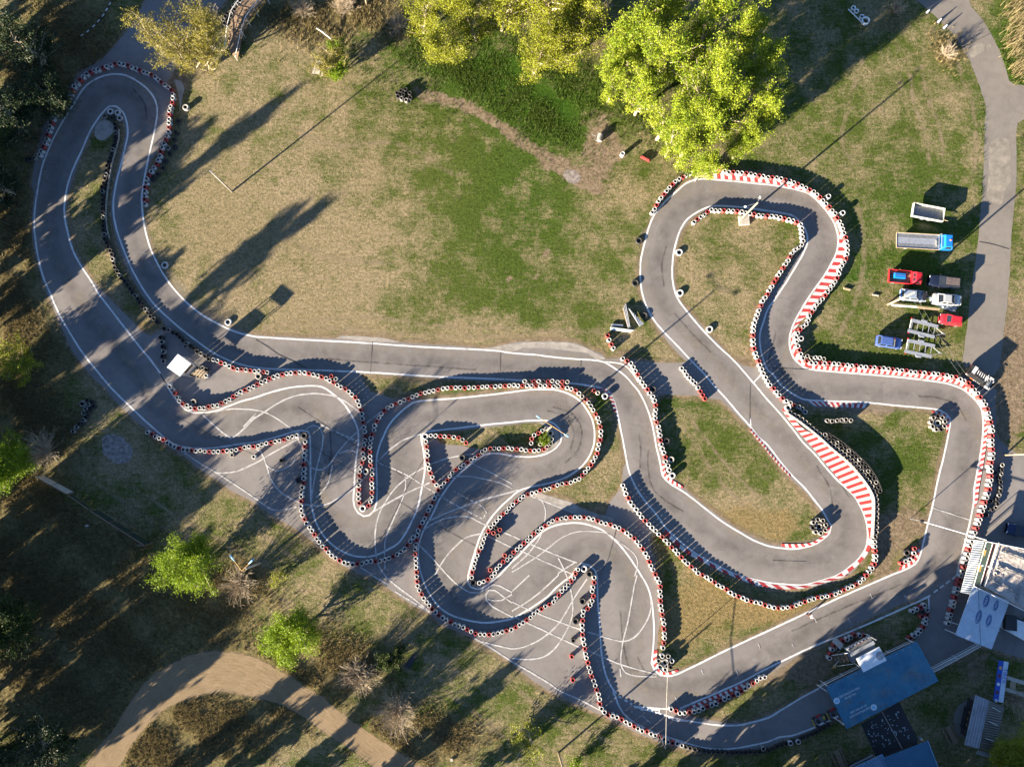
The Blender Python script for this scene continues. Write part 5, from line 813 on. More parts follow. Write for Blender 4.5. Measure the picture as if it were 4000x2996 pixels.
car('dark blue car in the shaded yard at the right edge', at('T32 2185,1268'), deg(180 - 13), 4.3, 1.75, 'navy', 'sedan')
j = car('black racing jeep with white stripes on its roof at the corner barrier', at('T31 1838,1600', .9), deg(-36), 4.3, 1.82, 'jeep', 'jeep', hgt=1.78, name='racing_jeep')
for k in range(6): MB().box((-1.15 + k * .34, 0, 1.825), (.10, .62, .015), R(6)).build('roof_stripe', M['white'], j)
MB().box((-1.72, 0, 1.824), (.5, 1.1, .012)).box((-1.55, .3, 1.832), (.3, .12, .006)).build('rear_roof_panel', M['white'], j)
MB().box((.36, 0, 1.83), (.10, 1.15, .02)).build('front_roof_bar', M['white'], j)
text('hood_lettering', 'RECA', .62, M['white'], j, (1.35, 0, .925), (0, R(8), R(90)))
text('door_lettering', 'RECA', .52, M['white'], j, (-.1, -.925, .62), (R(90), 0, 0))
MB().box((-.9, -.935, .62), (.5, .012, .34)).build('orange_decal', plain('orange_decal_paint', (.55, .12, .02), .4), j)
for s in (-1, 1): MB().box((1.45, s * .82, .86), (.62, .26, .03)).build('white_fender', M['white'], j)
# recovery truck
def rails(mb, pl, z, r=.03): mb.tube([(x, y, z) for x, y in pl], r, 5)
t = thing('recovery_truck', 'blue recovery truck with a long grey steel flatbed', 'truck', tuple(at('T31 1350,430', 1.0))[:2] + (.006,), deg(-3.3))
bed = MB().box((-1.05, 0, 1.02), (6.5, 2.3, .10)).build('flatbed', M['galv'], t)
mb = MB()
for s in (-1, 1): mb.box((-1.05, s * 1.16, 1.09), (6.5, .07, .14))
mb.box((-4.27, 0, 1.08), (.07, 2.3, .12)); mb.build('side_rail', M['plank'], bed)
MB().box((-2.4, 0, 1.075), (.03, .7, .02)).box((-1.05, .72, 1.074), (6.2, .5, .012)).box((-1.05, -.72, 1.074), (6.2, .5, .012)).build('bed_tread', M['steel'], bed)
MB().tube([(2.12, -1.1, 1.0), (2.12, -1.1, 1.9), (2.12, 1.1, 1.9), (2.12, 1.1, 1.0)], .045, 6).tube([(1.98, -1.1, 1.45), (1.98, 1.1, 1.45)], .04, 5).build('headboard', M['galv'], t)
MB().box((1.78, -.15, 1.2), (.35, .9, .26)).tube([(1.7, -.6, 1.3), (1.7, .2, 1.3)], .09, 8).build('winch', M['steel'], t, bevel=.02)
hw = 1.08; v = [(2.3, .5, 1.02), (4.1, .5, 1.02)]
cabm = MB().add([(2.35, -hw, .5), (4.15, -hw, .5), (4.15, hw, .5), (2.35, hw, .5), (2.35, -hw, 1.45), (4.1, -hw, 1.3), (4.1, hw, 1.3), (2.35, hw, 1.45), (2.55, -hw * .86, 2.25), (3.6, -hw * .86, 2.25), (3.6, hw * .86, 2.25), (2.55, hw * .86, 2.25)],
    [(3, 2, 1, 0), (0, 1, 5, 4), (1, 2, 6, 5), (2, 3, 7, 6), (3, 0, 4, 7), (4, 5, 9, 8), (5, 6, 10, 9), (6, 7, 11, 10), (7, 4, 8, 11), (8, 9, 10, 11)]).build('cab', M['truckblue'], t, bevel=.08)
MB().add([(4.03, -.86, 1.42), (4.03, .86, 1.42), (3.70, .74, 2.14), (3.70, -.74, 2.14)], [(0, 1, 2, 3)]).build('windscreen', M['glass'], cabm)
MB().add([(2.385, .7, 1.6), (2.385, -.7, 1.6), (2.53, -.66, 2.15), (2.53, .66, 2.15)], [(0, 1, 2, 3)]).build('rear_window', M['glass'], cabm)
for s in (-1, 1): MB().add([(2.7, s * 1.075, 1.5), (3.75, s * 1.075, 1.42), (3.5, s * .955, 2.12), (2.8, s * .955, 2.12)], [(0, 1, 2, 3) if s < 0 else (3, 2, 1, 0)]).build('side_window', M['glass'], cabm)
MB().lathe([(.0, .16), (.10, .15), (.13, 0)][::-1], 10, (3.25, .1, 2.26)).build('beacon', M['amber'], cabm, smooth=True)
for s in (-1, 1): MB().box((4.17, s * .75, .8), (.06, .32, .18)).build('headlight', M['lamp'], t)
wheels(t, 8, 2.1, .42, (-2.6, 3.2), .28)
# red pickup with a blue tank
t = thing('pickup_truck', 'red flatbed pickup with a blue crate lying in its wooden bed', 'truck', tuple(at('T31 1175,738', .8))[:2] + (.006,), deg(-5.5))
bed = MB().box((-.75, 0, .78), (3.3, 1.9, .08)).build('bed', M['wood'], t); mb = MB()
for s in (-1, 1): mb.box((-.75, s * .97, .98), (3.4, .06, .42))
mb.box((-2.42, 0, .98), (.06, 1.9, .42)).box((.92, 0, 1.0), (.06, 1.9, .46)); mb.build('bed_side', M['redp'], bed, bevel=.01)
cabm = MB().add([(.98, -.9, .4), (2.5, -.9, .4), (2.5, .9, .4), (.98, .9, .4), (.98, -.9, 1.15), (2.46, -.9, 1.05), (2.46, .9, 1.05), (.98, .9, 1.15), (1.35, -.76, 1.9), (2.05, -.76, 1.9), (2.05, .76, 1.9), (1.35, .76, 1.9)],
    [(3, 2, 1, 0), (0, 1, 5, 4), (1, 2, 6, 5), (2, 3, 7, 6), (3, 0, 4, 7), (4, 5, 9, 8), (5, 6, 10, 9), (6, 7, 11, 10), (7, 4, 8, 11), (8, 9, 10, 11)]).build('cab', M['redp'], t, bevel=.05)
for k in range(6): MB().box((1.72, -.6 + k * .24, 1.925), (.85, .05, .03)).build('roof_rib', M['redp'], cabm)
MB().add([(1.02, .55, 1.22), (1.02, .08, 1.22), (1.27, .08, 1.78), (1.27, .55, 1.78)], [(0, 1, 2, 3)]).build('rear_window', M['glass'], cabm)
MB().add([(1.02, -.08, 1.22), (1.02, -.55, 1.22), (1.27, -.55, 1.78), (1.27, -.08, 1.78)], [(0, 1, 2, 3)]).build('rear_window', M['glass'], cabm)
MB().add([(2.43, -.74, 1.14), (2.43, .74, 1.14), (2.13, .66, 1.82), (2.13, -.66, 1.82)], [(0, 1, 2, 3)]).build('windscreen', M['glass'], cabm)
for s in (-1, 1): MB().add([(1.2, s * .893, 1.18), (2.3, s * .893, 1.12), (1.98, s * .785, 1.8), (1.42, s * .785, 1.8)], [(0, 1, 2, 3) if s < 0 else (3, 2, 1, 0)]).build('side_window', M['glass'], cabm); MB().box((2.51, s * .62, .75), (.05, .28, .16)).build('headlight', M['lamp'], t)
wheels(t, 5, 1.85, .34, (-1.5, 1.85), .24)
b = at('T31 1142,722', 1.3); bt = thing('blue_crate', 'bright blue covered crate lying in the red pickup bed', 'crate', (b.x, b.y, .83), deg(-5.5))
MB().box((0, 0, .26), (1.75, .82, .5), taper=.94).build('crate_body', M['truckblue'], bt, bevel=.05); MB().box((.0, .05, .53), (1.5, .05, .02)).build('strap', M['steel'], bt)
b = at('T31 1065,715', 1.0); wt = thing('spare_wheel', 'spare wheel lying at the rear of the red pickup bed', 'wheel', (b.x, b.y, .83)); MB().lathe([(.16, 0), (.3, .02), (.33, .1), (.3, .18), (.16, .2)], 14).build('tyre', M['rubber'], wt, smooth=True); MB().lathe([(.0, .12), (.16, .1)][::-1], 10).build('rim', M['steel'], wt)
# tipping trailer
t = thing('box_trailer', 'open grey box trailer with pale rim beside the recovery truck', 'trailer', tuple(at('T31 1385,175', 1.2))[:2] + (.006,), deg(-11))
MB().box((0, 0, .72), (4.6, 1.95, .08)).build('floor', M['steel'], t); mb = MB()
for s in (-1, 1): mb.box((0, s * 1.0, 1.05), (4.75, .07, .66))
mb.box((2.34, 0, 1.05), (.07, 1.93, .66)).box((-2.34, 0, 1.05), (.07, 1.93, .66)); mb.build('side_wall', plain('worn_grey_green_paint', (.42, .43, .37), .6, 0, .3, 3, (.2, .15, .1)), t, bevel=.01)
MB().tube([(2.3, -.45, .62), (3.4, -.55, .58)], .05, 6).tube([(3.15, -.45, .6), (3.15, -.45, .05)], .03, 6).build('drawbar', M['plank'], t); wheels(t, 4.6, 2.0, .36, (-.5, .5), .22)
def car_trailer(label, s, rz):
    t = thing('car_trailer', label, 'trailer', tuple(at(s, .6))[:2] + (.006,), rz, 'empty car trailers')
    for sd in (-1, 1): MB().box((-.05 - .12 * -sd, sd * .84, .60), (4.1, .48, .05)).box((-.05 - .12 * -sd, sd * .84 + .22, .625), (4.1, .03, .03)).build('track_plank', M['galv'], t)
    for k in range(5): MB().box((-1.75 + k * .86, 0, .55), (.07, 1.5, .07)).build('crossbar', M['galv'], t)
    MB().box((-1.98, 0, .54), (.1, 2.3, .12)).build('light_bar', M['white'], t)
    for sd in (-1, 1): MB().box((-2.0, sd * 1.12, .56), (.14, .26, .12)).build('taillight', M['taillight'], t)
    MB().tube([(1.95, -.6, .52), (3.1, 0, .5)], .04, 6).tube([(1.95, .6, .52), (3.1, 0, .5)], .04, 6).tube([(2.9, 0, .45), (3.45, 0, .48)], .05, 6).tube([(3.0, .1, .7), (3.0, .1, .1)], .03, 6).build('drawbar', M['galv'], t)
    for sd in (-1, 1): MB().box((-.05, sd * 1.2, .62), (.95, .26, .05), 0, taper=.8).build('mudguard', M['galv'], t)
    wheels(t, 4, 2.56, .30, (-.05,), .2)
car_trailer('empty grey car trailer nearer the red car', 'T31 1340,1180', deg(-14)); car_trailer('empty grey car trailer right of the blue hatchback', 'T31 1312,1352', deg(-12))
# karts waiting in the pit lane
def kart(label, s, rz):
    t = thing('kart', label, 'kart', tuple(at(s, .2))[:2] + (.006,), rz, 'karts in the pit lane')
    MB().box((0, 0, .07), (1.3, .62, .03)).build('floor_tray', M['steel'], t)
    yel = M.setdefault('kyellow', plain('kart_yellow', (.55, .36, .02), .4)); kr = M.setdefault('kredp', plain('kart_red', (.42, .02, .02), .4))
    MB().tube([(.95, -.5, .16), (1.02, -.2, .17), (1.02, .2, .17), (.95, .5, .16)], .11, 8).build('front_bumper', M['black'], t, smooth=True)
    MB().box((.74, 0, .24), (.34, .46, .10), taper=.7).build('nose_cone', yel, t, bevel=.03)
    for sd in (-1, 1):
        MB().box((.02, sd * .58, .16), (.82, .26, .2), taper=.85).build('side_pod', kr if sd > 0 else M['white'], t, bevel=.04)
        MB().tube([(-.98, sd * .55, .2), (-.75, sd * .68, .2), (-.35, sd * .70, .2)], .07, 6).build('rear_bumper', M['black'], t)
    MB().tube([(-1.0, -.55, .2), (-1.0, .55, .2)], .08, 6).build('rear_bumper', yel, t)
    MB().lathe([(.20, .10), (.27, .3), (.25, .52), (.21, .5), (.20, .25)], 12, (-.28, 0, 0)).build('seat', M['black'], t, smooth=True)
    MB().box((-.5, -.36, .26), (.36, .26, .26)).box((-.45, .36, .2), (.2, .2, .16)).build('engine', M['steel'], t, bevel=.02)
    MB().tube([(.45, 0, .12), (.22, 0, .48)], .018, 5).lathe([(.12, 0), (.14, .015), (.12, .03), (.10, .015)], 14, (.2, 0, .48), closed=True).build('steering_wheel', M['black'], t)
    for x, r, w, y in ((.55, .13, .14, .56), (-.68, .145, .2, .58)):
        for sd in (-1, 1):
            mb = MB(); yy = sd * y; c = [(x + r * math.cos(a), r * math.sin(a) + r) for a in [2 * math.pi * k / 12 for k in range(12)]]
            mb.add([(p, yy - w / 2, q) for p, q in c] + [(p, yy + w / 2, q) for p, q in c], [tuple(range(12)), tuple(range(23, 11, -1))] + [(i + 12, (i + 1) % 12 + 12, (i + 1) % 12, i) for i in range(12)]); mb.build('wheel', M['rubber'], t)
kart('black kart with yellow and red panels standing behind the other in the pit lane', 'T33 445,1250', R(25)); kart('black kart half under the edge of the blue pit roof', 'T33 572,1192', R(25))
# ------------------------------------------------------------------ lamp posts and poles
def post(label, base, top, hh, mat, r0=.15, r1=.09, name='lamp_post', cat='lamp post'):
    b = P1(base); tp = P1(top, hh); t = thing(name, label, cat, (b.x, b.y, 0)); d = Vector((tp.x - b.x, tp.y - b.y, hh))
    MB().tube([(0, 0, -.1), d * .5, d], [r0, (r0 + r1) / 2, r1], 8).build('pole', M[mat], t, smooth=True); return t, d
def flood(t, d, off, yaw, housing='galv', sc=1.0):
    a = Vector(off) + d; MB().box(a, (.34 * sc, .26 * sc, .2 * sc), yaw, taper=.75).build('floodlight', M['white'], t, bevel=.02)
    MB().tube([d - Vector((0, 0, .2)), a], .025, 5).build('bracket', M[housing], t)
t, d = post('pale concrete pole standing in the tan meadow', 'T00 2002,1655', 'T00 1830,1492', 8.3, 'concretepole', .14, .09); MB().box(d + Vector((-.15, .12, .1)), (.5, .16, .12), R(-42)).build('lamp_head', M['galv'], t, bevel=.02)
t, d = post('wooden pole on a block footing inside the upper loop, two floodlights', 'T21 1965,250', 'T21 2122,92', 8.6, 'plank', .16, .12, 'floodlight_pole', 'light pole'); flood(t, d, (.3, .75, .1), R(70)); flood(t, d, (-1.75, -.55, -.1), R(20))
b = P1('T21 1998,250'); f_ = thing('footing', 'pale block footing of the wooden pole inside the upper loop', 'footing', (b.x, b.y, 0), R(4)); mb = MB()
for i in range(3):
    for k in range(4): mb.box((-.52 + i * .52, -.55 + k * .36, .2), (.5, .34, .4))
mb.build('blocks', M['block'], f_)
t, d = post('wooden pole leaning over the stripped estate car', 'T31 1032,972', 'T31 1262,868', 7.2, 'plank', .17, .13, 'utility_pole', 'pole'); MB().lathe([(.0, .12), (.05, .1), (.06, 0)][::-1], 8, tuple(d)).build('insulator', M['lamp'], t)
t, d = post('wooden pole beside the right edge behind the tyre heap', 'T32 2045,612', 'T32 2300,602', 8.3, 'plank', .15, .11, 'utility_pole', 'pole')
b = P1('T22 300,400'); t = thing('double_lamp', 'lamp post with two blue lamps on a long crossarm in the planter ring', 'lamp post', (b.x, b.y, 0))
tp = P1('T22 340,368', 8.0); d = Vector((tp.x - b.x, tp.y - b.y, 8.0)); MB().tube([(0, 0, -.1), d], [.16, .10], 8).build('pole', M['plank'], t, smooth=True)
l0, l1 = P1('T22 222,280', 8.3) - b, P1('T22 478,448', 8.3) - b; MB().tube([l0, (l0 + l1) / 2 + Vector((0, 0, -.2)), l1], .04, 6).build('crossarm', M['ochre'], t)
for a, o in ((l0, l1), (l1, l0)):
    u = (a - o).normalized(); MB().tube([a - u * .5, a - u * .1, a + u * .25], [.07, .13, .08], 8).build('lamp_head', M['bluelamp'], t, smooth=True)
b = P1('T12 40,1545'); tp = P1('T02 2125,1590', 7.8); t = thing('double_lamp', 'forked lamp post with two blue lamps above the leafless bush', 'lamp post', (b.x, b.y, 0)); d = tp - b; MB().tube([(0, 0, -.1), d], [.17, .12], 8).build('pole', M['concretepole'], t, smooth=True)
ct = P1('T02 2085,1612', 8.1) - b; e0, e1 = P1('T02 1990,1480', 8.5) - b, P1('T02 2185,1512', 8.5) - b
for e_ in (e0, e1):
    u = (e_ - ct).normalized(); MB().tube([d, ct, e_], .035, 6).build('arm', M['ochre'], t); MB().tube([e_ - u * .9, e_ - u * .3, e_ + u * .1], [.05, .13, .09], 8).build('lamp_head', M['bluelamp'], t, smooth=True)
post('bare wooden pole at the bottom edge below the pad', 'T23 400,1530', 'T23 450,1700', 7, 'plank', .15, .12, 'utility_pole', 'pole'); post('wooden pole at the top edge beside the brown scrub', 'T10 955,45', 'T10 925,-120', 7, 'plank', .15, .12, 'utility_pole', 'pole')
# overhead cables
def cable(label, a, b, za, zb, r=.011, mat='steel', sag=.5):
    p, q = P1(a, za), P1(b, zb); mb = MB(); mb.tube([p.lerp(q, k / 12) - Vector((0, 0, sag * 4 * (k / 12) * (1 - k / 12))) for k in range(13)], r, 4); tag(mb.build('overhead_cable', M[mat]), label, 'cable')
cable('thin overhead cable from the leaning pole to the jeep corner', 'T31 1262,868', 'T31 1720,1590', 7.0, 6.6); cable('second thin overhead cable running beside it towards the jeep corner', 'T31 1230,885', 'T31 1660,1580', 7.0, 6.4)
# timing beams across the track
p, q = P1('T32 1320,1180', 3.0), P1('T32 1885,1345', 3.0); t = thing('start_beam', 'thin white beam spanning the right hand straight', 'beam', (p.x, p.y, 0)); MB().tube([(0, 0, 3), (q.x - p.x, q.y - p.y, 3)], .07, 6).build('beam', M['white'], t)
MB().tube([(0, 0, 0), (0, 0, 3.05)], .06, 6).build('upright', M['steel'], t); MB().tube([(q.x - p.x, q.y - p.y, 0), (q.x - p.x, q.y - p.y, 3.05)], .06, 6).build('upright', M['steel'], t); MB().box((.1, 0, 3.1), (.5, .4, .3), .3).build('loudspeaker', M['black'], t, bevel=.02)
p, q = P1('T23 1345,765', 3.4), P1('T23 1326,1500', 3.4); t = thing('start_wire', 'thin pale wire spanning the finish straight and the pit lane', 'wire', (p.x, p.y, 0)); MB().tube([(0, 0, 3.4), ((q.x - p.x) / 2, (q.y - p.y) / 2, 3.2), (q.x - p.x, q.y - p.y, 3.4)], .04, 5).build('wire', M['block'], t)
for a in ((0, 0), (q.x - p.x, q.y - p.y)): MB().tube([(a[0], a[1], 0), (a[0], a[1], 3.45)], .05, 6).build('upright', M['steel'], t)
MB().tube([(q.x - p.x - .6, q.y - p.y + 1.6, 0), (q.x - p.x, q.y - p.y, 3.3)], .03, 5).build('stay', M['block'], t)
# ------------------------------------------------------------------ small objects on the grass
for s, l in (('T30 1372,110', 'grey traffic cone at the road edge, the top one of three'), ('T30 1468,192', 'grey traffic cone at the road edge, the middle one of three'), ('T30 1518,245', 'grey traffic cone at the road edge, the lowest of three')):
    b = P1(s); t = thing('traffic_cone', l, 'cone', (b.x, b.y, 0), .3, 'cones at the road edge'); MB().lathe([(.24, .04), (.05, .95), (0, .97)], 12).build('cone', M['galv'], t, smooth=True); MB().box((0, 0, .02), (.56, .56, .04)).build('base', M['black'], t)
b = P1('T20 758,1190', .4); t = thing('garden_roller', 'pale lawn roller with a metal handle on the lush grass', 'roller', (b.x, b.y, 0), R(75)); mb = MB(); c = [(.42 * math.cos(a), .42 * math.sin(a) + .42) for a in [2 * math.pi * k / 16 for k in range(16)]]
mb.add([(-.55, p, q) for p, q in c] + [(.55, p, q) for p, q in c], [tuple(range(15, -1, -1)), tuple(range(16, 32))] + [(i, (i + 1) % 16, (i + 1) % 16 + 16, i + 16) for i in range(16)]); mb.build('drum', M['concrete'], t)
MB().tube([(-.62, 0, .42), (-.62, .7, .5), (.62, .7, .5), (.62, 0, .42)], .03, 6).tube([(0, .7, .5), (0, 1.3, .8)], .03, 6).build('handle', M['galv'], t)
b = P1('T20 948,1345', 0); t = thing('barrel', 'white open barrel on the reddish soil', 'barrel', (b.x, b.y, 0)); MB().lathe([(.30, 0), (.33, .1), (.31, .45), (.33, .8), (.31, .9), (.27, .9), (.27, .3), (0, .3)], 16).build('shell', M['white'], t, smooth=True)
b = P1('T20 1150,1368', .3); t = thing('plastic_barrier', 'red plastic barrier lying under the poplars', 'barrier', (b.x, b.y, 0), R(-28)); MB().prism([(-.8, -.2), (.8, -.2), (.8, .2), (-.8, .2)], 0, .4).build('body', M['tred'], t, bevel=.05); MB().box((0, 0, .45), (1.3, .12, .1)).build('rib', M['tred'], t)
# strip of white drums and a round tub
b = P1('T30 775,145'); t = thing('drum_row', 'white board with hanging rings and a round tub in the tree shade', 'play row', (b.x, b.y, 0)); a0, a1 = P1('T30 692,82', .4) - b, P1('T30 805,192', .4) - b
MB().tube([(a0.x, a0.y, .4), (a1.x, a1.y, .4)], .09, 5).build('board', M['white'], t)
for s in ('T30 730,80', 'T30 757,108', 'T30 803,155'): q = P1(s) - b; MB().lathe([(.26, .0), (.36, .02), (.36, .4), (.26, .4), (.24, .2)], 14, (q.x, q.y, 0), closed=True).build('ring', M['white'], t, smooth=True)
q = P1('T30 832,194') - b; MB().lathe([(.44, .0), (.60, .02), (.60, .6), (.46, .6), (.43, .3)], 18, (q.x, q.y, 0), closed=True).build('tub', M['white'], t, smooth=True)
# boards and pallets beside the upper loop
def slab(name, label, cat, s, z, th, mat, slats=0):
    q = W(s, z); c = sum(q, Vector()) / len(q); t = thing(name, label, cat, (c.x, c.y, 0)); loc = [(p.x - c.x, p.y - c.y) for p in q]
    MB().prism(loc, max(.02, z - th), z).build('panel', M[mat], t, bevel=.01)
    a, b, cc, dd = [Vector(l) for l in loc[:4]]
    for k in range(slats):
        u = (k + .5) / slats; p, r_ = a.lerp(b, u), dd.lerp(cc, u); MB().tube([(p.x, p.y, z + .04), (r_.x, r_.y, z + .04)], .05, 4).build('slat', M['galv'], t)
    return t
slab('white_board', 'white board with orange rim lying beside the mid straight', 'board', 'T21 850,1165 1055,1192 1025,1210 853,1190', .45, .35, 'white', 0); slab('stencil_board', 'paint spattered board behind the white board', 'board', 'T21 858,1138 960,1145 955,1160 860,1158', .3, .2, 'galv')
slab('plank_stack', 'stack of weathered planks lying between the boards and the loop', 'planks', 'T21 955,1000 985,960 1022,1165 1000,1175', .35, .3, 'wood', 3); slab('ladder_board', 'pale board with a slatted edge leaning beside the dark tyre', 'board', 'T21 1005,1003 1140,1138 1102,1160 1040,1060', .5, .25, 'galv', 8)
slab('white_plank', 'long white plank under the stripped estate car', 'plank', 'T31 1062,968 1290,985 1290,1000 1075,985', .3, .1, 'white'); slab('wooden_plank', 'long tan plank beside the crumpled grey sheet', 'plank', 'T31 1295,985 1490,1005 1480,1022 1295,1005', .3, .1, 'plank')
b = P1('T31 683,835'); MB_ = slab('log', 'short pale log on the grass beside the striped kerb', 'log', 'T31 655,822 715,838 712,850 655,838', .25, .2, 'plank'); slab('log', 'short grey log nearer the parked vehicles', 'log', 'T31 902,880 958,890 955,900 900,890', .2, .16, 'block')
slab('black_mat', 'dark mat lying beside the round evergreen', 'mat', 'T13 1350,680 1395,685 1330,810 1275,785', .12, .08, 'black')
# crumpled grey sheet under the saloon
g = np.random.default_rng(3); b = P1('T31 1500,965'); mb = MB(); n = 18; q = W('T31 1375,895 1640,985 1590,1040 1400,965', 0); vs = []
for i in range(n + 1):
    for k in range(n // 2 + 1):
        u, w = i / n, k / (n // 2); p = q[0].lerp(q[1], u).lerp(q[3].lerp(q[2], u), w); vs.append((p.x + g.normal() * .06, p.y + g.normal() * .06, .06 + abs(g.normal()) * .14))
k = n // 2 + 1; mb.add(vs, [(i * k + j, i * k + j + 1, (i + 1) * k + j + 1, (i + 1) * k + j) for i in range(n) for j in range(k - 1)]); o = mb.build('plastic_sheet', M['wreck']); tag(o, 'crumpled grey plastic sheet spread under the silver saloon', 'sheet')
# picnic bench near the shrub, picnic tables by the pits
def picnic(label, cen, dr, L, mat, frame, hgt=.74, w=.75):
    c = P1(cen, .6); a, b = W(dr, .6); t = thing('picnic_table', label, 'picnic table', (c.x, c.y, 0), ang(a, b)); MB().box((0, 0, hgt), (L, w, .06)).build('table_top', M[mat], t, bevel=.01)
    for s in (-1, 1): MB().box((0, s * (w / 2 + .35), .44), (L, .28, .05)).build('bench', M[mat], t, bevel=.01)
    for x in (-L * .42, L * .42): MB().tube([(x, -w / 2 - .45, .40), (x, w / 2 + .45, .40)], .035, 5).tube([(x, -w / 2 - .3, 0), (x, -w / 4, .72)], .03, 5).tube([(x, w / 2 + .3, 0), (x, w / 4, .72)], .03, 5).build('frame', M[frame], t)
M['greenm'] = plain('green_metal', (.03, .22, .12), .5)
picnic('pale picnic table at the foot of the yellow shrub', 'T10 545,590', 'T10 570,520 525,655', 2.1, 'block', 'steel'); picnic('brown picnic table with green frame near the corrugated shed', 'T33 1582,1375', 'T33 1548,1305 1620,1445', 2.7, 'wood', 'greenm'); picnic('brown picnic table with green frame beside the lower blue roof', 'T33 618,1590', 'T33 580,1510 655,1680', 3.0, 'wood', 'greenm')
# driftwood behind the shrub
mb = MB(); p, q = P1('T10 520,245', 1.2), P1('T10 650,340', .4); mb.tube([p, p.lerp(q, .5) + Vector((0, .1, .1)), q], [.10, .16, .12], 7); tag(mb.build('dead_branch', M['block']), 'bleached dead trunk lying above the yellow shrub', 'log')
# wooden ramp with railings
lf = W('T00 1925,372 1965,235 2010,125 2060,62 2140,-30', 1.9); rt = W('T00 2015,475 2085,275 2135,178 2200,92 T10 95,-10', 1.9); hz = [.25, 1.3, 1.9, 2.1, 2.2]
c = P1('T00 2060,220'); t = thing('wooden_ramp', 'curved wooden footbridge ramp with pale railings at the top edge', 'footbridge', (c.x, c.y, 0)); mb = MB(); mats_ = []
for i in range(4):
    for k in range(9):
        u, w = k / 9 + .004, (k + 1) / 9 - .004; a, b, d_, e_ = lf[i].lerp(rt[i], u), lf[i].lerp(rt[i], w), lf[i + 1].lerp(rt[i + 1], w), lf[i + 1].lerp(rt[i + 1], u)
        top = [(p.x - c.x, p.y - c.y, z) for p, z in ((a, hz[i]), (b, hz[i]), (d_, hz[i + 1]), (e_, hz[i + 1]))]; mb.add([(x, y, z - .1) for x, y, z in top] + top, [(3, 2, 1, 0), (4, 5, 6, 7), (0, 1, 5, 4), (1, 2, 6, 5), (2, 3, 7, 6), (3, 0, 4, 7)])
mb.build('deck', M['wood'], t)
for i in (1, 2, 3): a, b = lf[i] - c, rt[i] - c; MB().box(((a.x + b.x) / 2, (a.y + b.y) / 2, hz[i] + .04), ((b - a).length, .12, .06), ang(a, b)).build('cross_beam', M['wood'], t)
for sd in (lf, rt):
    mb = MB(); mb.tube([(p.x - c.x, p.y - c.y, z + .95) for p, z in zip(sd, hz)], .05, 6)
    for p, z in zip(sd, hz): mb.tube([(p.x - c.x, p.y - c.y, 0), (p.x - c.x, p.y - c.y, z + .95)], .045, 5)
    mb.build('railing', M['white'], t)
for s in ('T00 2092,335', 'T10 20,130'):
    p = P1(s, 1.0) - c; a = min(rt, key=lambda r_: (r_ - c - p).length) - c; MB().tube([(a.x, a.y, 2.6), (p.x, p.y, .3)], .035, 5).build('stay', M['galv'], t)
# board along the dark tyre row of the hairpin island
mb = MB(); q = smooth(W('T00 1018,1110 1015,1200 985,1310 955,1420 938,1520 925,1600 T01 910,50 905,200 915,320 935,400', .6), 1.0); ribv = []
for i, p in enumerate(q): ribv += [(p.x, p.y, .1), (p.x, p.y, .5), (p.x + .05, p.y, .5), (p.x + .05, p.y, .1)]
mb.add(ribv, [(4 * i + j, 4 * i + 4 + j, 4 * i + 4 + (j + 1) % 4, 4 * i + (j + 1) % 4) for i in range(len(q) - 1) for j in range(4)]); tag(mb.build('guard_board', M['tdirty']), 'thin pale guard board beside the dark tyre row of the hairpin island', 'board')
def band(label, s, z0=.3, z1=.95, name='guard_band', w=.06, mat='tdirty'):
    q = smooth(W(s, z1), .6); mb = MB(); v = []
    for i, p in enumerate(q):
        d = (q[min(i + 1, len(q) - 1)] - q[max(0, i - 1)]).normalized(); nn = Vector((-d.y, d.x)) * w; v += [(p.x, p.y, z0), (p.x, p.y, z1), (p.x + nn.x, p.y + nn.y, z1), (p.x + nn.x, p.y + nn.y, z0)]
    mb.add(v, [(4 * i + j, 4 * i + 4 + j, 4 * i + 4 + (j + 1) % 4, 4 * i + (j + 1) % 4) for i in range(len(q) - 1) for j in range(4)]); return tag(mb.build(name, M[mat]), label, 'band')
band('white belt strapped along the track side of the long dark tyre wall', 'T32 172,250 300,340 440,450 560,560 690,670 800,790 880,900 918,985 922,1080 918,1180 912,1310', .3, 1.25)
band('dark belt strapped along the back of the long dark tyre wall', 'T32 520,420 640,498 760,598 860,695 940,810 985,920', .3, 1.2, mat='rubber'); band('white belt round the short strapped tyre wall', 'T32 492,318 520,338 570,336 630,330 680,336 735,322', .2, .95)
b = P1('T33 355,352')
# ------------------------------------------------------------------ marshal tower with a white roof
def tarp_mat():
    m, t, b = new_mat('blue_tarpaulin'); p = pos(t); n1 = noise(t, p, .55, 6, .68); n2 = noise(t, p, 2.6, 5, .7); n3 = noise(t, p, .9, 4, .6)
    wv = N(t, 'TexNoise'); wv.inputs['Scale'].default_value = .35; wv.inputs['Detail'].default_value = 6; t.links.new(p, wv.inputs['Vector'])
    c = mix(t, ramp(t, n1, .35, .62), (.020, .115, .20), (.045, .18, .27)); c = mix(t, mth(t, 'MULTIPLY', ramp(t, wv.outputs['Fac'], .52, .66), .6), c, (.13, .16, .17)); c = mix(t, mth(t, 'MULTIPLY', ramp(t, n3, .60, .68), .55), c, (.12, .085, .055)); c = mix(t, mth(t, 'MULTIPLY', ramp(t, n2, .5, .7), .3), c, (.02, .06, .10))
    t.links.new(c, b.inputs['Base Color']); b.inputs['Roughness'].default_value = .6; bump(t, b, n1, .5, .12); return m
M['sheetwhite'] = plain('white_roof_sheet', (.74, .745, .75), .5, 0, .10, 1.2, (.5, .5, .5)); M['tarpblue'] = tarp_mat(); M['tentwhite'] = plain('white_tent_cloth', (.47, .54, .61), .6, 0, .12, 1.0, (.30, .35, .40), bmp=.05)
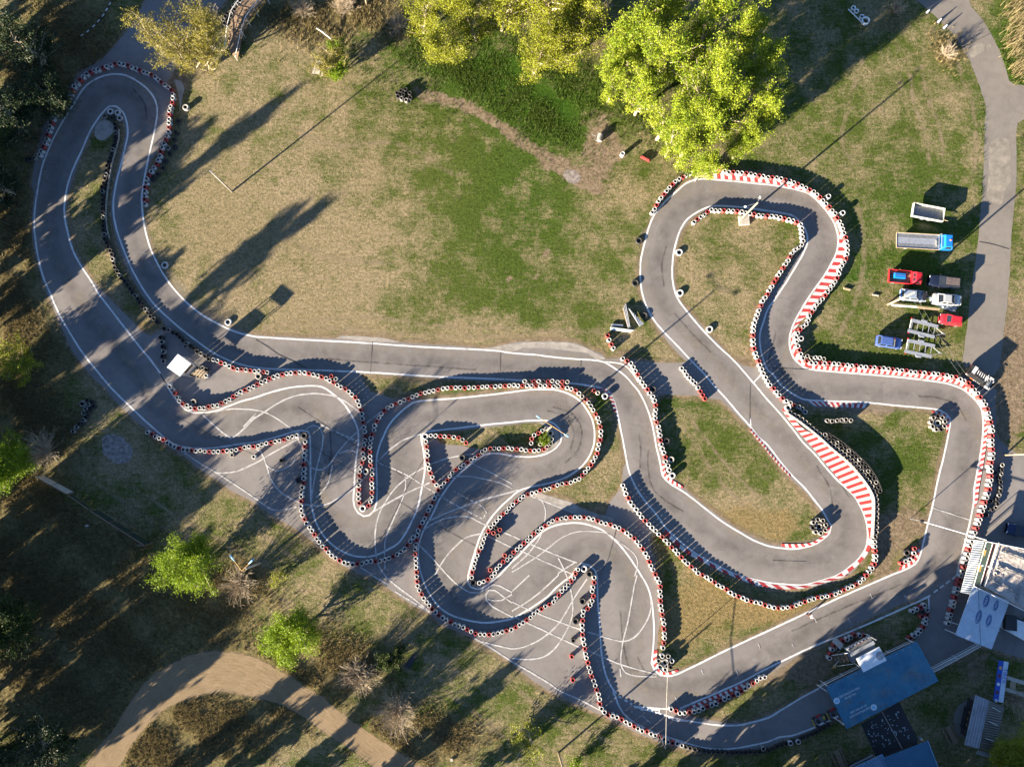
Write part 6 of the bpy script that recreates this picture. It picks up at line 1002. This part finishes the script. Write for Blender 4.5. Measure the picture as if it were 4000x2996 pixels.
M['logoblue'] = plain('logo_blue', (.02, .09, .24), .5, 0, .1, 4); M['oldtarp'] = plain('grey_tarpaulin', (.42, .37, .33), .8, 0, .25, .9, (.20, .17, .15), bmp=.06); M['signblue'] = plain('sign_blue', (.01, .06, .35), .5, 0, .15, 2)
M['boardgreen'] = plain('dark_green_board', (.020, .035, .026), .5, 0, .3, 2); M['boardred'] = plain('dark_red_board', (.12, .015, .015), .5, 0, .3, 2)
q = W('T01 1440,1512 1535,1397 1650,1482 1552,1590', 4.3); c = sum(q, Vector()) / 4; t = thing('marshal_tower', 'marshal tower with a square white roof beside the tyre cluster', 'tower', (c.x, c.y, 0)); L4 = [(p.x - c.x, p.y - c.y) for p in q]
MB().prism(L4, 4.15, 4.3).build('roof', M['sheetwhite'], t, bevel=.02); inn = [(x * .82 + .25, y * .82) for x, y in L4]
for x, y in inn: MB().tube([(x, y, 0), (x, y, 4.15)], .06, 6).build('leg', M['galv'], t)
MB().prism([(x * 1.05, y * 1.05) for x, y in inn], 1.9, 2.0).build('platform', M['wood'], t); mb = MB()
for i in range(4):
    a, b = Vector(inn[i]), Vector(inn[(i + 1) % 4]); m_ = (a + b) / 2; mb.box((m_.x, m_.y, 2.5), ((b - a).length, .05, .95), math.atan2(b.y - a.y, b.x - a.x))
mb.build('parapet', M['galv'], t); st = W('T01 1655,1490 1690,1508 1625,1590 1580,1582', 1.6); st = [(p.x - c.x, p.y - c.y) for p in st]
for k in range(6):
    u = k / 6; a, b = Vector(inn[2]).lerp(Vector(inn[3]), .2), Vector(inn[2]).lerp(Vector(inn[3]), .8); dx = Vector((.28 * k, -.12 * k)); MB().add([(a.x + dx.x, a.y + dx.y, 1.9 - .3 * k), (b.x + dx.x, b.y + dx.y, 1.9 - .3 * k), (b.x + dx.x + .26, b.y + dx.y - .1, 1.9 - .3 * k), (a.x + dx.x + .26, a.y + dx.y - .1, 1.9 - .3 * k)], [(0, 1, 2, 3)]).build('step', M['plank'], t)
# ------------------------------------------------------------------ pit buildings
def open_roof(name, label, cat, s, z, mat, th=.12, post='white', z2=None, sides=True):
    q = W(s, z); c = sum(q, Vector()) / len(q); a = ang(q[0], q[1]); t = thing(name, label, cat, (c.x, c.y, 0), a); rot = Matrix.Rotation(-a, 2)
    loc = [rot @ Vector((p.x - c.x, p.y - c.y)) for p in q]; MB().prism([tuple(p) for p in loc], z - th, z).build('roof', mat, t, bevel=.02)
    for p in loc: MB().tube([(p.x * .96, p.y * .96, 0), (p.x * .96, p.y * .96, z - th)], .05, 6).build('post', M[post], t)
    return t, loc
t, lc = open_roof('pit_shelter', 'long blue tarpaulin roof over the pit lane with white lettering', 'shelter', 'T33 500,962 1285,572 1472,912 680,1328', 2.9, M['tarpblue']); x0 = min(p.x for p in lc); y0 = min(p.y for p in lc); y1 = max(p.y for p in lc); x1 = max(p.x for p in lc)
for (px, py), b1, b2, rr in (((x0 + 2.75, y1 - 5.2), 'CERTIFICATO DIN', 'EN ISO 9001 2000', math.pi), ((x0 + 2.6, y1 - 2.15), 'CERTIFICATO DIN', 'EN ISO 9001', 0)):
    text('roof_lettering', b1, .40, M['white'], t, (px, py, 2.912), (0, 0, rr)); text('roof_lettering', b2, .34, M['white'], t, (px, py - .5 * math.cos(rr), 2.912), (0, 0, rr))
    lx = px - 2.1 * math.cos(rr); MB().lathe([(0, .02), (.42, .02), (.44, 0)][::-1], 18, (lx, py - .25, 2.905)).build('emblem', M['white'], t); MB().lathe([(0, .02), (.26, .02), (.28, 0)][::-1], 14, (lx, py - .25, 2.93)).build('emblem_centre', M['bluelamp'], t)
for k in range(1, 9): xx = x0 + (x1 - x0) * k / 9; MB().box((xx, (y0 + y1) / 2, 2.905), (.05, (y1 - y0) * .9, .02), R(-1)).build('seam', M['tarpblue'], t)
for k in range(14): MB().box((x0 + .4 + (x1 - x0 - .8) * k / 13, y1 - .28, 2.90), (.10, .10, .04)).build('eyelet', M['galv'], t)
# white railings of the pit lane
def railing(label, s, z=1.0, s2=None):
    q = W(s, z); c = q[0]; t = thing('railing', label, 'railing', (c.x, c.y, 0)); MB().tube([p - c + Vector((0, 0, z)) - Vector((0, 0, z)) for p in q], .06, 6).build('top_rail', M['white'], t); t.location.z = 0
    for o in t.children: o.location.z = z
    MB().tube([(p.x - c.x, p.y - c.y, .5) for p in q], .035, 5).build('mid_rail', M['white'], t); qq = resample(q, max(3, int(sum((a - b).length for a, b in zip(q, q[1:])) / 2.6)))
    for p in qq:
        MB().tube([(p.x - c.x, p.y - c.y, 0), (p.x - c.x, p.y - c.y, z)], .045, 5).build('post', M['white'], t)
        if s2: MB().tube([(p.x - c.x, p.y - c.y, .95), (p.x - c.x + s2[0], p.y - c.y + s2[1], .05)], .04, 5).build('stay', M['white'], t)
railing('white railing along the upper side of the pit roof', 'T33 447,962 830,775 1050,665 1245,572', 1.05, (.5, -.35)); railing('white railing between pit roof and white tent, the upper one', 'T33 1420,808 1640,695 1815,600', 1.05, (.55, -.45)); railing('white railing between pit roof and white tent, the lower one', 'T33 1435,835 1660,712 1840,612', .9)
railing('short white railing at the pit roof end beside the karts', 'T33 590,1240 655,1292', 1.0, (-.4, .3)); railing('short white railing at the upper left corner of the pit roof', 'T33 445,962 510,1003', 1.0)
# start tower with a white canopy
q = W('T33 762,720 960,615 1024,735 824,838', 4.4); c = sum(q, Vector()) / 4; a = ang(q[0], q[1]); t = thing('start_tower', 'start tower with white canopy and chequered parapet above the pit roof', 'tower', (c.x, c.y, 0), a); rot = Matrix.Rotation(-a, 2); lc = [rot @ Vector((p.x - c.x, p.y - c.y)) for p in q]
MB().prism([tuple(p) for p in lc], 4.3, 4.4).build('canopy', M['sheetwhite'], t, bevel=.02); MB().lathe([(0, .006), (.55, .006), (.6, 0)][::-1], 20, (1.35, -.1, 4.402)).build('soot_stain', plain('soot', (.33, .33, .34), .8, 0, .5, 1.5), t)
hx, hy = 1.95, 1.05; oy = .95
for x in (-hx, hx):
    for y in (oy + hy, oy - hy): MB().tube([(x, y, 0), (x, y, 4.3)], .06, 6).build('leg', M['galv'], t)
MB().box((0, oy, 2.0), (2 * hx + .2, 2 * hy + .2, .1)).build('platform', M['steel'], t); mb = MB()
for k in range(14):
    for r_ in range(3): mb.box((-hx + (k + .5) * 2 * hx / 14, oy + hy + .06 + (r_ * .05), 2.25 + r_ * .28), (2 * hx / 14, .05, .28), 0, (k + r_) % 2)
mb.build('chequered_board', [M['white'], M['black']], t); MB().box((.5, oy + hy + .02, 2.6), (1.6, .06, .4)).build('red_board', M['boardred'], t); MB().box((0, oy + .3, 2.9), (2 * hx, .5, .06)).build('desk', M['galv'], t)
for k in range(4): MB().box((-hx - .35 - k * .42, oy - .15, 1.85 - k * .45), (.4, 1.5, .07)).build('step', M['wood'], t)
MB().tube([(-hx - .2, oy + .7, 2.9), (-hx - 2.0, oy + .7, 1.1)], .03, 5).tube([(-hx - .2, oy - 1.0, 2.9), (-hx - 2.0, oy - 1.0, 1.1)], .03, 5).build('stair_rail', M['white'], t); MB().box((-hx - .4, oy + 1.9, 1.3), (.9, 1.6, .06), .35, ry=.3).build('tilted_board', M['tdirty'], t)
b = P1('T33 612,715', .5); f2 = thing('flag', 'yellow and red flag on a short stick at the foot of the start tower', 'flag', (b.x, b.y, 0)); MB().tube([(-.9, -1.2, .6), (.5, .4, .9)], .025, 5).build('stick', M['white'], f2); MB().add([(.0, .1, .85), (.7, .5, .95), (.6, -.1, .8), (.0, -.4, .75)], [(0, 1, 2, 3), (3, 2, 1, 0)]).build('cloth', M.setdefault('kyellow', M['ochre']), f2); MB().add([(-.9, -1.0, .6), (-.4, -.8, .6), (-.5, -1.4, .5), (-1.0, -1.5, .5)], [(0, 1, 2, 3), (3, 2, 1, 0)]).build('cloth', M['ochre'], f2)
# white tent with four oval logos
t, lc = open_roof('white_tent', 'white tent roof with four blue oval logos beside the pit lane', 'tent', 'T33 1770,95 2088,220 1930,640 1617,515', 3.1, M['tentwhite'], .08); u0, v0 = lc[0], lc[2]; q = W('T33 1770,95 2088,220 1930,640 1617,515', 3.1); cc_ = sum(q, Vector()) / 4; a = ang(q[0], q[1]); rot = Matrix.Rotation(-a, 2)
for s, w in (('T33 1883,225', 1.0), ('T33 1968,262', .8), ('T33 1818,358', 1.0), ('T33 1905,392', .95)):
    p = P1(s, 3.1); l = rot @ Vector((p.x - cc_.x, p.y - cc_.y)); ry = R(-100 + 12); n = 24
    e_ = lambda k, f: [(l.x + k * (f * math.cos(x) * math.cos(ry) - .42 * w * math.sin(x) * math.sin(ry)), l.y + k * (f * math.cos(x) * math.sin(ry) + .42 * w * math.sin(x) * math.cos(ry))) for x in [2 * math.pi * i / n for i in range(n)]]
    MB().prism(e_(1, 1.02 * w), 3.101, 3.108).build('oval_logo', M['logoblue'], t); MB().prism(e_(.9, 1.02 * w), 3.107, 3.112).build('oval_rim', M['tentwhite'], t); MB().prism(e_(.84, 1.02 * w), 3.110, 3.116).build('oval_field', M['logoblue'], t); text('logo_lettering', 'TIREX', .46 * w, M['white'], t, (l.x, l.y, 3.119), (0, 0, ry + math.pi))
w0, w1 = W('T33 1815,130 1835,600', 3.14); MB().tube([rot @ Vector((w0.x - cc_.x, w0.y - cc_.y)) .to_3d().to_2d() if False else tuple(rot @ Vector((w0.x - cc_.x, w0.y - cc_.y))) + (3.13,), tuple(rot @ Vector((w1.x - cc_.x, w1.y - cc_.y))) + (3.13,)], .03, 4).build('cord', M['steel'], t)
for k, (aa, bb) in enumerate((('T33 1760,380', 'T33 2000,480'), ('T33 1690,420', 'T33 1740,520'), ('T33 1800,240', 'T33 1990,330'))):
    p, r_ = P1(aa, 3.1), P1(bb, 3.1); MB().tube([tuple(rot @ Vector((p.x - cc_.x, p.y - cc_.y))) + (3.09,), tuple(rot @ Vector((r_.x - cc_.x, r_.y - cc_.y))) + (3.09,)], .05, 5).build('fold', M['tentwhite'], t)
p, q2 = W('T33 1565,402 1640,425', 1.0); mb = MB(); mb.tube([p, q2], .05, 6); tag(mb.build('barrier_pole', M['white']), 'white pole between the last tyre stack and the white tent', 'pole')
# clubhouse with a tarpaulin roof, hoardings and a ribbed canopy
M['ribbed'] = corrugated('ribbed_sheet', (.50, .54, .56), 1, .32, (.33, .36, .38), .03)
q = W('T32 1785,1345 1885,1357 T33 1748,166 1664,148', 2.7); c = sum(q, Vector()) / 4; a = ang(q[0], q[1]); t = thing('ribbed_canopy', 'pale ribbed canopy behind the tyre barrier in front of the clubhouse', 'canopy', (c.x, c.y, 0), a); rot = Matrix.Rotation(-a, 2); lc = [rot @ Vector((p.x - c.x, p.y - c.y)) for p in q]
MB().prism([tuple(p) for p in lc], 2.6, 2.7).build('roof', M['ribbed'], t); ya, yb = lc[0], lc[3]
for k in range(26): u = (k + .5) / 26; p = lc[0].lerp(lc[3], u); r_ = lc[1].lerp(lc[2], u); MB().box(((p.x + r_.x) / 2, (p.y + r_.y) / 2, 2.703), ((r_ - p).length * .98, .03, .012), math.atan2(r_.y - p.y, r_.x - p.x)).build('rib', M['galv'], t)
for p in lc: MB().tube([(p.x * .95, p.y * .97, 0), (p.x * .95, p.y * .97, 2.6)], .05, 6).build('post', M['galv'], t)
q = W('T32 1990,1370 2330,1470 T33 2290,330 1875,100', 4.2); c = sum(q, Vector()) / 4; c.z = 0; t = thing('clubhouse', 'flat clubhouse covered with a grey lettered tarpaulin held by dark bars', 'building', (c.x, c.y, 0)); lc = [Vector((p.x - c.x, p.y - c.y)) for p in q]
MB().prism([tuple(p * .97) for p in lc], 0, 4.05).build('wall', M['block'], t); g = np.random.default_rng(9); n = 26; vs = []
for i in range(n + 1):
    for k in range(n + 1): p = lc[0].lerp(lc[1], i / n).lerp(lc[3].lerp(lc[2], i / n), k / n); wr = .16 if (i < 9 and 10 < k < 22) else .035; vs.append((p.x, p.y, 4.2 + g.normal() * wr * .5))
MB().add(vs, [(i * (n + 1) + j, i * (n + 1) + j + 1, (i + 1) * (n + 1) + j + 1, (i + 1) * (n + 1) + j)[::-1] for i in range(n) for j in range(n)]).build('tarpaulin', M['oldtarp'], t, smooth=False)
for aa, bb in (('T32 2010,1440', 'T32 2330,1560'), ('T32 1980,1570', 'T33 2330,60'), ('T33 1935,50', 'T33 2300,210')): p, r_ = P1(aa, 4.35) - c, P1(bb, 4.35) - c; MB().tube([p + Vector((0, 0, 0)), r_], .10, 6).build('roof_bar', M['steel'], t)
for o in t.children: pass
for s, w, sz in (('T32 2062,1425', 'PN', .9), ('T33 1985,60', 'NESE', .8), ('T33 2160,160', 'SERVIS', .8)): p = P1(s, 4.3) - c; text('tarpaulin_lettering', w, sz, M['steel'], t, (p.x, p.y, 4.34), (0, 0, R(75)))
mb = MB(); e0, e1 = P1('T32 1885,1357', 4.4) - c, P1('T32 2330,1445', 4.4) - c; e2, e3 = P1('T33 1775,92', 4.4) - c, P1('T33 2290,345', 4.4) - c; mb.tube([e0, e1], .06, 6).tube([e2, e3], .06, 6).tube([P1('T32 1885,1357', 4.4) - c, e2], .06, 6).tube([P1('T32 1992,1368', 4.45) - c, P1('T33 1872,100', 4.45) - c], .06, 6); mb.build('roof_edge', M['white'], t)
# hoardings: sloping boards facing the track
q = W('T32 1888,1362 1990,1372 T33 1870,98 1785,85', 3.4); c = sum(q, Vector()) / 4; t = thing('hoarding', 'dark advertising hoarding with red stripe between canopy and clubhouse', 'hoarding', (c.x, c.y, 0)); lc = [Vector((p.x - c.x, p.y - c.y)) for p in q]
def strip(u0, u1, v0, v1, z0, z1, mat, nm):
    f = lambda u, v: lc[0].lerp(lc[1], u).lerp(lc[3].lerp(lc[2], u), v); P_ = [f(u0, v0), f(u1, v0), f(u1, v1), f(u0, v1)]; zz = [z0, z1, z1, z0]; MB().prism([tuple(p) for p in P_], z0 - .12, zz if sum(P_[i].x * P_[(i + 1) % 4].y - P_[(i + 1) % 4].x * P_[i].y for i in range(4)) > 0 else zz[::-1]).build(nm, M[mat], t)
for v0, v1 in ((0, .54), (.56, 1)):
    strip(.0, .44, v0, v1, 2.6, 3.5, 'boardgreen', 'board'); strip(.50, .56, v0, v1, 3.4, 3.55, 'boardred', 'red_stripe'); strip(.56, .86, v0, v1, 3.3, 3.6, 'darkp', 'board'); strip(.86, .91, v0, v1, 3.5, 3.6, 'boardred', 'red_stripe'); strip(.44, .49, v0, v1, 3.45, 3.55, 'white', 'rim')
strip(0, .95, .535, .565, 3.0, 3.62, 'white', 'rim')
for v in (.25, .62): f = lc[0].lerp(lc[1], .2).lerp(lc[3].lerp(lc[2], .2), v); MB().lathe([(0, .03), (.42, .03), (.45, 0)][::-1], 16, (f.x, f.y, 3.12)).build('round_emblem', M['ochre'], t)
for v in (.02, .98): f = lc[0].lerp(lc[3], v); MB().tube([(f.x, f.y, 0), (f.x, f.y, 2.6)], .06, 6).build('post', M['steel'], t)
# white lorry trailer at the right edge
q = W('T33 2015,450 2055,345 2330,450 2290,600', 1.6); c = sum(q, Vector()) / 4; t = thing('flat_trailer', 'white flat trailer with dark gear at the right edge', 'trailer', (c.x, c.y, 0)); lc = [(p.x - c.x, p.y - c.y) for p in q]; MB().prism(lc, .9, 1.1).build('deck', M['sheetwhite'], t); p = P1('T33 2075,405', 1.4) - c; MB().prism([(p.x - .8, p.y - 1), (p.x + .9, p.y - 1.2), (p.x + 1.0, p.y + .9), (p.x - .6, p.y + 1.1)], 1.11, 1.9).build('gear_box', M['black'], t, bevel=.05); wheels(t, 6, 2.3, .4, (1.0, 2.0), .25)
mb = MB(); a_, b_ = Vector(lc[0]), Vector(lc[3]); mb.tube([(a_.x, a_.y, 1.2), (b_.x, b_.y, 1.2)], .08, 6); mb.build('side_rail', M['white'], t)
# corrugated shed
M['shedl'] = corrugated('pale_corrugated', (.26, .28, .32), 1, .30, (.17, .18, .20), .03); M['shedd'] = corrugated('dark_slats', (.075, .07, .07), 0, .34, (.12, .11, .105), .03)
q = W('T33 1795,1035 2045,1140 1955,1525 1700,1465', 2.6); rd = W('T33 1908,1080 1820,1498', 3.3); c = sum(q, Vector()) / 4; a = ang(q[0], q[3]); t = thing('corrugated_shed', 'small shed with a pale and a dark corrugated roof slope', 'shed', (c.x, c.y, 0), a); rot = Matrix.Rotation(-a, 2); lc = [rot @ Vector((p.x - c.x, p.y - c.y)) for p in q]; rl = [rot @ Vector((p.x - c.x, p.y - c.y)) for p in rd]
MB().prism([tuple(p * .72) for p in lc], 0, 2.5).build('wall', M['darkp'], t)  # shed wall set back, shade under its eaves painted in as near black
def slope(nm, A_, B_, C_, D_, za, zb, mat): v = [(A_.x, A_.y, za), (B_.x, B_.y, za), (C_.x, C_.y, zb), (D_.x, D_.y, zb)]; v2 = [(x, y, z - .08) for x, y, z in v]; MB().add(v + v2, [(0, 1, 2, 3), (7, 6, 5, 4), (4, 5, 1, 0), (5, 6, 2, 1), (6, 7, 3, 2), (7, 4, 0, 3)]).build(nm, M[mat], t)
slope('roof', lc[0], lc[3], rl[1], rl[0], 2.5, 3.3, 'shedl'); slope('roof', rl[0], rl[1], lc[2], lc[1], 3.29, 2.5, 'shedd')
for u in (.1, .4, .75): p = rl[0].lerp(rl[1], u); r_ = lc[1].lerp(lc[2], u + .03); p = p.lerp(r_, .25); r_ = p.lerp(r_, .7); MB().tube([(p.x, p.y, 3.15), (r_.x, r_.y, 2.85)], .04, 5).build('batten', M['white'], t)
slab('roof_sheet', 'loose pale sheet lying beside the lower end of the shed', 'sheet', 'T33 1815,1510 1950,1545 1915,1575 1795,1540', 1.6, .1, 'galv'); b = P1('T33 1720,1240', .9); t = thing('flower_rack', 'dark rack with yellow items against the shed wall', 'rack', (b.x, b.y, 0), a); MB().box((0, 0, .5), (3.0, .5, 1.0)).build('rack', M['black'], t); [MB().box((-1 + k * .9, .05, 1.05), (.3, .25, .1)).build('yellow_item', M['ochre'], t) for k in range(3)]
# sloping sign with lettering
q = W('T33 1995,735 2078,757 2018,1108 1948,1085', 3.2); c = sum(q, Vector()) / 4; a = ang(q[3], q[0]); t = thing('roof_sign', 'long blue and white sign with blue lettering above the shed', 'sign', (c.x, c.y, 0), a); rot = Matrix.Rotation(-a, 2); lc = [rot @ Vector((p.x - c.x, p.y - c.y)) for p in q]; xa, xb = lc[3].x, lc[0].x; ya, yb = min(p.y for p in lc), max(p.y for p in lc); ym = (ya + yb) / 2
MB().box(((xa + xb) / 2, (ym + yb) / 2, 3.1), (xb - xa, (yb - ya) / 2, .12)).build('blue_half', M['signblue'], t); MB().box(((xa + xb) / 2, (ym + ya) / 2, 3.1), (xb - xa, (yb - ya) / 2 - .01, .12)).build('white_half', M['tentwhite'], t)
text('sign_lettering', 'TIREX', .80, M['signblue'], t, (xb - 2.0, (ym + ya) / 2, 3.164), (0, 0, math.pi))
for k, m_ in enumerate(('ochre', 'boardred', 'white', 'boardred', 'galv')): MB().lathe([(0, .01), (.22, .01), (.24, 0)][::-1], 12, (xb - 1.0 - k * 1.15, (ym + yb) / 2, 3.162)).build('badge', M[m_], t)
for x in (xa + .3, xb - .3): MB().tube([(x, ym, 0), (x, ym, 3.04)], .07, 6).build('post', M['steel'], t)
slab('timber_beam', 'upper grey timber beam on the ground behind the blue sign', 'frame', 'T33 2070,870 2330,950 2330,985 2065,900', 1.5, .15, 'block'); slab('timber_beam', 'lower grey timber beam behind the blue sign', 'frame', 'T33 2055,970 2330,1055 2330,1090 2050,1000', 1.5, .15, 'block'); slab('timber_board', 'tan board between the two timber beams', 'board', 'T33 2100,895 2145,905 2135,990 2088,978', 1.45, .1, 'plank')
# blue roofs at the bottom edge
M['bluesheet'] = corrugated('blue_sheet', (.035, .125, .22), 0, .25, (.05, .15, .25), .012); M['bluerib'] = corrugated('pale_blue_ribbed', (.16, .27, .40), 0, .34, (.11, .20, .31), .04)
def blue_house(label, s, z, mat):
    q = W(s, z); c = sum(q, Vector()) / 4; a = ang(q[0], q[1]); t = thing('blue_roofed_house', label, 'building', (c.x, c.y, 0), a); rot = Matrix.Rotation(-a, 2); lc = [rot @ Vector((p.x - c.x, p.y - c.y)) for p in q]
    MB().prism([tuple(p * .70) for p in lc], 0, z - .15).build('wall', M['darkp'], t); MB().prism([tuple(p) for p in lc], z - .14, z).build('roof', M[mat], t); MB().tube([(lc[1].x, lc[1].y, z + .02), (lc[2].x, lc[2].y, z + .02)], .05, 5).build('roof_edge', M['bluelamp'], t); return t  # walls near black: the shade below the roof is put into their colour
blue_house('house with a plain dark blue roof at the bottom edge', 'T33 1005,1575 1378,1430 1560,1890 1180,2040', 3.2, 'bluesheet'); blue_house('house with a pale ribbed blue roof at the bottom edge', 'T33 560,1740 985,1545 1130,1890 700,2080', 3.0, 'bluerib'); slab('porch_roof', 'narrow grey porch roof against the ribbed blue roof', 'roof', 'T33 720,1640 900,1548 912,1558 690,1670', 2.2, .1, 'galv')
p, q2 = W('T33 985,1180 1160,1500', 2.6); mb = MB(); mb.tube([p, q2], .035, 5); tag(mb.build('overhead_cable', M['block']), 'pale cable hanging over the dark paved square', 'cable')
b = P1('T33 1335,1425', 1.0); t = thing('gas_bottle', 'small yellow topped bottle at the corner of the dark blue roof', 'bottle', (b.x, b.y, 0)); MB().lathe([(0.2, 0), (.22, .1), (.22, .8), (.12, .95), (0, .95)], 12).build('bottle', M['galv'], t, smooth=True); MB().lathe([(.16, .95), (.16, 1.1), (0, 1.12)], 10).build('cap', M['ochre'], t)
# paper scraps on the dark paving
q = [(p.x, p.y) for p in W('T33 830,1300 1120,1140 1250,1400 920,1500')]; g = random.Random(4); sm = MB().box((-.09, 0, .012), (.16, .12, .008), .3).box((.1, .02, .012), (.16, .12, .008), -.3).build('paper_scrap', M['tentwhite']); scm = sm.data; bpy.data.objects.remove(sm)
for k in range(64):
    u, w = g.random(), g.random() ** .8; a_, b_ = Vector(q[0]).lerp(Vector(q[1]), u), Vector(q[3]).lerp(Vector(q[2]), u); p = a_.lerp(b_, w); o = bpy.data.objects.new('paper_scrap', scm); col.objects.link(o); o.location = (p.x, p.y, .01); o.rotation_euler.z = g.uniform(0, 6.28); s = g.uniform(.45, .95); o.scale = (s, s, 1); tag(o, 'white paper scrap lying on the dark paved square', 'paper', 'paper scraps on the dark paving')
# ------------------------------------------------------------------ hoarding fence lower left
def hoard(label, s, z, lean=0.0, mat='tdirty'):
    a, b = W(s, z); c = (a + b) / 2; L = (b - a).length; t = thing('billboard', label, 'billboard', (c.x, c.y, 0), ang(a, b)); n = max(2, int(L / 2.4))
    MB().box((0, 0, z / 2 + .15), (L, .08, z - .3), rx=lean).build('panel', M[mat], t); MB().box((0, -lean * z / 2, z), (L, .12, .08)).build('top_rail', M['wood'], t)
    for k in range(n + 1): MB().tube([(-L / 2 + L * k / n, .1, 0), (-L / 2 + L * k / n, .1 - lean * z / 2, z)], .05, 5).build('post', M['wood'], t)
hoard('tall pale billboard seen from above on the lower left grass edge', 'T02 305,797 575,945', 2.2, .06, 'tdirty'); hoard('dark billboard continuing the fence line below the mown strip', 'T02 780,1095 1250,1395', 2.3, .0, 'boardgreen'); hoard('low billboard between the pale and the dark billboard', 'T02 590,960 760,1080', 1.2, .0, 'boardgreen')
q = resample(W('T02 1270,1410 1500,1560 1750,1730 2000,1900 T13 0,330 400,640 800,900 1150,1150 1500,1330 1800,1500 2200,1720'), 22); 
for i, p in enumerate(q): o = MB().tube([(0, 0, 0), (.02, 0, 1.7)], .05, 5).tube([(0, 0, 1.7), (.02, 0, 1.73)], .07, 5).build('fence_post', M['wood'], loc=(p.x, p.y, 0)); tag(o, 'thin wooden fence post along the lower edge of the mown grass', 'post', 'fence posts below the mown grass')
# broken pieces at the end of the billboard row
slab('broken_board', 'reddish broken board at the lower end of the billboards', 'board', 'T02 1185,1380 1240,1378 1255,1395 1200,1402', .4, .1, 'wood'); slab('stone', 'pale stone in the rough grass left of the billboards', 'stone', 'T02 730,1215 765,1213 762,1230 738,1232', .25, .2, 'block'); slab('stone', 'pale stone at the bottom edge near the fence posts', 'stone', 'T13 1675,1585 1695,1580 1700,1605 1680,1610', .3, .25, 'block')
# striped poles along the old path at top left
for i, s in enumerate(['T00 962,30', 'T00 935,80', 'T00 905,130', 'T00 865,180', 'T00 825,225', 'T00 775,270', 'T00 725,305']):
    p = P1(s); o = thing('striped_pole', 'black and white striped rail piece on the shaded path at top left', 'rail', (p.x, p.y, .1), R(58 - i * 4), 'striped rails on the shaded path'); MB().box((-.25, 0, .1), (.5, .12, .12)).build('white_part', M['white'], o); MB().box((.26, 0, .1), (.5, .12, .12)).build('black_part', M['black'], o)
# ------------------------------------------------------------------ person on the straight
f0 = P1('T33 345,340'); t = thing('person', 'person in white top and dark red trousers walking on the finish straight', 'person', (f0.x, f0.y, .012), R(-35))
def skin_body(name, mat, verts, edges, radii, root, parent):
    me = bpy.data.meshes.new(name); me.from_pydata(verts, edges, []); o = bpy.data.objects.new(name, me); col.objects.link(o); o.parent = parent; m = o.modifiers.new('skin', 'SKIN')
    for i, r_ in enumerate(radii): me.skin_vertices[0].data[i].radius = (r_, r_); me.skin_vertices[0].data[i].use_root = (i == root)
    s = o.modifiers.new('sub', 'SUBSURF'); s.levels = 2; s.render_levels = 2; me.materials.append(mat); return o
V = [(0, 0, .95), (.02, 0, 1.12), (.03, 0, 1.36), (.04, 0, 1.50), (.06, 0, 1.58), (.08, 0, 1.68), (.07, 0, 1.75), (.03, .19, 1.42), (-.10, .25, 1.17), (.05, .27, .95), (.09, .27, .86), (.03, -.19, 1.42), (.10, -.24, 1.17), (.28, -.24, 1.02), (.36, -.24, .98), (0, .10, .90), (.18, .11, .50), (.10, .11, .09), (.24, .12, .04), (0, -.10, .90), (-.08, -.11, .50), (-.32, -.11, .14), (-.22, -.12, .03)]
E = [(0, 1), (1, 2), (2, 3), (3, 4), (4, 5), (5, 6), (2, 7), (7, 8), (8, 9), (9, 10), (2, 11), (11, 12), (12, 13), (13, 14), (0, 15), (15, 16), (16, 17), (17, 18), (0, 19), (19, 20), (20, 21), (21, 22)]
RD = [.14, .13, .15, .07, .065, .095, .07, .07, .05, .035, .04, .07, .05, .035, .04, .10, .07, .05, .04, .10, .07, .05, .04]
skin_body('body', M['skin'], V, E, RD, 0, t)
skin_body('shirt', M['white'], V[:4] + [V[7], V[8], V[11], V[12]], [(0, 1), (1, 2), (2, 3), (2, 4), (4, 5), (2, 6), (6, 7)], [.155, .15, .172, .082, .09, .065, .09, .065], 0, t); M['trouser'] = plain('dark_red_cloth', (.10, .03, .02), .8)
skin_body('trousers', M['trouser'], [V[0], V[15], V[16], V[17], V[19], V[20], V[21]], [(0, 1), (1, 2), (2, 3), (0, 4), (4, 5), (5, 6)], [.155, .12, .088, .068, .12, .088, .068], 0, t)
MB().lathe([(.11, -.06), (.125, .0), (.10, .07), (0, .10)], 12, (.075, 0, 1.74)).build('cap', plain('pale_pink_cap', (.62, .45, .42), .8), t, smooth=True)
for s in (-1, 1): MB().box((.172, s * .035, 1.69), (.014, .02, .012)).build('eye', M['black'], t)
MB().box((.185, 0, 1.66), (.03, .022, .035)).build('nose', M['skin'], t); MB().box((.17, 0, 1.62), (.014, .05, .012)).build('mouth', M['trouser'], t)
for s in (-1, 1): MB().box((.08, s * .10, 1.675), (.04, .02, .05)).build('ear', M['skin'], t)
for hx, hy, hz in ((.10, .27, .82), (.40, -.24, .95)):
    mb = MB()
    for k in range(4): mb.tube([(hx, hy - .03 + k * .02, hz), (hx + .02, hy - .032 + k * .021, hz - .05), (hx + .01, hy - .03 + k * .02, hz - .085 + abs(k - 1.5) * .008)], [.010, .009, .007], 5)
    mb.tube([(hx, hy + (.03 if hy > 0 else -.03), hz + .02), (hx + .035, hy + (.05 if hy > 0 else -.05), hz - .02)], [.011, .008], 5); mb.build('hand', M['skin'], t)
for x, y in ((.17, .115), (-.26, -.115)): MB().box((x + .03, y, .045), (.28, .10, .09), taper=.8).build('shoe', M['black'], t, bevel=.02)
